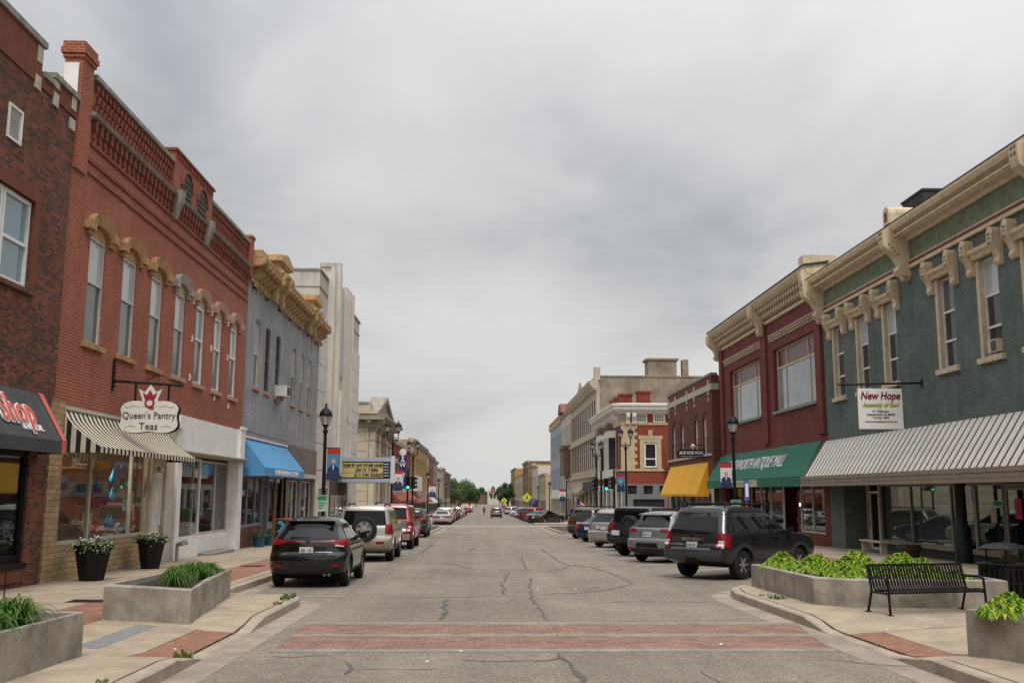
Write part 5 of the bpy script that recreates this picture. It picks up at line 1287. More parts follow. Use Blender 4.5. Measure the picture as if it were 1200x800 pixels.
t = thing('hanging_sign', (XK, 64.4, 5.0), 'black hanging sign with white lettering over the yellow awnings', 'sign')
m = MB(); m.tube((XK, 64.4, 5.02), (12.3, 64.4, 5.08), .03); m.tube((13.0, 64.4, 5.05), (13.0, 64.4, 4.7), .012); m.tube((14.3, 64.4, 5.03), (14.3, 64.4, 4.7), .012); m.build('bracket', black, t)
P = [(12.7, 4.34), (12.82, 4.2), (14.45, 4.2), (14.55, 4.34), (14.55, 4.62), (14.45, 4.74), (12.82, 4.74), (12.7, 4.62)]
m = MB(); m.prism(P, 'y', 64.37, 64.43); bd = m.build('board', black, t)
text('JACK ROSE MUSIC', .27, (13.63, 64.36, 4.52), rx, uz, white_l, bd, ext=.004, sx=.72, bold=.006); [bx(None, (12.95 + .14 * q, 13.05 + .14 * q, 64.362, 64.369, 4.28, 4.32), sgrey, 'small_print', bd) for q in range(10)]
MB().lathe((13.75, 64.4, 4.95), [(.05, -.2), (.16, -.05), (.17, .05), (.05, .17)], 10).build('globe_lamp', M('frosted_globe', (.6, .58, .55), rough=.3), t)

# ---- V: Victorian corner block beyond the side street
redV = BR('bright_red_brick', (.255, .050, .03), (.215, .045, .028), (.2, .07, .05), ms=.008, var=.15)
tanV = M('buff_stone', (.43, .34, .22), rough=.8, var=.16, scale=2, bump=.2, bscale=20)
whV = M('white_cornice', (.66, .645, .61), rough=.55, var=.08, streak=.12)
bV = thing('victorian_building', (XR + 8, 118, gz(118)), 'red brick corner block with white bay windows and white cornice', 'building')
Fs = FY(107.0)
m = MB(); m.box(15.31, 34, 107.31, 130, -2.2, 11.0); m.build('rear_block', redV, bV)
m = MB(Fs); wall(m, 15, 34, 4.55, 9.3, [(17.5, 18.85, 4.7, 7.35), (22.4, 23.7, 4.7, 7.35)]); m.build('side_wall', redV, bV)
for x0 in (17.0, 21.9):
    m = MB(Fs); m.box(-.05, .07, x0, x0 + .48, 4.56, 7.4); m.box(-.05, .07, x0 + 1.87, x0 + 2.35, 4.56, 7.4); m.box(-.05, .1, x0 - .15, x0 + 2.5, 7.75, 8.15); m.box(-.05, .07, x0, x0 + 2.35, 7.402, 7.75); m.box(-.05, .12, x0 + .95, x0 + 1.4, 8.15, 8.75)
    m.build('window_surround', tanV, bV); window(bV, Fs, x0 + .5, x0 + 1.85, 4.7, 7.35, white_trim, pane_dark, pane_dark, f=.14, n=-.03, rail=.35)
bx(Fs, (-.2, .05, 14.95, 16.3, 4.56, 9.29), tanV, 'corner_stone', bV)
for k in range(12): bx(Fs, (-.2, .055, 16.301, 16.301 + (.42 if k % 2 else .16), 4.57 + .393 * k, 4.95 + .393 * k), tanV, 'quoin', bV)
m = MB(); m.box(14.9, 34, 106.88, 107.3, 4.3, 4.55); m.box(14.88, 15.3, 107.3, 130, 4.3, 4.55); m.box(14.9, 34, 106.9, 107.3, 9.3, 9.55); m.box(14.89, 15.3, 107.3, 130, 9.3, 9.55); m.build('stone_band', tanV, bV)
m = MB(); m.box(14.98, 34, 106.99, 107.3, 2.95, 4.3); m.box(14.97, 15.3, 107.3, 130, 2.9, 4.3); m.build('red_fascia', redV, bV)
m = MB(); m.box(14.99, 34, 107.0, 107.3, 9.55, 10.5); m.box(14.985, 15.3, 107.3, 130, 9.55, 10.5); m.build('frieze', tanV, bV)
for x0 in (16.75, 18.7, 20.7, 22.7):
    bx(Fs, (-.01, .06, x0 - .16, x0 + 1.1, 9.6, 10.5), white_trim, 'lattice_frame', bV); bx(Fs, (.061, .07, x0, x0 + .94, 9.72, 10.4), pane_dark, 'lattice_pane', bV)
    m = MB(Fs)
    for q in (.22, .47, .72): m.box(.071, .085, x0 + q - .025, x0 + q + .025, 9.72, 10.4)
    for q in (.2, .34, .5): m.box(.0705, .083, x0, x0 + .94, 9.72 + q - .02, 9.72 + q + .02)
    m.build('lattice', white_trim, bV)
    bx(Fs, (-.01, .03, x0 - .8, x0 - .2, 9.6, 10.5), redV, 'red_panel', bV)
prof = [(0, 10.5), (.35, 10.55), (.6, 10.75), (.95, 10.95), (1.0, 11.2), (1.15, 11.35), (1.15, 11.55), (-.4, 11.75), (-.4, 10.5)]
m = MB(Fs)
for q, b_ in zip(prof, prof[1:] + prof[:1]): m.poly([(q[0], 15 - q[0], q[1]), (q[0], 34, q[1]), (b_[0], 34, b_[1]), (b_[0], 15 - b_[0], b_[1])])
for q, b_ in zip(prof, prof[1:] + prof[:1]): m.poly([(q[0], 15 - q[0], q[1]), (b_[0], 15 - b_[0], b_[1]), (-23, 15 - b_[0], b_[1]), (-23, 15 - q[0], q[1])])
m.build('cornice', whV, bV)
for u in (15.5, 16.15, 21.3): console(Fs, u, .42, 9.35, .75, 1.3, whV, bV, 'cornice_bracket')
for u in (108, 110.5, 113, 115.5, 118, 120.5, 123, 125.5, 128): console(FR, u, .5, 9.2, .8, 1.4, whV, bV, 'cornice_bracket')
for x0, y0 in ((17.2, 109), (15.6, 112), (15.6, 116), (15.6, 120), (22.0, 109)):
    m = MB(); m.box(x0, x0 + 1.4, y0, y0 + 1.2, 11.2, 13.0); m.box(x0 - .1, x0 + 1.5, y0 - .1, y0 + 1.3, 13.0, 13.25); m.build('chimney', redV, bV)
m = MB(FR); wall(m, 107.0, 130, 4.55, 9.3, [(u, u + 1.4, 5.0, 8.3) for u in (109.2, 125.8)]); m.build('front_wall', redV, bV)
for u in (109.2, 125.8): window(bV, FR, u, u + 1.4, 5.0, 8.3, white_trim, pane_dark, pane_dark, f=.12)
for u0 in (111.6, 119.4):
    P = [(0, u0), (.9, u0 + 1.2), (.9, u0 + 3.6), (0, u0 + 4.8)]
    b_ = MB(FR); b_.prism([(-p[0] * -1, p[1]) for p in P], 'z', 4.0, 9.1) if False else None
    m = MB(); m.prism([(XR - p[0], p[1]) for p in P], 'z', 3.6, 4.6); bay = m.build('bay_window', whV, bV)
    m = MB(); m.prism([(XR - p[0], p[1]) for p in P], 'z', 8.2, 9.0); m.build('bay_head', whV, bay)
    m = MB(); m.prism([(XR - p[0] * 1.15, p[1]) for p in P], 'z', 9.0, 9.2); m.prism([(XR - p[0] * .9, p[1]) for p in P], 'z', 9.2, 9.8); m.build('bay_roof', M('bay_roof_brown', (.13, .075, .055)), bay)
    m = MB(); m.prism([(XR - p[0] * .86, p[1]) for p in P], 'z', 4.6, 8.2); m.build('bay_glass', pane_dark, bay)
    for p in P: bx(None, (XR - p[0] - .02, XR - p[0] + .22, p[1] - .16, p[1] + .16, 4.6, 8.2), whV, 'bay_post', bay)
    bx(None, (XR - .9, XR - .72, u0 + 2.3, u0 + 2.5, 4.6, 8.2), whV, 'bay_post', bay)
m = MB(); m.box(15, 34, 107.02, 107.3, 2.9, 2.95); m.build('ledge', tanV, bV)
grV = M('grey_green_timber', (.14, .15, .145), rough=.6)
m = MB(Fs); wall(m, 15, 34, -2.2, 2.9, [(15.6 + 1.75 * k, 16.6 + 1.75 * k, 1.85, 2.75) for k in range(5)] + [(16.2, 19.6, -1.0, 1.3)]); m.build('shop_timber', grV, bV)
for k in range(5): bx(Fs, (-.2, -.18, 15.6 + 1.75 * k, 16.6 + 1.75 * k, 1.85, 2.75), pane_dark, 'transom_pane', bV)
bx(Fs, (-.2, -.18, 16.2, 19.6, -1.0, 1.3), pane_dark, 'pane', bV); bx(Fs, (0, .06, 19.9, 26, -2, 1.4), redV, 'red_panel', bV)
m = MB(FR); wall(m, 107.02, 130, -2.2, 2.9, [(108 + 4.4 * k, 111.4 + 4.4 * k, -.8, 2.2) for k in range(5)]); m.build('front_shop_timber', whV, bV)
for k in range(5): bx(FR, (-.2, -.18, 108 + 4.4 * k, 111.4 + 4.4 * k, -.8, 2.2), pane_dark, 'pane', bV)
for x0 in (19.6,):
    t = thing('balcony_rail', (x0 + 1, 106.4, 4.55), 'black iron fire escape balcony on the red corner block', 'balcony')
    m = MB(); m.box(x0, x0 + 3.2, 106.0, 106.98, 4.5, 4.56); m.build('platform', black, t)
    for k in range(5): MB().tube((x0 + .05 + .77 * k, 106.02, 4.56), (x0 + .05 + .77 * k, 106.02, 5.9), .03).build('baluster', black, t)
    MB().tube((x0, 106.02, 5.9), (x0 + 3.2, 106.02, 5.9), .03).build('rail', black, t)

# ---- W: tall block with a stained blind side wall
stW = M('stained_render', (.27, .235, .18), rough=.95, var=.42, scale=.45, bump=.3, bscale=8, streak=.2)
crW = M('aged_cream_facade', (.47, .42, .34), rough=.75, var=.15, scale=1, streak=.2)
bW = thing('italianate_building', (XR + 8, 150, gz(150)), 'tall Italianate block with stained blind side wall and tall narrow windows', 'building')
m = MB(); m.box(15.35, 44, 130.05, 169, -2.5, 17.3); m.build('main_block', stW, bW)
m = MB(); m.box(15.2, 44.1, 129.95, 169.1, 17.3, 17.5); m.box(22, 25.8, 130, 133, 17.5, 19.6); m.box(21.7, 26.1, 129.8, 133.2, 19.6, 19.85); m.box(26.6, 27.4, 130, 131.2, 17.5, 19.7); m.build('chimneys', stW, bW)
m = MB(); m.box(36, 44, 129.9, 131, 17.5, 17.9); m.build('parapet_step', white_trim, bW)
wops = [(131.0 + 2.9 * k, 132.9 + 2.9 * k, z, z + 4.0) for k in range(13) for z in (5.2, 10.4)]
m = MB(FR); wall(m, 130.0, 169, 3.6, 17.6, wops, depth=.1); ends(m, 130.0, 169, 3.6, 17.6, d=.4); m.build('front_wall', crW, bW)
rbr = M('window_rust_brick', (.15, .075, .055))
for a, c, z0, z1 in wops: window(bW, FR, a, c, z0, z1, rbr, pane_dark, pane_dark, f=.16, n=-.005)
for k in range(14): bx(FR, (0, .05, 130.25 + 2.9 * k, 130.75 + 2.9 * k, 4.4, 15.2), crW, 'pilaster', bW)
m = MB(FR); m.prism([(0, 15.5), (.4, 15.6), (.9, 16.2), (1.1, 16.7), (-.2, 16.9)], 'y', 129.6, 169.2); m.box(0, .35, 129.9, 169, 9.3, 9.7); m.box(0, .3, 129.9, 169, 4.1, 4.5); m.build('cornice', crW, bW)
m = MB(FR); m.box(-.5, .3, 129.8, 130.9, 16.9, 18.6); m.prism([(144, 17.0), (154, 17.0), (151, 18.2), (149, 18.8), (147, 18.2)], 'x', -.4, .4); m.build('parapet_crest', crW, bW)
m = MB(FR); wall(m, 130, 169, -2.6, 3.6, [(131 + 5.4 * k, 135.6 + 5.4 * k, -1.2, 2.2) for k in range(7)]); m.build('shop_wall', crW, bW)
for k in range(7): bx(FR, (-.2, -.18, 131 + 5.4 * k, 135.6 + 5.4 * k, -1.2, 2.2), pane_dark, 'pane', bW)
bx(FR, (0, .5, 132, 145, 2.3, 3.5), M('dark_shop_sign', (.05, .05, .055)), 'shop_sign', bW)
awning(bW, FR, 146, 156, 3.2, 2.0, 1.0, .2, M('tan_canvas', (.35, .30, .22)))
# ---- generic blocks further down the street
def block(side, X, y0, y1, zt, mat, label, trim, nwin=4, floors=2, depth=16, aw_=None, name='shop_building', winmat=None, crest=None, zsh=None):
    xf = (lambda n, u, z: (X + n, u, z)) if side < 0 else (lambda n, u, z: (X - n, u, z))
    ym = (y0 + y1) / 2; g = gz(ym); b = thing(name, (X + side * depth / 2, ym, g), label, 'building', 'far shops along the street')
    zs = (zsh if zsh is not None else g + 4.2)
    m = MB(xf); m.box(-depth, -.3, y0 + .02, y1 - .02, g - 1.5, zt - .35); m.build('rear_block', mat, b)
    ops = []; H = zt - .9 - zs; fl = max(1, floors - 1)
    L_ = (y1 - y0) / nwin
    for f in range(fl):
        z0 = zs + .5 + f * H / fl
        for k in range(nwin): ops.append((y0 + L_ * (k + .28), y0 + L_ * (k + .72), z0, z0 + H / fl * .68))
    m = MB(xf); wall(m, y0, y1, zs, zt - .3, ops, depth=.29); ends(m, y0, y1, zs, zt - .3); m.build('wall', mat, b)
    for a, c, z0, z1 in ops: window(b, xf, a, c, z0, z1, trim, winmat or pane_dark, pane_dark, f=.12, n=-.12)
    m = MB(xf); m.prism([(0, zt - .75), (.25, zt - .7), (.5, zt - .3), (.5, zt - .15), (-.5, zt), (-.5, zt - .75)], 'y', y0 - .02, y1 + .02); m.build('cornice', trim, b)
    sh = [(y0 + L_ * k + .4, y0 + L_ * (k + 1) - .4, g + .7, zs - 1.0) for k in range(nwin)]
    m = MB(xf); wall(m, y0, y1, g - 1.5, zs, sh, depth=.29); ends(m, y0, y1, g - 1.5, zs); m.build('shop_wall', trim, b)
    for a, c, z0, z1 in sh: bx(xf, (-.2, -.18, a, c, z0, z1), pane_dark, 'pane', b)
    if aw_: awning(b, xf, y0 + .6, y1 - .6, zs - .4, zs - 1.5, 1.3, .25, aw_)
    return b
ble = M('blue_grey_front', (.29, .33, .37), rough=.7, var=.12); mcr = M('pale_cream_front', (.50, .46, .39), rough=.75, var=.12)
tan1 = M('tan_front', (.42, .34, .23), rough=.8, var=.15); gold = M('golden_brick_front', (.30, .195, .07), rough=.85, var=.15); brn = M('brown_front', (.16, .10, .075), rough=.85, var=.18)
grn_ = M('grey_front', (.26, .25, .24), rough=.8, var=.15); rdb = M('dull_red_front', (.22, .085, .06), rough=.85, var=.15); och = M('ochre_front', (.37, .23, .10), rough=.85, var=.15)
mid = M('taupe_trim', (.36, .32, .27), rough=.8, var=.12)
b = block(1, XR, 169.1, 190, 16.6, mcr, 'pale cream three storey block next to the tall Italianate block', mid, 5, 3, winmat=pane_grey)
m = MB(FR); m.box(-.2, 1.2, 170, 178, 5.0, 9.5); m.box(-.3, 1.4, 169.8, 178.2, 9.5, 10.1); m.build('oriel', brn, b)
m = MB(FR); m.prism([(178, 16.5), (186, 16.5), (184, 18.2), (180, 18.2)], 'x', -.4, 1.0); m.build('gable', rdb, b)
b = block(1, XR, 190.1, 221, 16.2, ble, 'blue grey three storey block with tall glazed bays', mcr, 9, 3, winmat=pane_blue)
for k in range(6): bx(FR, (-.3, .3, 191 + 5.6 * k, 193 + 5.6 * k, 16.1, 17.1), rdb, 'parapet_post', b)
bx(FR, (0, .3, 192, 214, .9, 2.6), white_trim, 'sign_board', b)
block(1, XR, 238, 262, 6.9, tan1, 'low tan shop just past the blue grey block', mid, 4, 2)
block(1, XR - .6, 262.1, 292, 9.6, mcr, 'cream two storey shop behind the low tan shop', tan1, 4, 2, aw_=M('blue_awning_far', (.03, .05, .14)))
block(1, XR - .2, 292.1, 330, 10.8, gold, 'golden brick two storey shop with flat roof, right side', tan1, 5, 2)
block(1, XR - .2, 330.1, 372, 13.0, brn, 'tall brown brick block with flat roof, right side far off', tan1, 5, 3)
block(1, XR, 372.1, 470, 9.5, tan1, 'long tan two storey terrace far down the right side', mid, 8, 2)
block(1, XR, 470.1, 540, 14.0, gold, 'golden brick three storey block farthest down the right side', brn, 6, 3)
# the street goes on behind the viewer
block(-1, XL, -26, 5.95, 9.6, rdb, 'dull red brick shop on the left behind the viewer', mid, 5, 2)
block(-1, XL, -62, -26.1, 10.8, tan1, 'tan shop on the left farther behind the viewer', mid, 5, 2)
block(1, XR, -24, 7.95, 10.4, och, 'ochre brick shop on the right behind the viewer', mid, 5, 2)
block(1, XR, -62, -24.1, 9.4, brn, 'brown brick shop on the right farther behind the viewer', mid, 5, 2)
block(-1, XL, -130, -80, 10.5, grn_, 'grey shop on the left beyond the crossing behind the viewer', mid, 4, 2)
block(1, XR, -130, -80, 11, rdb, 'dull red shop on the right beyond the crossing behind the viewer', mid, 4, 2)
XE2 = -11.5
b = block(-1, XE2, 121.6, 156, 8.9, redV, 'red brick shop with blue vertical sign past the classical building', whV, 4, 2, aw_=M('terracotta_awning', (.28, .07, .04)))
b2 = block(-1, XE2, 156.1, 200, 10.6, och, 'ochre brick shop with louvred front, left side', mid, 8, 2, winmat=brn, aw_=M('rust_awning', (.22, .08, .05)))
bx(lambda n, u, z: (XE2 + n, u, z), (0, .9, 158, 172, 2.2, 4.6), white_trim, 'sign_board', b2)
block(-1, XE2, 200.1, 209, 10.2, tan1, 'narrow tan shop between ochre and red fronts, left side', mid, 2, 2)
block(-1, XE2, 209.1, 228, 10.0, rdb, 'dull red brick shop, left side past the narrow tan shop', mid, 4, 2, aw_=M('white_awning', (.5, .5, .5)))
block(-1, XE2, 228.1, 246, 9.6, grn_, 'dark grey shop with bracketed top, left side', mid, 4, 2, aw_=M('navy_awning', (.02, .03, .07)))
block(-1, XE2, 246.1, 270, 8.2, mcr, 'pale cream shop front, left side beyond the grey shop', tan1, 4, 2, aw_=M('green_awning_far', (.02, .07, .05)))
block(-1, XE2, 270.1, 290, 9.0, tan1, 'tan shop front, left side second from the last', mid, 4, 2)
block(-1, XE2, 290.1, 345, 8.4, brn, 'dark brown brick shop, last of the left row before the trees', tan1, 6, 2)
# blue vertical sign
t = thing('vertical_sign', (XE2, 131, 3.0), 'blue vertical sign with white letters on the red brick shop', 'sign')
nav = M('sign_navy', (.025, .03, .17), rough=.4); bd = bx(None, (XE2 + .35, XE2 + 1.3, 130.85, 131.1, 2.6, 7.2), nav, 'panel', t); MB().tube((XE2 + .825, 130.8, 7.2), (XE2 + .825, 131.15, 7.2), .475, 16).build('round_top', white_trim, t)
for i, ch_ in enumerate('LAW OFF'):
    if ch_ != ' ': text(ch_, .78, (XE2 + .825, 130.83, 6.75 - .62 * i), rx, uz, white_l, bd, ext=.01, bold=.02)
m = MB(); m.box(XE2, XE2 + .35, 130.95, 131.0, 6, 6.1); m.build('bracket', black, t)
# ---- street end: brick hall, low block and trees
bH = thing('gabled_hall', (6, 620, gz(620)), 'red and cream gabled hall closing the far end of the street', 'building')
m = MB(); m.box(3.2, 9.2, 620, 640, -6, 2.5); m.build('main_block', rdb, bH)
m = MB(); P = [(2.6, -6), (9.6, -6), (9.6, 2.5), (8.9, 3.6), (7.7, 4.2), (7.4, 5.6), (6.1, 6.9), (4.8, 5.6), (4.5, 4.2), (3.3, 3.6), (2.6, 2.5)]; m.prism(P, 'y', 618, 620); m.build('gable_wall', mcr, bH)
m = MB(); P = arcpts(3.4, 8.8, .8, 2.8, 12); Q = arcpts(4.1, 8.1, .8, 2.0, 12)
for k in range(12): m.hexa([(P[k][0], 617.6, P[k][1]), (P[k + 1][0], 617.6, P[k + 1][1]), (P[k + 1][0], 618, P[k + 1][1]), (P[k][0], 618, P[k][1]), (Q[k][0], 617.6, Q[k][1]), (Q[k + 1][0], 617.6, Q[k + 1][1]), (Q[k + 1][0], 618, Q[k + 1][1]), (Q[k][0], 618, Q[k][1])])
m.build('arch_ring', rdb, bH); m = MB(); m.prism([(4.8, 4.2), (7.4, 4.2), (7.1, 5.5), (6.1, 6.5), (5.1, 5.5)], 'y', 617.7, 618); m.build('gable_panel', rdb, bH)
for x0 in (4.4, 6.4): bx(None, (x0, x0 + 1.3, 617.7, 617.95, -1, 1.8), pane_dark, 'window', bH)
bL = thing('low_hall', (-18, 640, gz(640)), 'long low brown brick hall at the far left end of the street', 'building')
m = MB(); m.box(-60, 2.4, 622, 650, -6, 1.6); m.build('main_block', brn, bL)
m = MB(); m.box(-60.3, 2.45, 621.5, 650.3, 1.6, 3.0); m.build('roof', M('dark_brown_roof', (.06, .04, .035)), bL)
for k in range(8): bx(None, (-56 + 7 * k, -52 + 7 * k, 621.6, 621.95, -3.5, -.6), pane_dark, 'window', bL)
tree_m = [leafmat('tree_leaf_light', (.045, .085, .022), (.10, .16, .04)), leafmat('tree_leaf_dark', (.03, .06, .02), (.065, .11, .035))]
bark = M('bark', (.07, .055, .04), rough=.95, var=.3)
def tree(x, y, h, r, label, seed, mt, narrow=1.0):
    rr = random.Random(seed); g = gz(y); t = thing('street_tree', (x, y, g), label, 'tree', 'trees at the far end of the street')
    m = MB(); m.tube((x, y, g - .2), (x, y, g + h * .5), h * .028, 8, h * .016)
    blobs = []
    for k in range(9):
        a = rr.uniform(0, 2 * PI); q = r * rr.uniform(.25, .75); z = g + h * rr.uniform(.42, .9); q *= (1.2 - abs((z - g) / h - .55)) * narrow
        c = Vector((x + q * math.cos(a), y + q * math.sin(a), z)); blobs.append((c, r * rr.uniform(.3, .48)))
        m.tube((x, y, g + h * rr.uniform(.25, .45)), c, h * .012, 5, h * .003)
    m.build('trunk', bark, t); m = MB()
    for c, br_ in blobs:
        for k in range(420):
            d = Vector((rr.gauss(0, 1), rr.gauss(0, 1), rr.gauss(0, .8))).normalized() * br_ * (rr.random() ** .4)
            p = c + d; s = rr.uniform(.18, .34); a = Vector((rr.gauss(0, 1), rr.gauss(0, 1), rr.gauss(0, 1))).normalized() * s; b_ = a.orthogonal().normalized() * s * .6
            m.poly([p - a, p + b_, p + a, p - b_])
    m.build('crown', mt, t, recalc=False)
for i, (x, y, h, r) in enumerate([(-9.5, 385, 12.0, 5.5), (-5.5, 410, 10, 4.6), (-15, 395, 13, 6), (-3.4, 480, 9.5, 4.5), (-11, 480, 12, 6), (-8, 560, 11, 6), (-16, 560, 12, 7)]):
    tree(x, y, h, r, ORD[i] + ' green tree in the clump beyond the end of the left row', 20 + i, tree_m[i % 2])
for i, (x, y, h, r, nr) in enumerate([(10.8, 430, 11.5, 3.6, .6), (8.8, 450, 8.5, 3.2, 1), (12.0, 500, 12, 5, .8), (10.8, 560, 10, 4.5, 1)]):
    tree(x, y, h, r, ORD[i] + ' dark green tree near the far end of the right row', 40 + i, tree_m[1], nr)
for i in range(7): tree(-26 + 9 * i, -150 + rnd.uniform(-6, 6), 13 + rnd.uniform(-2, 3), 7, ORD[i] + ' tree from the left closing the street behind the viewer', 80 + i, tree_m[i % 2])
for i in range(12): tree(-60 + 13 * i + rnd.uniform(-3, 3), 690 + rnd.uniform(-10, 10), 9 + rnd.uniform(-2, 2), 8, ORD[i] + ' tree from the left in the row behind the halls at the street end', 60 + i, tree_m[i % 2])
# ================================================================== street furniture
frost = M('frosted_lantern_glass', (.42, .41, .38), rough=.25, var=.1, spec=.6)
def lantern(par, x, z, s=1.0):
    m = MB(); m.lathe((x, 0, z), [(.05 * s, -.32 * s), (.10 * s, -.28 * s), (.12 * s, -.22 * s)], 12); m.build('lantern_seat', black, par, smooth=40)
    m = MB(); m.lathe((x, 0, z), [(.12 * s, -.22 * s), (.20 * s, .06 * s), (.19 * s, .08 * s)], 14); m.build('lantern_glass', frost, par, smooth=40)
    m = MB(); m.lathe((x, 0, z), [(.225 * s, .07 * s), (.23 * s, .11 * s), (.19 * s, .22 * s), (.11 * s, .31 * s), (.04 * s, .36 * s), (.03 * s, .42 * s), (.045 * s, .45 * s), (.005, .52 * s)], 14); m.build('lantern_cap', black, par, smooth=50)
    m = MB()
    for k in range(6):
        a = PI / 3 * k; m.tube((x + .12 * s * math.cos(a), .12 * s * math.sin(a), z - .22 * s), (x + .205 * s * math.cos(a), .205 * s * math.sin(a), z + .08 * s), .01 * s, 4)
    m.build('lantern_rib', black, par)
def lamp_post(h, double=False):
    t = thing('street_lamp', (0, 0, 0), 'black street lamp', 'street lamp', 'black lantern street lamps', local=True)
    MB().lathe((0, 0, 0), [(.22, 0), (.22, .12), (.18, .16), (.17, .55), (.13, .65), (.11, .9), (.085, 1.0)], 14).build('base', black, t, smooth=35)
    top = h - (.9 if double else .32)
    MB().lathe((0, 0, 0), [(.078, .95), (.062, top)], 12).build('pole', black, t, smooth=35)
    MB().lathe((0, 0, top), [(.06, -.3), (.1, -.24), (.1, -.16), (.065, -.1), (.065, .0), (.09, .02)], 12).build('collar', black, t, smooth=35)
    if double:
        m = MB(); m.path([(0, 0, top - .25), (.12, 0, top - .05), (.36, 0, top + .1), (.36, 0, h - .3)], .035); m.path([(0, 0, top - .25), (-.12, 0, top - .05), (-.36, 0, top + .1), (-.36, 0, h - .3)], .035); m.tube((-.36, 0, top + .1), (.36, 0, top + .1), .025); m.build('crossarm', black, t)
        MB().lathe((0, 0, top), [(.07, 0), (.03, .12), (.05, .2), (.005, .3)], 10).build('finial', black, t)
        lantern(t, -.36, h); lantern(t, .36, h)
    else: lantern(t, 0, h, 1.15)
    return t
lp = lamp_post(5.05); lp2 = lamp_post(6.85, True)
def place(first, used, x, y, lab, z=None):
    loc = (x, y, (hs(x, y) if y < 87 else gz(y) + .15) if z is None else z)
    if not used: first.location = loc; first['label'] = lab; used.append(1); return first
    return clone_tree(first, loc, 0, lab)
u1_, u2_ = [], []
place(lp, u1_, -6.15, 38.4, 'black street lamp nearest the camera on the left, beside the blue awning')
place(lp, u1_, 10.45, 41.0, 'black street lamp in front of the green antique mall awning')
for y, lb in ((113, 'single lantern street lamp past the side street, first on the left'), (140, 'single lantern street lamp, second past the side street on the left'), (168, 'single lantern street lamp, third past the side street on the left'), (196, 'single lantern street lamp farthest off on the left')):
    place(lp, u1_, -6.3, y, lb)
for y, lb in ((124, 'single lantern street lamp past the side street, first on the right'), (156, 'single lantern street lamp, second past the side street on the right'), (188, 'single lantern street lamp, third past the side street on the right'), (220, 'single lantern street lamp farthest off on the right')):
    place(lp, u1_, 10.4, y, lb)
place(lp2, u2_, -6.1, 66.3, 'two lantern street lamp by the end of the theatre marquee')
place(lp2, u2_, -6.05, 85, 'two lantern street lamp behind the left traffic signal')
place(lp2, u2_, 10.2, 70.6, 'two lantern street lamp in front of the red corner block')
place(lp2, u2_, 9.75, 85, 'two lantern street lamp by the right traffic signals')
# banners on the lamp posts
b_red = M('banner_red', (.36, .03, .03), var=.05); b_blue = M('banner_sky', (.06, .20, .36), var=.08); b_navy = M('banner_navy', (.015, .03, .10), var=.1); skin = M('skin', (.50, .30, .21), var=.05); b_wht = M('banner_white', (.6, .6, .6), var=.05)
def banner(x, y, z, s, w, h, label, face=True):
    """s: +1 hangs to the right of the post"""
    t = thing('lamp_banner', (x, y, z), label, 'banner'); x0, x1 = (x + .1, x + .1 + w) if s > 0 else (x - .1 - w, x - .1)
    for zz_ in (z + .02, z + h): MB().tube((x, y, zz_), (x1 if s > 0 else x0, y, zz_), .018).build('arm', black, t)
    bx(None, (x0, x1, y - .01, y + .01, z + h * .80, z + h), b_red, 'header', t); bx(None, (x0, x1, y - .01, y + .01, z + h * .22, z + h * .799), b_blue if face else b_wht, 'portrait_field', t); bx(None, (x0, x1, y - .01, y + .01, z + .02, z + h * .219), b_navy, 'footer', t)
    c = (x0 + x1) / 2
    m = MB(); m.lathe((c, y - .012, z + h * .58), [(.001, -.01), (w * .17, -.008), (w * .17, 0)], 14, axis='y'); m.build('portrait_head', skin, t)
    m = MB(); m.prism([(c - w * .45, z + h * .23), (c + w * .45, z + h * .23), (c + w * .4, z + h * .38), (c + w * .12, z + h * .46), (c - w * .12, z + h * .46), (c - w * .4, z + h * .38)], 'y', y - .02, y - .011); m.build('portrait_uniform', b_navy, t)
    m = MB(); m.prism([(c - w * .07, z + h * .45), (c, z + h * .28), (c + w * .07, z + h * .45)], 'y', y - .026, y - .021); m.build('portrait_shirt', b_wht, t)
banner(-6.15, 38.4, 2.35, 1, .50, 1.22, 'military portrait banner on the lamp post beside the theatre marquee')
banner(10.45, 41.0, 2.1, -1, .48, 1.05, 'military portrait banner on the lamp post before the green awning', False)
banner(10.2, 70.6, 2.0, -1, .58, 1.3, 'red and blue portrait banner on the two lantern lamp post, right side', True)
banner(-6.1, 66.3, 2.0, 1, .62, 1.4, 'pale round emblem banner on the two lantern lamp post, left side', False)
banner(-6.3, 113, 1.4, 1, .8, 1.5, 'red topped banner on the first far lamp post on the left', False)
banner(10.4, 124, .9, -1, .8, 1.5, 'red topped banner on the first far lamp post on the right', False)
# parking signs on the lamp posts
psg = M('pale_green_sign', (.34, .46, .38), rough=.5); psd = M('sign_green', (.02, .20, .12), rough=.5)
def psign(x, y, z, label):
    t = thing('parking_sign', (x, y, z), label, 'sign'); bx(None, (x - .2, x + .2, y - .13, y - .115, z, z + .62), psg, 'plate', t); bx(None, (x - .17, x + .17, y - .134, y - .131, z + .42, z + .59), psd, 'header', t)
    bx(None, (x - .2, x + .2, y - .114, y - .06, z + .25, z + .3), steel, 'clamp', t)
    for q in range(3): bx(None, (x - .13, x + .13 - .05 * q, y - .134, y - .131, z + .30 - .09 * q, z + .34 - .09 * q), psd, 'print_line', t)
psign(-6.17, 38.4, 1.15, 'pale green parking sign on the left lamp post'); psign(10.45, 41.0, 1.0, 'pale green parking sign on the right lamp post')
t = thing('blue_parking_sign', (11.1, 41.6, hs(11.1, 41.6)), 'blue narrow sign on a thin steel post before the green awning', 'sign'); z = hs(11.1, 41.6)
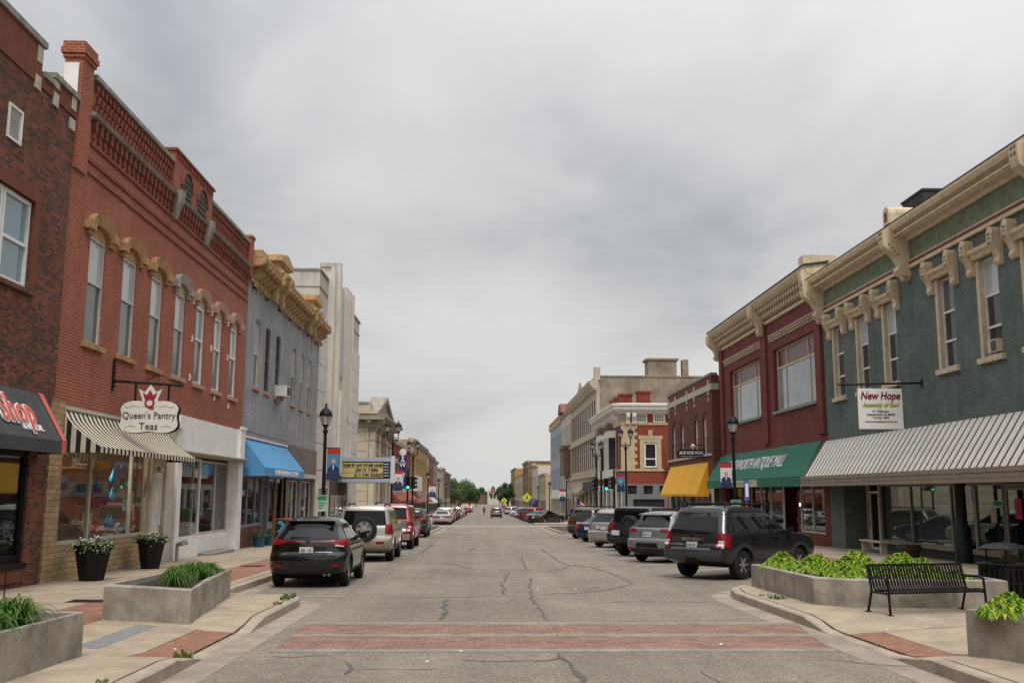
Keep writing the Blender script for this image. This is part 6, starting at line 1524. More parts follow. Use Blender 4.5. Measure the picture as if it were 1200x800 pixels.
MB().tube((11.1, 41.6, z), (11.1, 41.6, 2.3), .03).build('post', steel, t); bx(None, (11.0, 11.2, 41.52, 41.56, 1.6, 2.45), M('sign_blue', (.07, .13, .42)), 'plate', t); bx(None, (11.04, 11.16, 41.51, 41.518, 1.75, 2.3), white_l, 'symbol', t)
# traffic signals
sig_g = M('green_signal_lit', (.05, 1.0, .55), emit=1.6, var=0); sig_o = M('signal_lens_off', (.03, .012, .008), rough=.3)
def head(par, x, y, z, facing, lit):
    """facing 0: toward the camera, else turned sideways"""
    m = MB(); m.box(x - .17, x + .17, y - .12, y + .12, z, z + 1.05); h = m.build('signal_head', black, par)
    for k in range(3):
        zc = z + .18 + .345 * k
        if facing == 0:
            MB().lathe((x, y - .125, zc), [(.12, 0), (.1, -.015), (.001, -.02)], 12, axis='y').build('lens', sig_g if lit and k == 0 else sig_o, h)
            m = MB(); a = [PI * (j / 8) for j in range(9)]
            for p, q in zip(a, a[1:]): m.poly([(x + .14 * math.cos(p), y - .12, zc + .14 * math.sin(p)), (x + .14 * math.cos(q), y - .12, zc + .14 * math.sin(q)), (x + .14 * math.cos(q), y - .32, zc + .14 * math.sin(q)), (x + .14 * math.cos(p), y - .32, zc + .14 * math.sin(p))])
            m.build('visor', black, h, recalc=False)
        else:
            s = facing; MB().lathe((x + s * .175, y, zc), [(.12, 0), (.1, s * .015), (.001, s * .02)], 12, axis='x').build('lens', sig_o, h)
            MB().lathe((x + s * .17, y, zc), [(.14, 0), (.14, s * .22), (.13, s * .22)], 10, axis='x').build('visor', M('visor_grey', (.05, .05, .05)), h)
def signal(x, y, heads, label, arm=None):
    z = hs(x, y) if y < 87 else gz(y) + .15
    t = thing('traffic_signal', (x, y, z), label, 'traffic signal', 'traffic signals at the side street')
    MB().lathe((x, y, z), [(.2, 0), (.2, .25), (.09, .35), (.08, 4.6), (.03, 4.75)], 12).build('post', black, t)
    for hx, dz, f, lit in heads:
        head(t, x + hx, y, z + dz, f, lit); MB().tube((x, y, z + dz + .2), (x + hx, y, z + dz + .2), .03).build('arm', black, t); MB().tube((x, y, z + dz + .85), (x + hx, y, z + dz + .85), .03).build('arm', black, t)
signal(-6.35, 83.5, [(0.02, 3.05, 0, True), (.42, 3.1, 1, False)], 'traffic signal showing green on the left corner')
signal(9.95, 83.5, [(-.45, 3.0, -1, False), (.42, 3.0, 0, True)], 'traffic signal showing green on the right corner')
signal(10.85, 82, [(-.1, 3.1, -1, False)], 'traffic signal turned away, beside the red corner block', None)
# yellow crossing signs
ysg = M('school_yellow_green', (.62, .72, .02), rough=.5, var=0)
for x, y, s, lb in ((5.75, 131, .62, 'yellow diamond crossing sign behind the parked cars on the right'), (4.3, 205, .62, 'small yellow diamond crossing sign farther down the street')):
    g = gz(y); t = thing('crossing_sign', (x, y, g), lb, 'sign', 'yellow diamond crossing signs'); MB().tube((x, y, g), (x, y, g + 3.4), .04).build('post', steel, t); zc = g + 3.0
    m = MB(); m.prism([(x - s, zc), (x, zc - s), (x + s, zc), (x, zc + s)], 'y', y - .06, y - .04); p = m.build('plate', ysg, t)
    m = MB(); m.lathe((x, y - .065, zc + .26), [(.001, -.004), (.07, -.004), (.07, 0)], 8, axis='y'); m.prism([(x - .1, zc + .15), (x + .1, zc + .15), (x + .14, zc - .3), (x + .05, zc - .3), (x, zc - .05), (x - .12, zc - .3), (x - .18, zc - .25)], 'y', y - .07, y - .062); m.build('walker_symbol', ink, p)
# flag by the far right lamp
t = thing('flag', (11.2, 118, gz(118)), 'small striped flag on a leaning pole before the cream shops', 'flag'); g = gz(118)
MB().tube((11.2, 118, g + .15), (11.0, 118, g + 3.0), .03).build('pole', white_trim, t)
for k in range(7): m = MB(); m.hexa([(11.05 + .0 * k, 117.97, g + 2.9 - .2 * k - .2), (12.1, 117.97, g + 2.2 - .22 * k - .2), (12.1, 118.0, g + 2.2 - .22 * k - .2), (11.05, 118.0, g + 2.9 - .2 * k - .2), (11.05, 117.97, g + 2.9 - .2 * k), (12.1, 117.97, g + 2.2 - .22 * k), (12.1, 118.0, g + 2.2 - .22 * k), (11.05, 118.0, g + 2.9 - .2 * k)]); m.build('stripe', b_red if k % 2 == 0 else b_wht, t)
bx(None, (11.05, 11.5, 117.95, 117.968, g + 2.0, g + 2.75), b_navy, 'canton', t)
# slatted bench
t = thing('park_bench', (7.32, 16.42, hs(7.3, 16.4)), 'black metal slatted bench before the long hosta planter', 'bench', rz=RD(12), local=True)
t.scale = (.87, .92, .88)
prof = [(-.30, .40), (-.27, .435), (-.2, .44), (.05, .41), (.13, .42), (.18, .48), (.23, .62), (.28, .78), (.31, .86)]
def slatm():
    m = MB()
    for (y0, z0), (y1, z1) in zip(prof, prof[1:]):
        dy, dz = y1 - y0, z1 - z0; L_ = math.hypot(dy, dz); n = (-dz / L_ * .006, dy / L_ * .006)
        m.hexa([(-.021, y0 - n[0], z0 - n[1]), (.021, y0 - n[0], z0 - n[1]), (.021, y1 - n[0], z1 - n[1]), (-.021, y1 - n[0], z1 - n[1]), (-.021, y0 + n[0], z0 + n[1]), (.021, y0 + n[0], z0 + n[1]), (.021, y1 + n[0], z1 + n[1]), (-.021, y1 + n[0], z1 + n[1])])
    return m.mesh('slat')
sm = slatm(); sm.materials.append(black)
for k in range(31):
    o = mesh_obj('slat', sm, t); o.location = (-.99 + .066 * k, 0, 0)
for (y, z) in (prof[0], (.1, .4), prof[-1]): MB().box(-1.03, 1.03, y - .018, y + .018, z - .02, z + .012).build('rail', black, t)
for s in (-1.03, 1.03):
    MB().path([(s, -.32, 0), (s, -.30, .42), (s, -.28, .62), (s, -.18, .66), (s, .2, .64)], .025).build('leg', black, t)
    MB().path([(s, .34, 0), (s, .2, .42), (s, .32, .87)], .025).build('leg', black, t)
    MB().tube((s, -.3, .38), (s, .2, .38), .022).build('side_rail', black, t)
    for y in (-.32, .34): MB().box(s - .04, s + .04, y - .05, y + .05, 0, .015).build('foot', black, t)
# litter bin
bxn, byn = 9.55, 18.1; z = hs(bxn, byn); t = thing('litter_bin', (bxn, byn, z), 'round black slatted litter bin with domed rain lid at the right edge', 'litter bin')
MB().lathe((bxn, byn, z), [(.36, .03), (.4, .6), (.36, .6), (.3, .1)], 20).build('liner', M('bin_liner', (.015, .015, .016), rough=.3), t)
for zz_ in (.05, .35, .6): MB().lathe((bxn, byn, z + zz_), [(.43, 0), (.45, .0), (.45, .05), (.43, .05)], 24).build('hoop', black, t)
so = MB().box(-.012, .012, -.02, .02, .0, .66).mesh('slat'); so.materials.append(black)
for k in range(28):
    a = 2 * PI * k / 28; o = mesh_obj('slat', so, t); o.location = (.44 * math.cos(a), .44 * math.sin(a), .02); o.rotation_euler = (0, 0, a)
MB().lathe((bxn, byn, z), [(.47, .66), (.48, .7), (.3, .71), (.24, .66)], 24).build('rim', black, t)
for k in range(3): a = 2.2 + 2 * PI * k / 3; MB().tube((bxn + .33 * math.cos(a), byn + .33 * math.sin(a), z + .68), (bxn + .33 * math.cos(a), byn + .33 * math.sin(a), z + .96), .016).build('lid_post', black, t)
MB().lathe((bxn, byn, z), [(.42, .95), (.42, .97), (.34, 1.02), (.18, 1.06), (.01, 1.075)], 24).build('rain_lid', black, t, smooth=50)
# far litter bin, planter and shrubs at the far right corner
t = thing('litter_bin', (9.2, 101.5, gz(101.5) + .15), 'black litter bin beside the far right corner planter', 'litter bin'); z = gz(101.5) + .15
MB().lathe((9.2, 101.5, z), [(.45, 0), (.5, .95), (.35, 1.05), (.3, 1.4), (.1, 1.5)], 14).build('body', black, t)
t = thing('corner_planter', (11.2, 102.5, gz(102) + .15), 'dark planter of clipped green shrubs at the far right corner', 'planter'); z = gz(102) + .15
bx(None, (9.9, 13.4, 101.6, 103.4, z, z + .8), M('dark_planter', (.05, .045, .04)), 'basin', t)
m = MB(); rr = random.Random(3)
for k in range(900):
    p = Vector((rr.uniform(10, 13.3), rr.uniform(101.7, 103.3), z + .8 + rr.random() * .55)); a = Vector((rr.gauss(0, 1), rr.gauss(0, 1), rr.gauss(0, 1))).normalized() * .11; b_ = a.orthogonal().normalized() * .07
    m.poly([p - a, p + b_, p + a, p - b_])
m.build('shrubs', weed_m, t, recalc=False)
t = thing('concrete_planter', (-4.6, 103, gz(103) + .15), 'pale concrete block planter at the far left corner', 'planter'); bx(None, (-5.9, -3.5, 101, 102.4, gz(102) + .1, gz(102) + .95), pale_stone, 'basin', t)
# thin cable running down the planter at the left
t = thing('guy_stake', (-5.4, 11.6, hs(-5.4, 11.6)), 'thin dark stake standing in the bottom left planter', 'stake'); MB().tube((-5.33, 11.4, hs(-5.4, 11.5)), (-5.33, 11.4, 1.0), .008, 5).build('rod', black, t)
# cyclist far down the street
def skinned(name, V, E_, rad, mat, parent):
    me = bpy.data.meshes.new(name); me.from_pydata(V, E_, []); o = bpy.data.objects.new(name, me); COL.objects.link(o)
    md = o.modifiers.new('s', 'SKIN'); md.use_smooth_shade = True
    for i, r in enumerate(rad): me.skin_vertices[0].data[i].radius = (r, r)
    me.skin_vertices[0].data[0].use_root = True
    s2 = o.modifiers.new('d', 'SUBSURF'); s2.levels = 1; s2.render_levels = 1
    bpy.context.view_layer.update()
    m2 = bpy.data.meshes.new_from_object(o.evaluated_get(bpy.context.evaluated_depsgraph_get())); bpy.data.objects.remove(o)
    m2.materials.clear(); m2.materials.append(mat); m2.name = name
    return mesh_obj(name, m2, parent)
cx_, cy_ = .2, 205.0; g = gz(cy_)
t = thing('bicycle', (cx_, cy_, g), 'dark bicycle ridden down the middle of the street', 'bicycle', local=True)
tyre_m = M('tyre_rubber', (.012, .012, .012), rough=.8, var=.2)
for y in (-.52, .52):
    m = MB(); a = [2 * PI * k / 16 for k in range(17)]
    for p, q in zip(a, a[1:]): m.tube((0, y + .33 * math.cos(p), .34 + .33 * math.sin(p)), (0, y + .33 * math.cos(q), .34 + .33 * math.sin(q)), .02, 5)
    m.build('wheel', tyre_m, t)
m = MB(); m.path([(0, -.52, .34), (0, 0, .3), (0, -.15, .85), (0, .4, .85), (0, .52, .34)], .02); m.path([(0, 0, .3), (0, .4, .85), (0, .38, 1.02)], .02); m.build('frame', black, t)
MB().tube((-.28, .4, 1.02), (.28, .4, 1.02), .015).build('handlebar', black, t); MB().box(-.07, .07, -.28, -.05, .86, .91).build('saddle', black, t)
t = thing('person', (cx_, cy_, g), 'person in dark clothes riding a bicycle down the street', 'person', local=True)
V = [(0, -.15, .95), (0, -.02, 1.25), (0, .06, 1.45), (0, .1, 1.58), (0, .14, 1.72), (.19, .04, 1.42), (.26, .22, 1.2), (.24, .38, 1.05), (-.19, .04, 1.42), (-.26, .22, 1.2), (-.24, .38, 1.05), (.1, -.12, .92), (.12, .22, .78), (.11, .02, .32), (.11, .14, .26), (-.1, -.12, .92), (-.12, .15, .6), (-.11, -.03, .2), (-.11, .09, .15)]
E_ = [(0, 1), (1, 2), (2, 3), (3, 4), (2, 5), (5, 6), (6, 7), (2, 8), (8, 9), (9, 10), (0, 11), (11, 12), (12, 13), (13, 14), (0, 15), (15, 16), (16, 17), (17, 18)]
skinned('body', V, E_, [.16, .17, .15, .06, .11, .07, .05, .035, .07, .05, .035, .1, .075, .05, .04, .1, .075, .05, .04], M('dark_clothes', (.03, .035, .045)), t)
# ================================================================== vehicles
rimm = M('alloy_rim', (.45, .45, .46), rough=.3, metal=.8, var=.05); rimd = M('dark_rim', (.08, .08, .085), rough=.4, metal=.6); chrome = M('chrome', (.6, .6, .6), rough=.12, metal=1, var=0)
tail_r = M('tail_lamp_red', (.20, .005, .010), rough=.2, var=.25, scale=14, spec=.4); tail_w = M('tail_lamp_clear', (.55, .5, .48), rough=.15, spec=.7); plastic = M('black_plastic', (.022, .022, .023), rough=.6, var=.15)
plate_m = M('licence_plate', (.52, .55, .58), rough=.4, var=.05); head_m = M('head_lamp', (.5, .5, .5), rough=.1, spec=.8); under = M('underbody', (.01, .01, .01), rough=.9, var=0)
def lerp_t(T, z, i):
    if z <= T[0][0]: return T[0][i]
    for a, b in zip(T, T[1:]):
        if z <= b[0]: f = (z - a[0]) / (b[0] - a[0]); return a[i] + (b[i] - a[i]) * f
    return T[-1][i]
class Car:
    def __init__(s, name, T, label, group, paint, rc=.2, bow=.09, wb=None, wr=.33, wx=None, wt=.21, gc=.0):
        s.T, s.rc, s.bow, s.paint = T, rc, bow, paint
        s.root = thing(name, (0, 0, 0), label, {'car': 'car', 'suv': 'SUV', 'pickup_truck': 'pickup truck', 'minivan': 'minivan', 'jeep': 'jeep'}.get(name.split('_')[-1] if name != 'pickup_truck' else name, 'car'), group, local=True)
        s.wr = wr; s.wb = wb; s.wt = wt; s.hwm = max(t[3] for t in T); s.H = T[-1][0]
        s.shell(); s.wheels(wx)
    def yr(s, z): return lerp_t(s.T, z, 1)
    def yf(s, z): return lerp_t(s.T, z, 2)
    def hw(s, z): return lerp_t(s.T, z, 3)
    def cnr(s, x, z):
        h = s.hw(z); rc = min(s.rc, h * .6); t = min(1, abs(x) / h); e = max(0, (abs(x) - (h - rc)) / rc); e = min(1, e)
        return s.bow * t * t + rc * (1 - math.sqrt(max(0, 1 - e * e)))
    def R(s, x, z): return Vector((x, s.yr(z) + s.cnr(x, z), z))
    def F(s, x, z): return Vector((x, s.yf(z) - s.cnr(x, z) * 1.25, z))
    def S(s, sg, y, z):
        a = s.yr(z) + s.bow + s.rc; b = s.yf(z) - (s.bow + s.rc) * 1.25; ym = (a + b) / 2; L_ = max(.5, (b - a) / 2); h = s.hw(z)
        f = (y - ym) / L_
        x = h * (1 - .0 * f * f)
        if y < a: e = min(1, (a - y) / s.rc); x = h - s.rc * (1 - math.sqrt(max(0, 1 - e * e)))
        if y > b: e = min(1, (y - b) / (s.rc * 1.25)); x = h - s.rc * (1 - math.sqrt(max(0, 1 - e * e)))
        return Vector((sg * x, y, z))
    def ring(s, z):
        h = s.hw(z); ts = [math.sin(PI / 2 * (-1 + 2 * i / 16)) for i in range(17)]; P = [s.R(h * t, z) for t in ts]
        y0 = P[-1].y; q = s.F(h, z); y1 = q.y
        P += [Vector((h, y0 + (y1 - y0) * i / 8, z)) for i in range(1, 8)]
        P += [s.F(h * t, z) for t in ts[::-1]]
        P += [Vector((-h, y1 + (y0 - y1) * i / 8, z)) for i in range(1, 8)]
        return P
    def shell(s):
        zs = []
        for a, b in zip(s.T, s.T[1:]):
            n = max(1, int((b[0] - a[0]) / .06)); zs += [a[0] + (b[0] - a[0]) * i / n for i in range(n)]
        zs.append(s.T[-1][0]); m = MB(); n = None
        for z in zs:
            P = s.ring(z); n = len(P); m.add(P)
        for k in range(len(zs) - 1):
            for i in range(n):
                j = (i + 1) % n; m.f.append((k * n + i, k * n + j, (k + 1) * n + j, (k + 1) * n + i))
        m.f.append(tuple(range(n))[::-1])
        top = (len(zs) - 1) * n; yc = (s.T[-1][1] + s.T[-1][2]) / 2; inner = [(v[0] * .5, yc + (v[1] - yc) * .6, v[2] + .012) for v in m.v[top:top + n]]
        b = m.add(inner)
        for i in range(n): j = (i + 1) % n; m.f.append((top + i, top + j, b + j, b + i))
        m.f.append(tuple(range(b, b + n)))
        me = m.mesh('shell'); tmp = bpy.data.objects.new('tmp', me); COL.objects.link(tmp)
        c = MB(); R_ = s.wr + .075
        for y in (-s.wb / 2, s.wb / 2):
            for sg in (-1, 1): c.tube((sg * (s.hwm - .33), y, s.wr), (sg * (s.hwm + .3), y, s.wr), R_, 24)
        cm = c.mesh('cut'); co = bpy.data.objects.new('cut', cm); COL.objects.link(co)
        md = tmp.modifiers.new('b', 'BOOLEAN'); md.operation = 'DIFFERENCE'; md.object = co; md.solver = 'EXACT'
        bpy.context.view_layer.update()
        m2 = bpy.data.meshes.new_from_object(tmp.evaluated_get(bpy.context.evaluated_depsgraph_get()))
        bpy.data.objects.remove(tmp); bpy.data.objects.remove(co)
        if len(m2.polygons) < 50: m2 = me
        for p in m2.polygons: p.use_smooth = True
        m2.set_sharp_from_angle(angle=RD(33)); m2.materials.clear(); m2.materials.append(s.paint); m2.name = 'body'
        s.body = mesh_obj('body', m2, s.root)
        z0 = s.T[0][0]; MB().box(-s.hwm * .8, s.hwm * .8, s.T[0][1] + .25, s.T[0][2] - .25, z0 - .05, z0 + .02).build('underbody', under, s.root)
        MB().tube((-s.hwm * .85, -s.wb / 2, s.wr), (s.hwm * .85, -s.wb / 2, s.wr), .06).build('axle', under, s.root)
    def patch(s, fn, q, mat, name, off=.005, par=None, nu=8, nv=5, thick=.02):
        """thin panel lying on the body; q = four (a, z) corners, anticlockwise from bottom left"""
        G = []; 
        for j in range(nv + 1):
            for i in range(nu + 1):
                u, v = i / nu, j / nv
                a = (q[0][0] * (1 - u) + q[1][0] * u) * (1 - v) + (q[3][0] * (1 - u) + q[2][0] * u) * v
                z = (q[0][1] * (1 - u) + q[1][1] * u) * (1 - v) + (q[3][1] * (1 - u) + q[2][1] * u) * v
                p = fn(a, z); e = .004; du = fn(a + e, z) - fn(a - e, z); dv = fn(a, z + e) - fn(a, z - e); n = du.cross(dv)
                if n.length < 1e-9: n = Vector((0, -1, 0))
                n.normalize(); c = Vector((0, 0, s.H * .45))
                if n.dot(Vector((p.x, p.y, p.z - c.z))) < 0: n = -n
                G.append((p, n))
        m = MB(); w = nu + 1; K = len(G)
        m.add([p + n * off for p, n in G]); m.add([p - n * thick for p, n in G])
        for j in range(nv):
            for i in range(nu): a = j * w + i; m.f.append((a, a + 1, a + w + 1, a + w))
        rims = ([i for i in range(w)], [nv * w + i for i in range(w)], [j * w for j in range(nv + 1)], [j * w + nu for j in range(nv + 1)])
        for r in rims:
            for a, b in zip(r, r[1:]): m.f.append((a, b, K + b, K + a))
        return m.build(name, mat, par or s.root, recalc=False, smooth=30)
    def rear(s, q, mat, name, **k): return s.patch(lambda a, z: s.R(a, z), q, mat, name, **k)
    def rear2(s, x0, x1, z0, z1, mat, name, **k):
        """the same panel left and right"""
        s.rear([(x0, z0), (x1, z0), (x1, z1), (x0, z1)], mat, name, **k); return s.rear([(-x1, z0), (-x0, z0), (-x0, z1), (-x1, z1)], mat, name, **k)
    def front(s, q, mat, name, **k): return s.patch(lambda a, z: s.F(a, z), q, mat, name, **k)
    def side(s, q, mat, name, both=True, **k):
        for sg in ((-1, 1) if both else (1,)): s.patch(lambda a, z: s.S(sg, a, z), q, mat, name, **k)
    def wheels(s, wx, rim=None, spokes=6):
        r = s.wr; x = (s.hwm - .02) if wx is None else wx
        m = MB(); w = s.wt; m.lathe((0, 0, 0), [(r * .62, -w / 2), (r * .9, -w / 2), (r, -w * .35), (r, w * .35), (r * .9, w / 2), (r * .62, w / 2), (r * .6, w * .3)], 28, axis='x'); ty = m.mesh('wheel', smooth=35); ty.materials.append(tyre_m)
        m = MB(); m.lathe((0, 0, 0), [(r * .64, -w * .3), (r * .64, w * .46), (r * .58, w * .46), (r * .56, w * .2), (.02, w * .2)], 28, axis='x')
        rm = m.mesh('rim', smooth=35)
        m = MB()
        for k in range(spokes):
            a = 2 * PI * k / spokes; c, sn = math.cos(a), math.sin(a)
            def pt(rr, t, x_): return (x_, rr * c - t * sn, rr * sn + t * c)
            m.hexa([pt(.03, -.035, w * .2), pt(.03, .035, w * .2), pt(r * .6, .03, w * .2), pt(r * .6, -.03, w * .2), pt(.03, -.03, w * .42), pt(.03, .03, w * .42), pt(r * .6, .022, w * .44), pt(r * .6, -.022, w * .44)])
        m.lathe((0, 0, 0), [(.06, w * .2), (.055, w * .45), (.01, w * .46)], 12, axis='x'); sp = m.mesh('spokes'); s.ty, s.rm, s.sp = ty, rm, sp
        rm.materials.append(rimd); sp.materials.append(rimm)
        for y in (-s.wb / 2, s.wb / 2):
            for sg in (-1, 1):
                o = mesh_obj('wheel', ty, s.root); o.location = (sg * (x - w / 2), y, r); o.rotation_euler = (0, 0, 0 if sg > 0 else PI)
                for nm, me in (('rim', rm), ('spokes', sp)): mesh_obj(nm, me, o)
    def glaze(s, zb, zt, rx, rxt, nside=3, pill=.07, rin=.22, fin=.12, zr0=None, zr1=None, rear=True, gm=None, seam=True):
        gm = gm or car_glass
        if rear: s.rear([(-rx, zr0 or zb), (rx, zr0 or zb), (rxt, zr1 or zt), (-rxt, zr1 or zt)], gm, 'rear_window', nu=14, nv=12, off=.012)
        a0, a1 = s.yr(zb) + rin + .15, s.yr(zt) + rin; b0, b1 = s.yf(zb) - fin - .12, s.yf(zt) - fin
        cuts = [0, .24, .62, 1] if nside == 3 else [0, .48, 1]
        for f0, f1 in zip(cuts, cuts[1:]):
            q0, q1 = a0 + (b0 - a0) * f0, a0 + (b0 - a0) * f1; t0, t1 = a1 + (b1 - a1) * f0, a1 + (b1 - a1) * f1
            s.side([(q0 + pill / 2, zb), (q1 - pill / 2, zb), (t1 - pill / 2, zt), (t0 + pill / 2, zt)], gm, 'side_window', nu=5, nv=12, off=.014)
        s.front([(-s.hw(zb) * .86, zb + .02), (s.hw(zb) * .86, zb + .02), (s.hw(zt) * .84, zt), (-s.hw(zt) * .84, zt)], gm, 'windscreen', nu=14, nv=12, off=.014)
        if seam:
            zl = s.wr + .12
            for f in cuts[1:]:
                yq = a0 + (b0 - a0) * f
                s.side([(yq - .006, zl), (yq + .006, zl), (yq + .006, zb - .03), (yq - .006, zb - .03)], under, 'door_seam', off=.002, nu=1, nv=4)
            for f in cuts[1:-1] if len(cuts) > 3 else cuts[1:2]:
                yq = a0 + (b0 - a0) * f + .12
                s.side([(yq, zb - .14), (yq + .2, zb - .14), (yq + .2, zb - .10), (yq, zb - .10)], s.paint, 'door_handle', off=.03, nu=1, nv=1)
    def mirrors(s, z, y):
        for sg in (-1, 1):
            p = s.S(sg, y, z); m = MB(); m.hexa([(p.x, y - .02, z), (p.x + sg * .22, y - .06, z), (p.x + sg * .2, y + .08, z + .02), (p.x, y + .06, z), (p.x, y - .02, z + .1), (p.x + sg * .22, y - .06, z + .16), (p.x + sg * .2, y + .08, z + .14), (p.x, y + .06, z + .1)]); m.build('mirror', s.paint, s.root)
    def plate(s, x, z, w=.31, h=.155, off=.02):
        p = s.R(x, z); o = MB().box(x - w / 2, x + w / 2, p.y - off - .01, p.y - off + .04, z - h / 2, z + h / 2).build('licence_plate', plate_m, s.root)
        return p.y - off - .012
    def marks(s, x, z, mat):
        y = s.R(x, z).y - .034; m = MB(); r = random.Random(int(z * 100))
        for k in range(6):
            if k != 3: m.box(x - .12 + .04 * k, x - .12 + .04 * k + r.uniform(.012, .026), y, y + .006, z - .04, z + .035)
        m.build('plate_characters', mat, s.root)['kind'] = 'stuff'
    def box(s, b, mat, name): return MB().box(*b).build(name, mat, s.root)
    def front_end(s, z0, z1, zg0, zg1):
        w = s.hw(z0)
        for sg in (1, -1): s.front([(sg * w * .55, z0), (sg * w * .96, z0 + .03), (sg * w * .97, z1 + .02), (sg * w * .58, z1)], head_m, 'head_lamp', nu=5, nv=3)
        s.front([(-w * .5, zg0), (w * .5, zg0), (w * .52, zg1), (-w * .52, zg1)], plastic, 'grille', nu=6, nv=3)
        s.front([(-w * .8, s.T[1][0] + .02), (w * .8, s.T[1][0] + .02), (w * .8, zg0 - .1), (-w * .8, zg0 - .1)], plastic, 'lower_grille', nu=6, nv=2)
    def cladding(s, z1=.42):
        z0 = s.T[1][0]
        s.side([(-s.wb / 2 + s.wr + .1, z0), (s.wb / 2 - s.wr - .1, z0), (s.wb / 2 - s.wr - .1, z1), (-s.wb / 2 + s.wr + .1, z1)], plastic, 'sill_cladding', nu=4, nv=2)
    def arches(s, mat, t=.05):
        for y in (-s.wb / 2, s.wb / 2):
            for sg in (-1, 1):
                m = MB(); r0 = s.wr + .07
                for k in range(12):
                    a0, a1 = PI * (-.05 + 1.1 * k / 12), PI * (-.05 + 1.1 * (k + 1) / 12); P = []
                    for a in (a0, a1):
                        for rr in (r0, r0 + t):
                            yy, zz_ = y + rr * math.cos(a), s.wr + rr * math.sin(a); zz_ = max(zz_, s.T[0][0] + .02)
                            x = abs(s.S(1, yy, max(zz_, .32)).x); P.append((sg * (x + .018), yy, zz_)); P.append((sg * (x - .06), yy, zz_))
                    m.hexa([P[1], P[0], P[2], P[3], P[5], P[4], P[6], P[7]])
                m.build('wheel_arch_trim', mat, s.root)
    def rails(s, z, y0, y1, x):
        for sg in (-1, 1): MB().path([(sg * x, y0, z - .05), (sg * x, y0 + .08, z + .03), (sg * x, y1 - .12, z + .03), (sg * x, y1, z - .05)], .03).build('roof_rail', black, s.root)
    def put(s, x, y, heading, z=None):
        s.root.location = (x, y, gz(y) + .001 if z is None else z); s.root.rotation_euler = (math.atan(-.0125) * math.cos(RD(heading)), 0, -RD(heading)); return s
def suvT(L, W, H, belt, rake=.35, tum=.20, nose=.2, gc=.24, hoodz=None, cab=.62, boxy=0.0):
    """tables for a two-box car: height, rear, front, half width"""
    h = L / 2; w = W / 2; hd = hoodz or belt - .06
    return [(gc - .03, -h + .32, h - .3, w * .85), (gc + .08, -h + .08, h - .1, w * .96), (gc + .2, -h + .015, h - .02, w * .99), (gc + .38, -h, h, w), (gc + .47, -h + .03, h - .01, w), (gc + .52, -h + .1, h - .03, w),
            (hd - .16, -h + .11, h - .1, w * .995), (hd - .06, -h + .12, h - .22, w * .985), (hd, -h + .13, h - nose - .35, w * .98), (belt, -h + .15, L * (cab - .5) + .48, w * .965), (belt + .05, -h + .17, L * (cab - .5) + .36, w * (.965 - tum * .12)),
            (H - .26, -h + .15 + rake * .72, L * (cab - .5) - .22, w * (1 - tum * .82)), (H - .12, -h + .15 + rake * .9, L * (cab - .5) - .48, w * (1 - tum)), (H - .05, -h + .17 + rake, L * (cab - .5) - .72, w * (.93 - tum)), (H, -h + .45 + rake, L * (cab - .5) - 1.15, w * (.74 - tum))]
def sedanT(L, W, H):
    h = L / 2; w = W / 2; d = .98
    return [(.18, -h + .3, h - .3, w * .85), (.28, -h + .06, h - .08, w * .96), (.45, -h, h, w * .99), (.65, -h + .01, h - .01, w), (.78, -h + .06, h - .1, w), (.9, -h + .1, h - .5, w * .985), (d - .02, -h + .16, h - 1.15, w * .97), (d, -h + .35, h - 1.25, w * .965), (d + .05, -h + .68, h - 1.42, w * .93),
            (H - .18, -h + 1.2, h - 1.95, w * .78), (H - .07, -h + 1.45, h - 2.25, w * .72), (H - .02, -h + 1.75, h - 2.55, w * .62), (H, -h + 2.0, h - 2.8, w * .45)]
GLF = 'vehicles parked along the left kerb'; GRT = 'vehicles parked at an angle on the right'
# --- black crossover, nearest on the left
blk = PAINT('gloss_black_paint', (.006, .006, .0065), metal=0, rough=.15)
c = Car('crossover_car', suvT(4.35, 1.78, 1.59, 1.03, rake=.5, tum=.28, gc=.27), 'black compact crossover parked nearest the camera on the left', GLF, blk, wb=2.62, wr=.335, rc=.24, bow=.12)
c.glaze(1.08, 1.42, .70, .55, rin=.3, gm=car_glass); c.plate(-.02, .84)
c.marks(-.02, .84, M('plate_print', (.10, .01, .015), var=0))
c.rear([(.5, 1.0), (.87, .93), (.86, 1.09), (.5, 1.065)], tail_r, 'tail_lamp', off=.02); c.rear([(-.87, .93), (-.5, 1.0), (-.5, 1.065), (-.86, 1.09)], tail_r, 'tail_lamp', off=.02); c.rear([(.62, .935), (.8, .915), (.8, .955), (.62, .97)], tail_w, 'reverse_lamp', off=.016, nu=3, nv=2); c.side([(-1.93, .93), (-1.62, .98), (-1.66, 1.08), (-1.9, 1.07)], tail_r, 'tail_lamp', off=.015, nu=4, nv=2)
c.rear([(-.56, 1.005), (.56, 1.005), (.56, 1.06), (-.56, 1.06)], M('tail_strip', (.10, .008, .012), rough=.15, coat=1), 'light_strip', off=.012)
c.rear2(.58, .72, .48, .54, tail_r, 'reflector', off=.02); c.rear([(-.66, .32), (.66, .32), (.74, .44), (-.74, .44)], plastic, 'rear_skirt', off=.012)
c.rear([(-.46, .75), (.46, .75), (.4, .93), (-.4, .93)], M('gloss_black_recess', (.004, .004, .004), rough=.15), 'plate_recess', off=.006); c.rear([(-.62, .70), (.62, .70), (.62, .72), (-.62, .72)], under, 'hatch_seam', off=.003, nv=1)
p = c.R(0, 1.03); MB().lathe((0, p.y - .022, 1.03), [(.065, 0), (.065, .02), (.05, .02), (.05, .0)], 16, axis='y').build('badge', chrome, c.root)
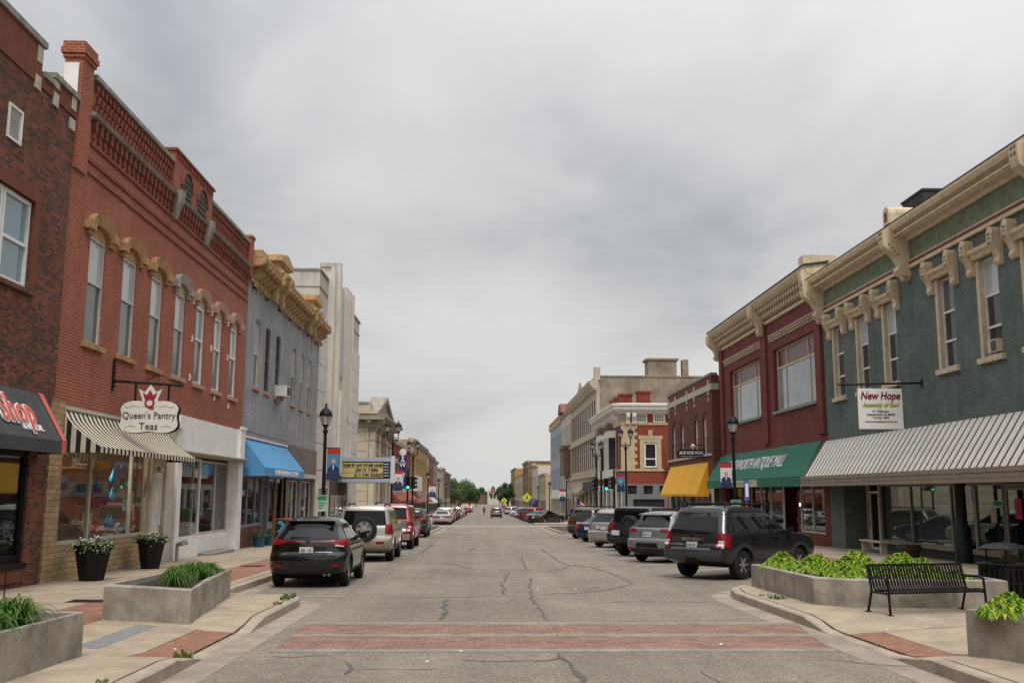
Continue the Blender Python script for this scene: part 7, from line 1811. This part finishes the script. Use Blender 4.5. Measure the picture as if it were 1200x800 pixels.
c.box((-.42, .05, c.R(0, 1.13).y - .03, c.R(0, 1.13).y - .012, 1.115, 1.14), under, 'wiper'); MB().tube((.5, c.yr(.3) - .02, .3), (.5, c.yr(.3) + .3, .3), .035).build('exhaust', chrome, c.root); MB().tube((.4, c.yr(.3) - .02, .3), (.4, c.yr(.3) + .3, .3), .035).build('exhaust', chrome, c.root)
yq = c.yr(1.48); MB().hexa([(-.56, yq - .06, 1.475), (.56, yq - .06, 1.475), (.55, yq + .35, 1.50), (-.55, yq + .35, 1.50), (-.56, yq - .06, 1.50), (.56, yq - .06, 1.50), (.52, yq + .4, 1.555), (-.52, yq + .4, 1.555)]).build('spoiler', blk, c.root)
c.mirrors(1.06, .55); c.front_end(.72, .84, .5, .76); c.cladding(.40); c.arches(plastic); MB().path([(.2, -.95, 1.57), (.2, -1.15, 1.68)], .01).build('antenna', black, c.root)
c.box((-.58, -.42, c.R(-.5, .76).y - .008, c.R(-.5, .76).y + .02, .745, .765), chrome, 'name_badge'); c.put(-4.0, 25.0, 0)
# --- silver beige off-roader with spare wheel
sil = PAINT('champagne_silver_paint', (.42, .395, .355), metal=.55, rough=.28); slw = PAINT('beige_lower_paint', (.30, .26, .20), metal=.4, rough=.32)
c = Car('offroad_suv', suvT(4.75, 1.9, 1.86, 1.16, rake=.16, tum=.16, gc=.34, cab=.60), 'champagne silver off-roader with rear spare wheel parked on the left', GLF, sil, wb=2.78, wr=.39, wt=.26, rc=.16, bow=.06)
c.glaze(1.2, 1.68, .74, .66, rin=.2); c.rear([(-.82, .44), (.82, .44), (.86, .68), (-.86, .68)], slw, 'bumper', off=.03); c.rear2(.42, .68, .60, .68, tail_r, 'reflector', off=.045)
c.rear2(.70, .90, .92, 1.24, tail_r, 'tail_lamp', off=.015); c.side([(-2.16, .92), (-1.98, .92), (-2.0, 1.22), (-2.14, 1.22)], tail_r, 'tail_lamp', off=.012, nu=3, nv=3)
c.rear([(-.66, 1.12), (-.655, .72), (-.65, 1.12), (-.655, 1.7)], under, 'hatch_seam', off=.003)
yq = c.R(.0, 1.1).y
def spare(c, x, z, r, yq, w=.24, rm_=True):
    m = MB(); m.lathe((x, yq, z), [(r * .62, 0), (r * .9, 0), (r, -.05), (r, -w + .05), (r * .9, -w), (r * .62, -w), (r * .6, -w + .05)], 28, axis='y'); o = m.build('spare_wheel', tyre_m, c.root, smooth=35)
    if rm_:
        m = MB(); m.lathe((x, yq, z), [(r * .63, -w + .06), (r * .63, -w + .01), (r * .57, -w + .01), (r * .54, -w + .05), (.02, -w + .05)], 28, axis='y')
        for k in range(6):
            a = PI / 3 * k; cc, sn = math.cos(a), math.sin(a); m.hexa([(x + rr * cc - t * sn, yq - w + d, z + rr * sn + t * cc) for d in (.05, .015) for rr, t in ((.05, -.05), (.05, .05), (r * .58, .045), (r * .58, -.045))])
        m.lathe((x, yq, z), [(.09, -w + .05), (.085, -w - .0), (.02, -w - .01)], 14, axis='y'); m.build('spare_rim', rimm, o)
    else: MB().lathe((x, yq, z), [(r * .62, -w + .03), (.05, -w + .02)], 20, axis='y').build('spare_cover', plastic, o)
spare(c, .02, 1.08, .42, yq); c.arches(slw, .07); c.mirrors(1.2, .75); c.front_end(.85, 1.02, .65, .95); c.cladding(.55); c.rails(1.88, -1.6, .2, .62); c.side([(-2.2, .46), (-1.85, .46), (-1.85, .8), (-2.2, .8)], slw, 'lower_flank', nu=3, nv=3)
c.put(-3.98, 35.75, 0)
# --- red pickup with cap
redp = PAINT('dark_red_paint', (.20, .012, .016), metal=.3, rough=.25)
c = Car('pickup_truck', suvT(5.6, 1.98, 1.93, 1.22, rake=.26, tum=.15, gc=.38, cab=.62), 'red pickup truck with a matching bed cap parked on the left', GLF, redp, wb=3.55, wr=.40, wt=.27, rc=.12, bow=.04)
c.glaze(1.28, 1.76, .74, .66, rin=.2); c.rear([(-.86, .46), (.86, .46), (.88, .66), (-.88, .66)], chrome, 'bumper', off=.06); c.rear([(-.70, .74), (.70, .74), (.72, 1.18), (-.72, 1.18)], M('tailgate_grey', (.16, .15, .15), rough=.25, metal=.6), 'tailgate', off=.012)
c.rear2(.76, .95, .78, 1.16, tail_r, 'tail_lamp', off=.02); c.side([(-2.64, .80), (-2.44, .80), (-2.44, 1.16), (-2.64, 1.16)], tail_r, 'tail_lamp', off=.012, nu=3, nv=3); c.rear2(.8, .92, .92, 1.0, tail_w, 'reverse_lamp', off=.028)
c.plate(0, .60, off=.07); c.mirrors(1.26, 1.0); c.front_end(.9, 1.08, .68, 1.02); c.arches(redp, .06); c.rails(1.95, -2.2, -.1, .66); c.put(-4.0, 45.5, 0)
# --- dark blue suv by the theatre
dbl = PAINT('dark_blue_paint', (.02, .028, .042), metal=.4, rough=.25)
c = Car('dark_suv', suvT(4.7, 1.86, 1.72, 1.1, rake=.42, tum=.22, gc=.26), 'dark blue SUV with roof rails parked before the side street, left', GLF, dbl, wb=2.75, wr=.36)
def std(c, zb, zt, tl=(.5, .9, .98, 1.14), pl=.9, sk=True):
    c.glaze(zb, zt, .72 * c.hwm / .9, .58 * c.hwm / .9, rin=.28); c.rear2(tl[0], tl[1], tl[2], tl[3], tail_r, 'tail_lamp', off=.015); yy = c.yr(tl[2])
    c.side([(yy + .12, tl[2]), (yy + .36, tl[2] + .03), (yy + .36, tl[3]), (yy + .14, tl[3])], tail_r, 'tail_lamp', off=.012, nu=3, nv=2)
    c.plate(0, pl); c.mirrors(zb, .6); c.front_end(.74, .88, .5, .8)
    if sk: c.rear([(-.7, c.T[1][0]), (.7, c.T[1][0]), (.76, c.T[1][0] + .17), (-.76, c.T[1][0] + .17)], plastic, 'rear_skirt', off=.01); c.cladding(c.T[1][0] + .2)
    c.rear2(.5, .68, c.T[2][0] + .02, c.T[2][0] + .09, tail_r, 'reflector', off=.02)
std(c, 1.16, 1.54); c.arches(plastic); c.rails(1.75, -1.6, .3, .62); c.put(-4.25, 61.3, 0)
# --- dark grey suv, nearest on the right
dgr = PAINT('dark_graphite_paint', (.034, .034, .038), metal=.5, rough=.27)
c = Car('large_suv', suvT(4.9, 1.92, 1.87, 1.19, rake=.30, tum=.20, gc=.40, cab=.62), 'dark graphite SUV with chrome tailgate bar, nearest on the right', GRT, dgr, wb=2.85, wr=.38, wt=.26, rc=.17, bow=.08)
c.glaze(1.17, 1.60, .74, .62, rin=.26); c.rear2(.73, .92, .82, 1.18, tail_r, 'tail_lamp', off=.02); c.side([(-2.22, .82), (-2.02, .82), (-2.04, 1.18), (-2.2, 1.18)], tail_r, 'tail_lamp', off=.014, nu=3, nv=3); c.rear2(.76, .88, .86, 1.0, tail_w, 'reverse_lamp', off=.028)
c.rear([(-.32, .98), (.32, .98), (.32, 1.06), (-.32, 1.06)], chrome, 'tailgate_bar', off=.04); c.plate(.02, .88); c.marks(.02, .88, b_navy)
p = c.R(0, 1.13); MB().lathe((0, p.y - .03, 1.125), [(.075, 0), (.075, .025), (.055, .025), (.055, .0)], 16, axis='y').build('badge', chrome, c.root)
c.rear([(-.84, .52), (.84, .52), (.88, .76), (-.88, .76)], M('grey_bumper', (.07, .07, .075), rough=.4, metal=.3), 'bumper', off=.05); c.rear([(-.6, .765), (.6, .765), (.6, .80), (-.6, .80)], M('bumper_step', (.13, .13, .135), rough=.4), 'bumper_step', off=.06, nv=1); c.rear([(-.16, .45), (.2, .45), (.2, .58), (-.16, .58)], under, 'hitch_recess', off=.056, nv=2)
c.arches(M('grey_flare', (.05, .05, .054), rough=.4, metal=.3), .1); c.mirrors(1.18, .72); c.front_end(.84, 1.0, .6, .94); c.cladding(.5); c.rails(1.90, -1.8, .35, .64); c.box((-.5, .5, c.R(0, 1.2).y - .02, c.R(0, 1.2).y - .005, 1.19, 1.205), under, 'window_trim')
for x in (-.35, .3): c.box((x, x + .03, c.R(x, 1.66).y - .03, c.R(x, 1.66).y, 1.6, 1.7), under, 'hinge')
PUTA = 42
c.put(7.15, 27.4, 47)
def slot(c, tx, ty, hd=PUTA):
    """set the car so that its left rear tyre stands at tx, ty"""
    a = RD(hd); f = Vector((math.sin(a), math.cos(a))); r = Vector((math.cos(a), -math.sin(a))); p = Vector((tx, ty)) + r * (c.hwm - .12) + f * c.wb / 2; return c.put(p.x, p.y, hd)
# --- silver grey crossover
sgr = PAINT('silver_grey_paint', (.21, .22, .225), metal=.5, rough=.27)
c = Car('crossover_car', suvT(4.65, 1.85, 1.69, 1.1, rake=.48, tum=.26, gc=.28), 'silver grey crossover parked between the jeep and the empty bay, right', GRT, sgr, wb=2.7, wr=.36, rc=.24, bow=.13)
c.glaze(1.16, 1.5, .72, .56, rin=.3); c.rear([(.44, 1.04), (.89, .98), (.89, 1.13), (.46, 1.11)], tail_r, 'tail_lamp', off=.02); c.rear([(-.89, .98), (-.44, 1.04), (-.46, 1.11), (-.89, 1.13)], tail_r, 'tail_lamp', off=.02); c.side([(-2.08, .99), (-1.8, 1.03), (-1.84, 1.12), (-2.06, 1.11)], tail_r, 'tail_lamp', off=.014, nu=3, nv=2)
c.plate(-.02, .93); c.marks(-.02, .93, b_navy)
c.rear([(-.5, .72), (.5, .72), (.36, 1.02), (-.36, 1.02)], M('tailgate_darker_grey', (.15, .155, .16), rough=.3, metal=.4), 'tailgate_panel', off=.004); c.rear([(-.44, .50), (.44, .50), (.40, .66), (-.40, .66)], M('gloss_black_recess', (.004, .004, .004)), 'bumper_recess', off=.008); c.rear([(-.78, .33), (.78, .33), (.84, .48), (-.84, .48)], plastic, 'rear_skirt', off=.014)  # tailgate panel in a darker grey than the body
c.rear2(.56, .74, .45, .51, tail_r, 'reflector', off=.022)
for x in (-.62, .62): MB().tube((x, c.yr(.3) - .03, .33), (x, c.yr(.3) + .3, .33), .05).build('exhaust', chrome, c.root)
yq = c.yr(1.56); MB().hexa([(-.6, yq - .07, 1.56), (.6, yq - .07, 1.56), (.58, yq + .35, 1.6), (-.58, yq + .35, 1.6), (-.6, yq - .07, 1.59), (.6, yq - .07, 1.59), (.55, yq + .4, 1.65), (-.55, yq + .4, 1.65)]).build('spoiler', sgr, c.root)
c.box((-.4, .0, c.R(0, 1.22).y - .03, c.R(0, 1.22).y - .01, 1.2, 1.225), under, 'wiper'); c.mirrors(1.14, .6); c.front_end(.74, .88, .5, .8); c.cladding(.44); c.arches(plastic)
slot(c, 5.47, 34.4)
# --- black jeep
jbk = PAINT('jeep_black_paint', (.010, .010, .011), metal=.1, rough=.35); jbl = PAINT('jeep_blue_paint', (.02, .07, .22), metal=.2, rough=.3)
c = Car('black_jeep', suvT(4.4, 1.85, 1.84, 1.2, rake=.05, tum=.09, gc=.42, cab=.60, nose=.02), 'black boxy jeep with rear spare tyre parked on the right', GRT, jbk, wb=2.75, wr=.42, wt=.3, rc=.08, bow=.02)
c.glaze(1.28, 1.68, .72, .70, rin=.14, fin=.08); c.rear2(.74, .90, .98, 1.16, tail_r, 'tail_lamp', off=.05); spare(c, .05, 1.12, .40, c.R(0, 1.1).y - .02, .26, False); c.rear([(-.84, .55), (.84, .55), (.84, .74), (-.84, .74)], plastic, 'bumper', off=.12); c.rear([(-.92, .78), (-.74, .78), (-.74, 1.2), (-.92, 1.2)], jbl, 'corner_panel', off=.006)
c.box((-.72, -.38, c.yr(.8) - .09, c.yr(.8) - .05, .78, .96), plate_m, 'licence_plate'); c.arches(plastic, .14); c.mirrors(1.3, .75); c.front_end(.95, 1.12, .75, 1.12); slot(c, 5.42, 38.5)
# --- dark suv squeezed beside the minivan
dsv = PAINT('black_suv_paint', (.012, .012, .014), metal=.2, rough=.25)
c = Car('black_suv', suvT(4.6, 1.85, 1.74, 1.1, rake=.35, tum=.2, gc=.26), 'black SUV mostly hidden between the jeep and the silver minivan', GRT, dsv, wb=2.7, wr=.36); std(c, 1.16, 1.54); c.arches(plastic); slot(c, 5.8, 42.7)
# --- silver minivan
smv = PAINT('silver_paint', (.40, .385, .36), metal=.55, rough=.28)
c = Car('silver_minivan', suvT(5.0, 1.98, 1.74, 1.08, rake=.42, tum=.22, gc=.24, cab=.64), 'silver minivan parked beyond the black jeep, right', GRT, smv, wb=3.0, wr=.34, rc=.22, bow=.1)
c.glaze(1.14, 1.54, .80, .66, rin=.26); c.rear2(.82, .97, .86, 1.12, tail_r, 'tail_lamp', off=.016); c.side([(-2.32, .86), (-2.16, .86), (-2.16, 1.12), (-2.3, 1.12)], tail_r, 'tail_lamp', off=.014, nu=3, nv=2); c.rear([(-.36, .80), (.36, .80), (.34, .98), (-.34, .98)], M('plate_well', (.1, .1, .1)), 'plate_recess', off=.004); c.plate(0, .88)
c.rear2(.22, .42, .84, .97, tail_w, 'reverse_lamp', off=.02); c.rear([(-.86, .64), (.86, .64), (.86, .69), (-.86, .69)], M('bumper_seam', (.18, .18, .17)), 'bumper_groove', off=.01, nv=1); c.mirrors(1.12, .9); c.front_end(.72, .86, .5, .74); slot(c, 5.42, 46.5)
# --- blue saloon and brown suv before the side street
blu = PAINT('blue_paint', (.012, .022, .06), metal=.4, rough=.25); brw = PAINT('brown_paint', (.075, .06, .045), metal=.5, rough=.28)
def sedan(name, paint, label, group, L=4.7, W=1.8, H=1.45):
    c = Car(name, sedanT(L, W, H), label, group, paint, wb=2.7, wr=.33, rc=.22, bow=.12)
    h = L / 2; c.rear([(-.62, 1.05), (.62, 1.05), (.52, H - .12), (-.52, H - .12)], car_glass, 'rear_window', nu=8)
    for f in ((-h + 1.25, -.22, -h + 1.55, -.25), (-.15, h - 1.65, -.18, h - 2.1)): c.side([(f[0], 1.05), (f[1], 1.05), (f[3], H - .11), (f[2], H - .11)], car_glass, 'side_window', nu=5, nv=3)
    c.front([(-.66, 1.05), (.66, 1.05), (.56, H - .12), (-.56, H - .12)], car_glass, 'windscreen', nu=8); c.rear2(.48, .86, .72, .88, tail_r, 'tail_lamp', off=.014); c.side([(-h + .2, .74), (-h + .42, .76), (-h + .42, .86), (-h + .2, .88)], tail_r, 'tail_lamp', off=.012, nu=3, nv=2)
    c.plate(0, .72); c.front_end(.62, .76, .4, .62); c.mirrors(1.0, .5); c.rear([(-.7, .24), (.7, .24), (.7, .36), (-.7, .36)], plastic, 'rear_skirt', off=.01)
    return c
c = sedan('blue_car', blu, 'blue car between the silver minivan and the brown SUV, right', GRT); slot(c, 5.5, 53.4)
c = Car('brown_suv', suvT(4.8, 1.92, 1.78, 1.14, rake=.35, tum=.2, gc=.28), 'brown SUV parked at the end of the right row before the side street', GRT, brw, wb=2.85, wr=.38); std(c, 1.18, 1.6); c.arches(plastic); c.rails(1.82, -1.7, .3, .62); slot(c, 5.45, 58.3)
# --- beyond the side street
GFL = 'vehicles parked beyond the side street, left'; GFR = 'vehicles parked beyond the side street, right'
P_ = lambda n, col: PAINT(n, col, metal=.4, rough=.27)
wht = P_('white_paint', (.55, .55, .54)); rd2 = P_('bright_red_paint', (.28, .012, .012)); mrn = P_('maroon_paint', (.10, .015, .018)); gry = P_('mid_grey_paint', (.14, .145, .15)); lgr = P_('light_silver_paint', (.38, .38, .38))
s1 = sedan('old_car', lgr, 'silver saloon with maroon tail band, first past the side street on the left', GFL, 5.0, 1.85, 1.44); s1.rear([(-.86, .66), (.86, .66), (.86, .9), (-.86, .9)], mrn, 'tail_band', off=.01); s1.put(-4.1, 100.8, 0)
w1 = Car('white_suv', suvT(4.6, 1.85, 1.7, 1.08, gc=.26), 'white SUV, second past the side street on the left', GFL, wht, wb=2.7, wr=.36); std(w1, 1.14, 1.52); w1.put(-4.1, 107.2, 0)
g1 = sedan('grey_car', gry, 'grey saloon, third past the side street on the left', GFL); g1.put(-4.15, 117, 0)
r1 = Car('red_suv', suvT(4.6, 1.85, 1.7, 1.08, gc=.26), 'red SUV farther down the left kerb', GFL, rd2, wb=2.7, wr=.36); std(r1, 1.14, 1.52); r1.put(-4.15, 128, 0)
def again(c, x, y, hd, label, group, paint=None):
    o = clone_tree(c.root, (x, y, gz(y) + .001), -RD(hd), label, group)
    if paint:
        for ch in o.children:
            if ch.name.split('.')[0] == 'body':
                ch.data = ch.data.copy(); ch.data.materials.clear(); ch.data.materials.append(paint)
    return o
again(g1, -4.15, 142, 0, 'dark saloon on the left kerb beyond the red SUV', GFL, blk); again(w1, -4.15, 156, 0, 'pale SUV on the left kerb, third from the end', GFL); again(s1, -4.15, 176, 0, 'silver saloon on the left kerb, second from the end', GFL); again(r1, -4.15, 200, 0, 'red vehicle at the far end of the left kerb', GFL, mrn)
bk1 = sedan('black_car', blk, 'black saloon first past the side street on the right', GFR); slot(bk1, 5.3, 105.5)
for i, (src, pt, ty, lb) in enumerate(((g1, gry, 111, 'grey saloon second past the side street on the right'), (r1, rd2, 117.5, 'red car third past the side street on the right'), (g1, mrn, 122, 'maroon car just beyond the red car on the right'), (r1, blk, 128, 'black SUV fifth past the side street on the right'), (w1, gry, 136, 'grey SUV before the white SUV on the right'), (w1, wht, 144, 'white SUV with tall body far on the right'), (g1, lgr, 158, 'silver saloon far on the right behind the white SUV'), (g1, wht, 178, 'white saloon far down the right side'), (w1, wht, 215, 'white SUV farthest down the right side'), (g1, gry, 232, 'grey saloon farthest down the right side'))):
    a = RD(PUTA); f = Vector((math.sin(a), math.cos(a))); r = Vector((math.cos(a), -math.sin(a))); p = Vector((5.2, ty)) + r * .8 + f * 1.35; again(src, p.x, p.y, PUTA, lb, GFR, pt)
d1 = again(w1, 2.1, 160, 0, 'dark SUV driving away down the middle of the street', 'moving traffic', gry)
d1['category'] = 'SUV'
for i, (x, y) in enumerate(((8.5, 330), (9.2, 350), (9.0, 400), (-4.2, 330), (-4.2, 300), (-4.2, 262), (8.9, 290), (8.2, 262))):
    again((w1, g1, r1)[i % 3], x, y, 0, ORD[i] + ' of the tiny vehicles parked near the far end of the street', 'tiny far vehicles')
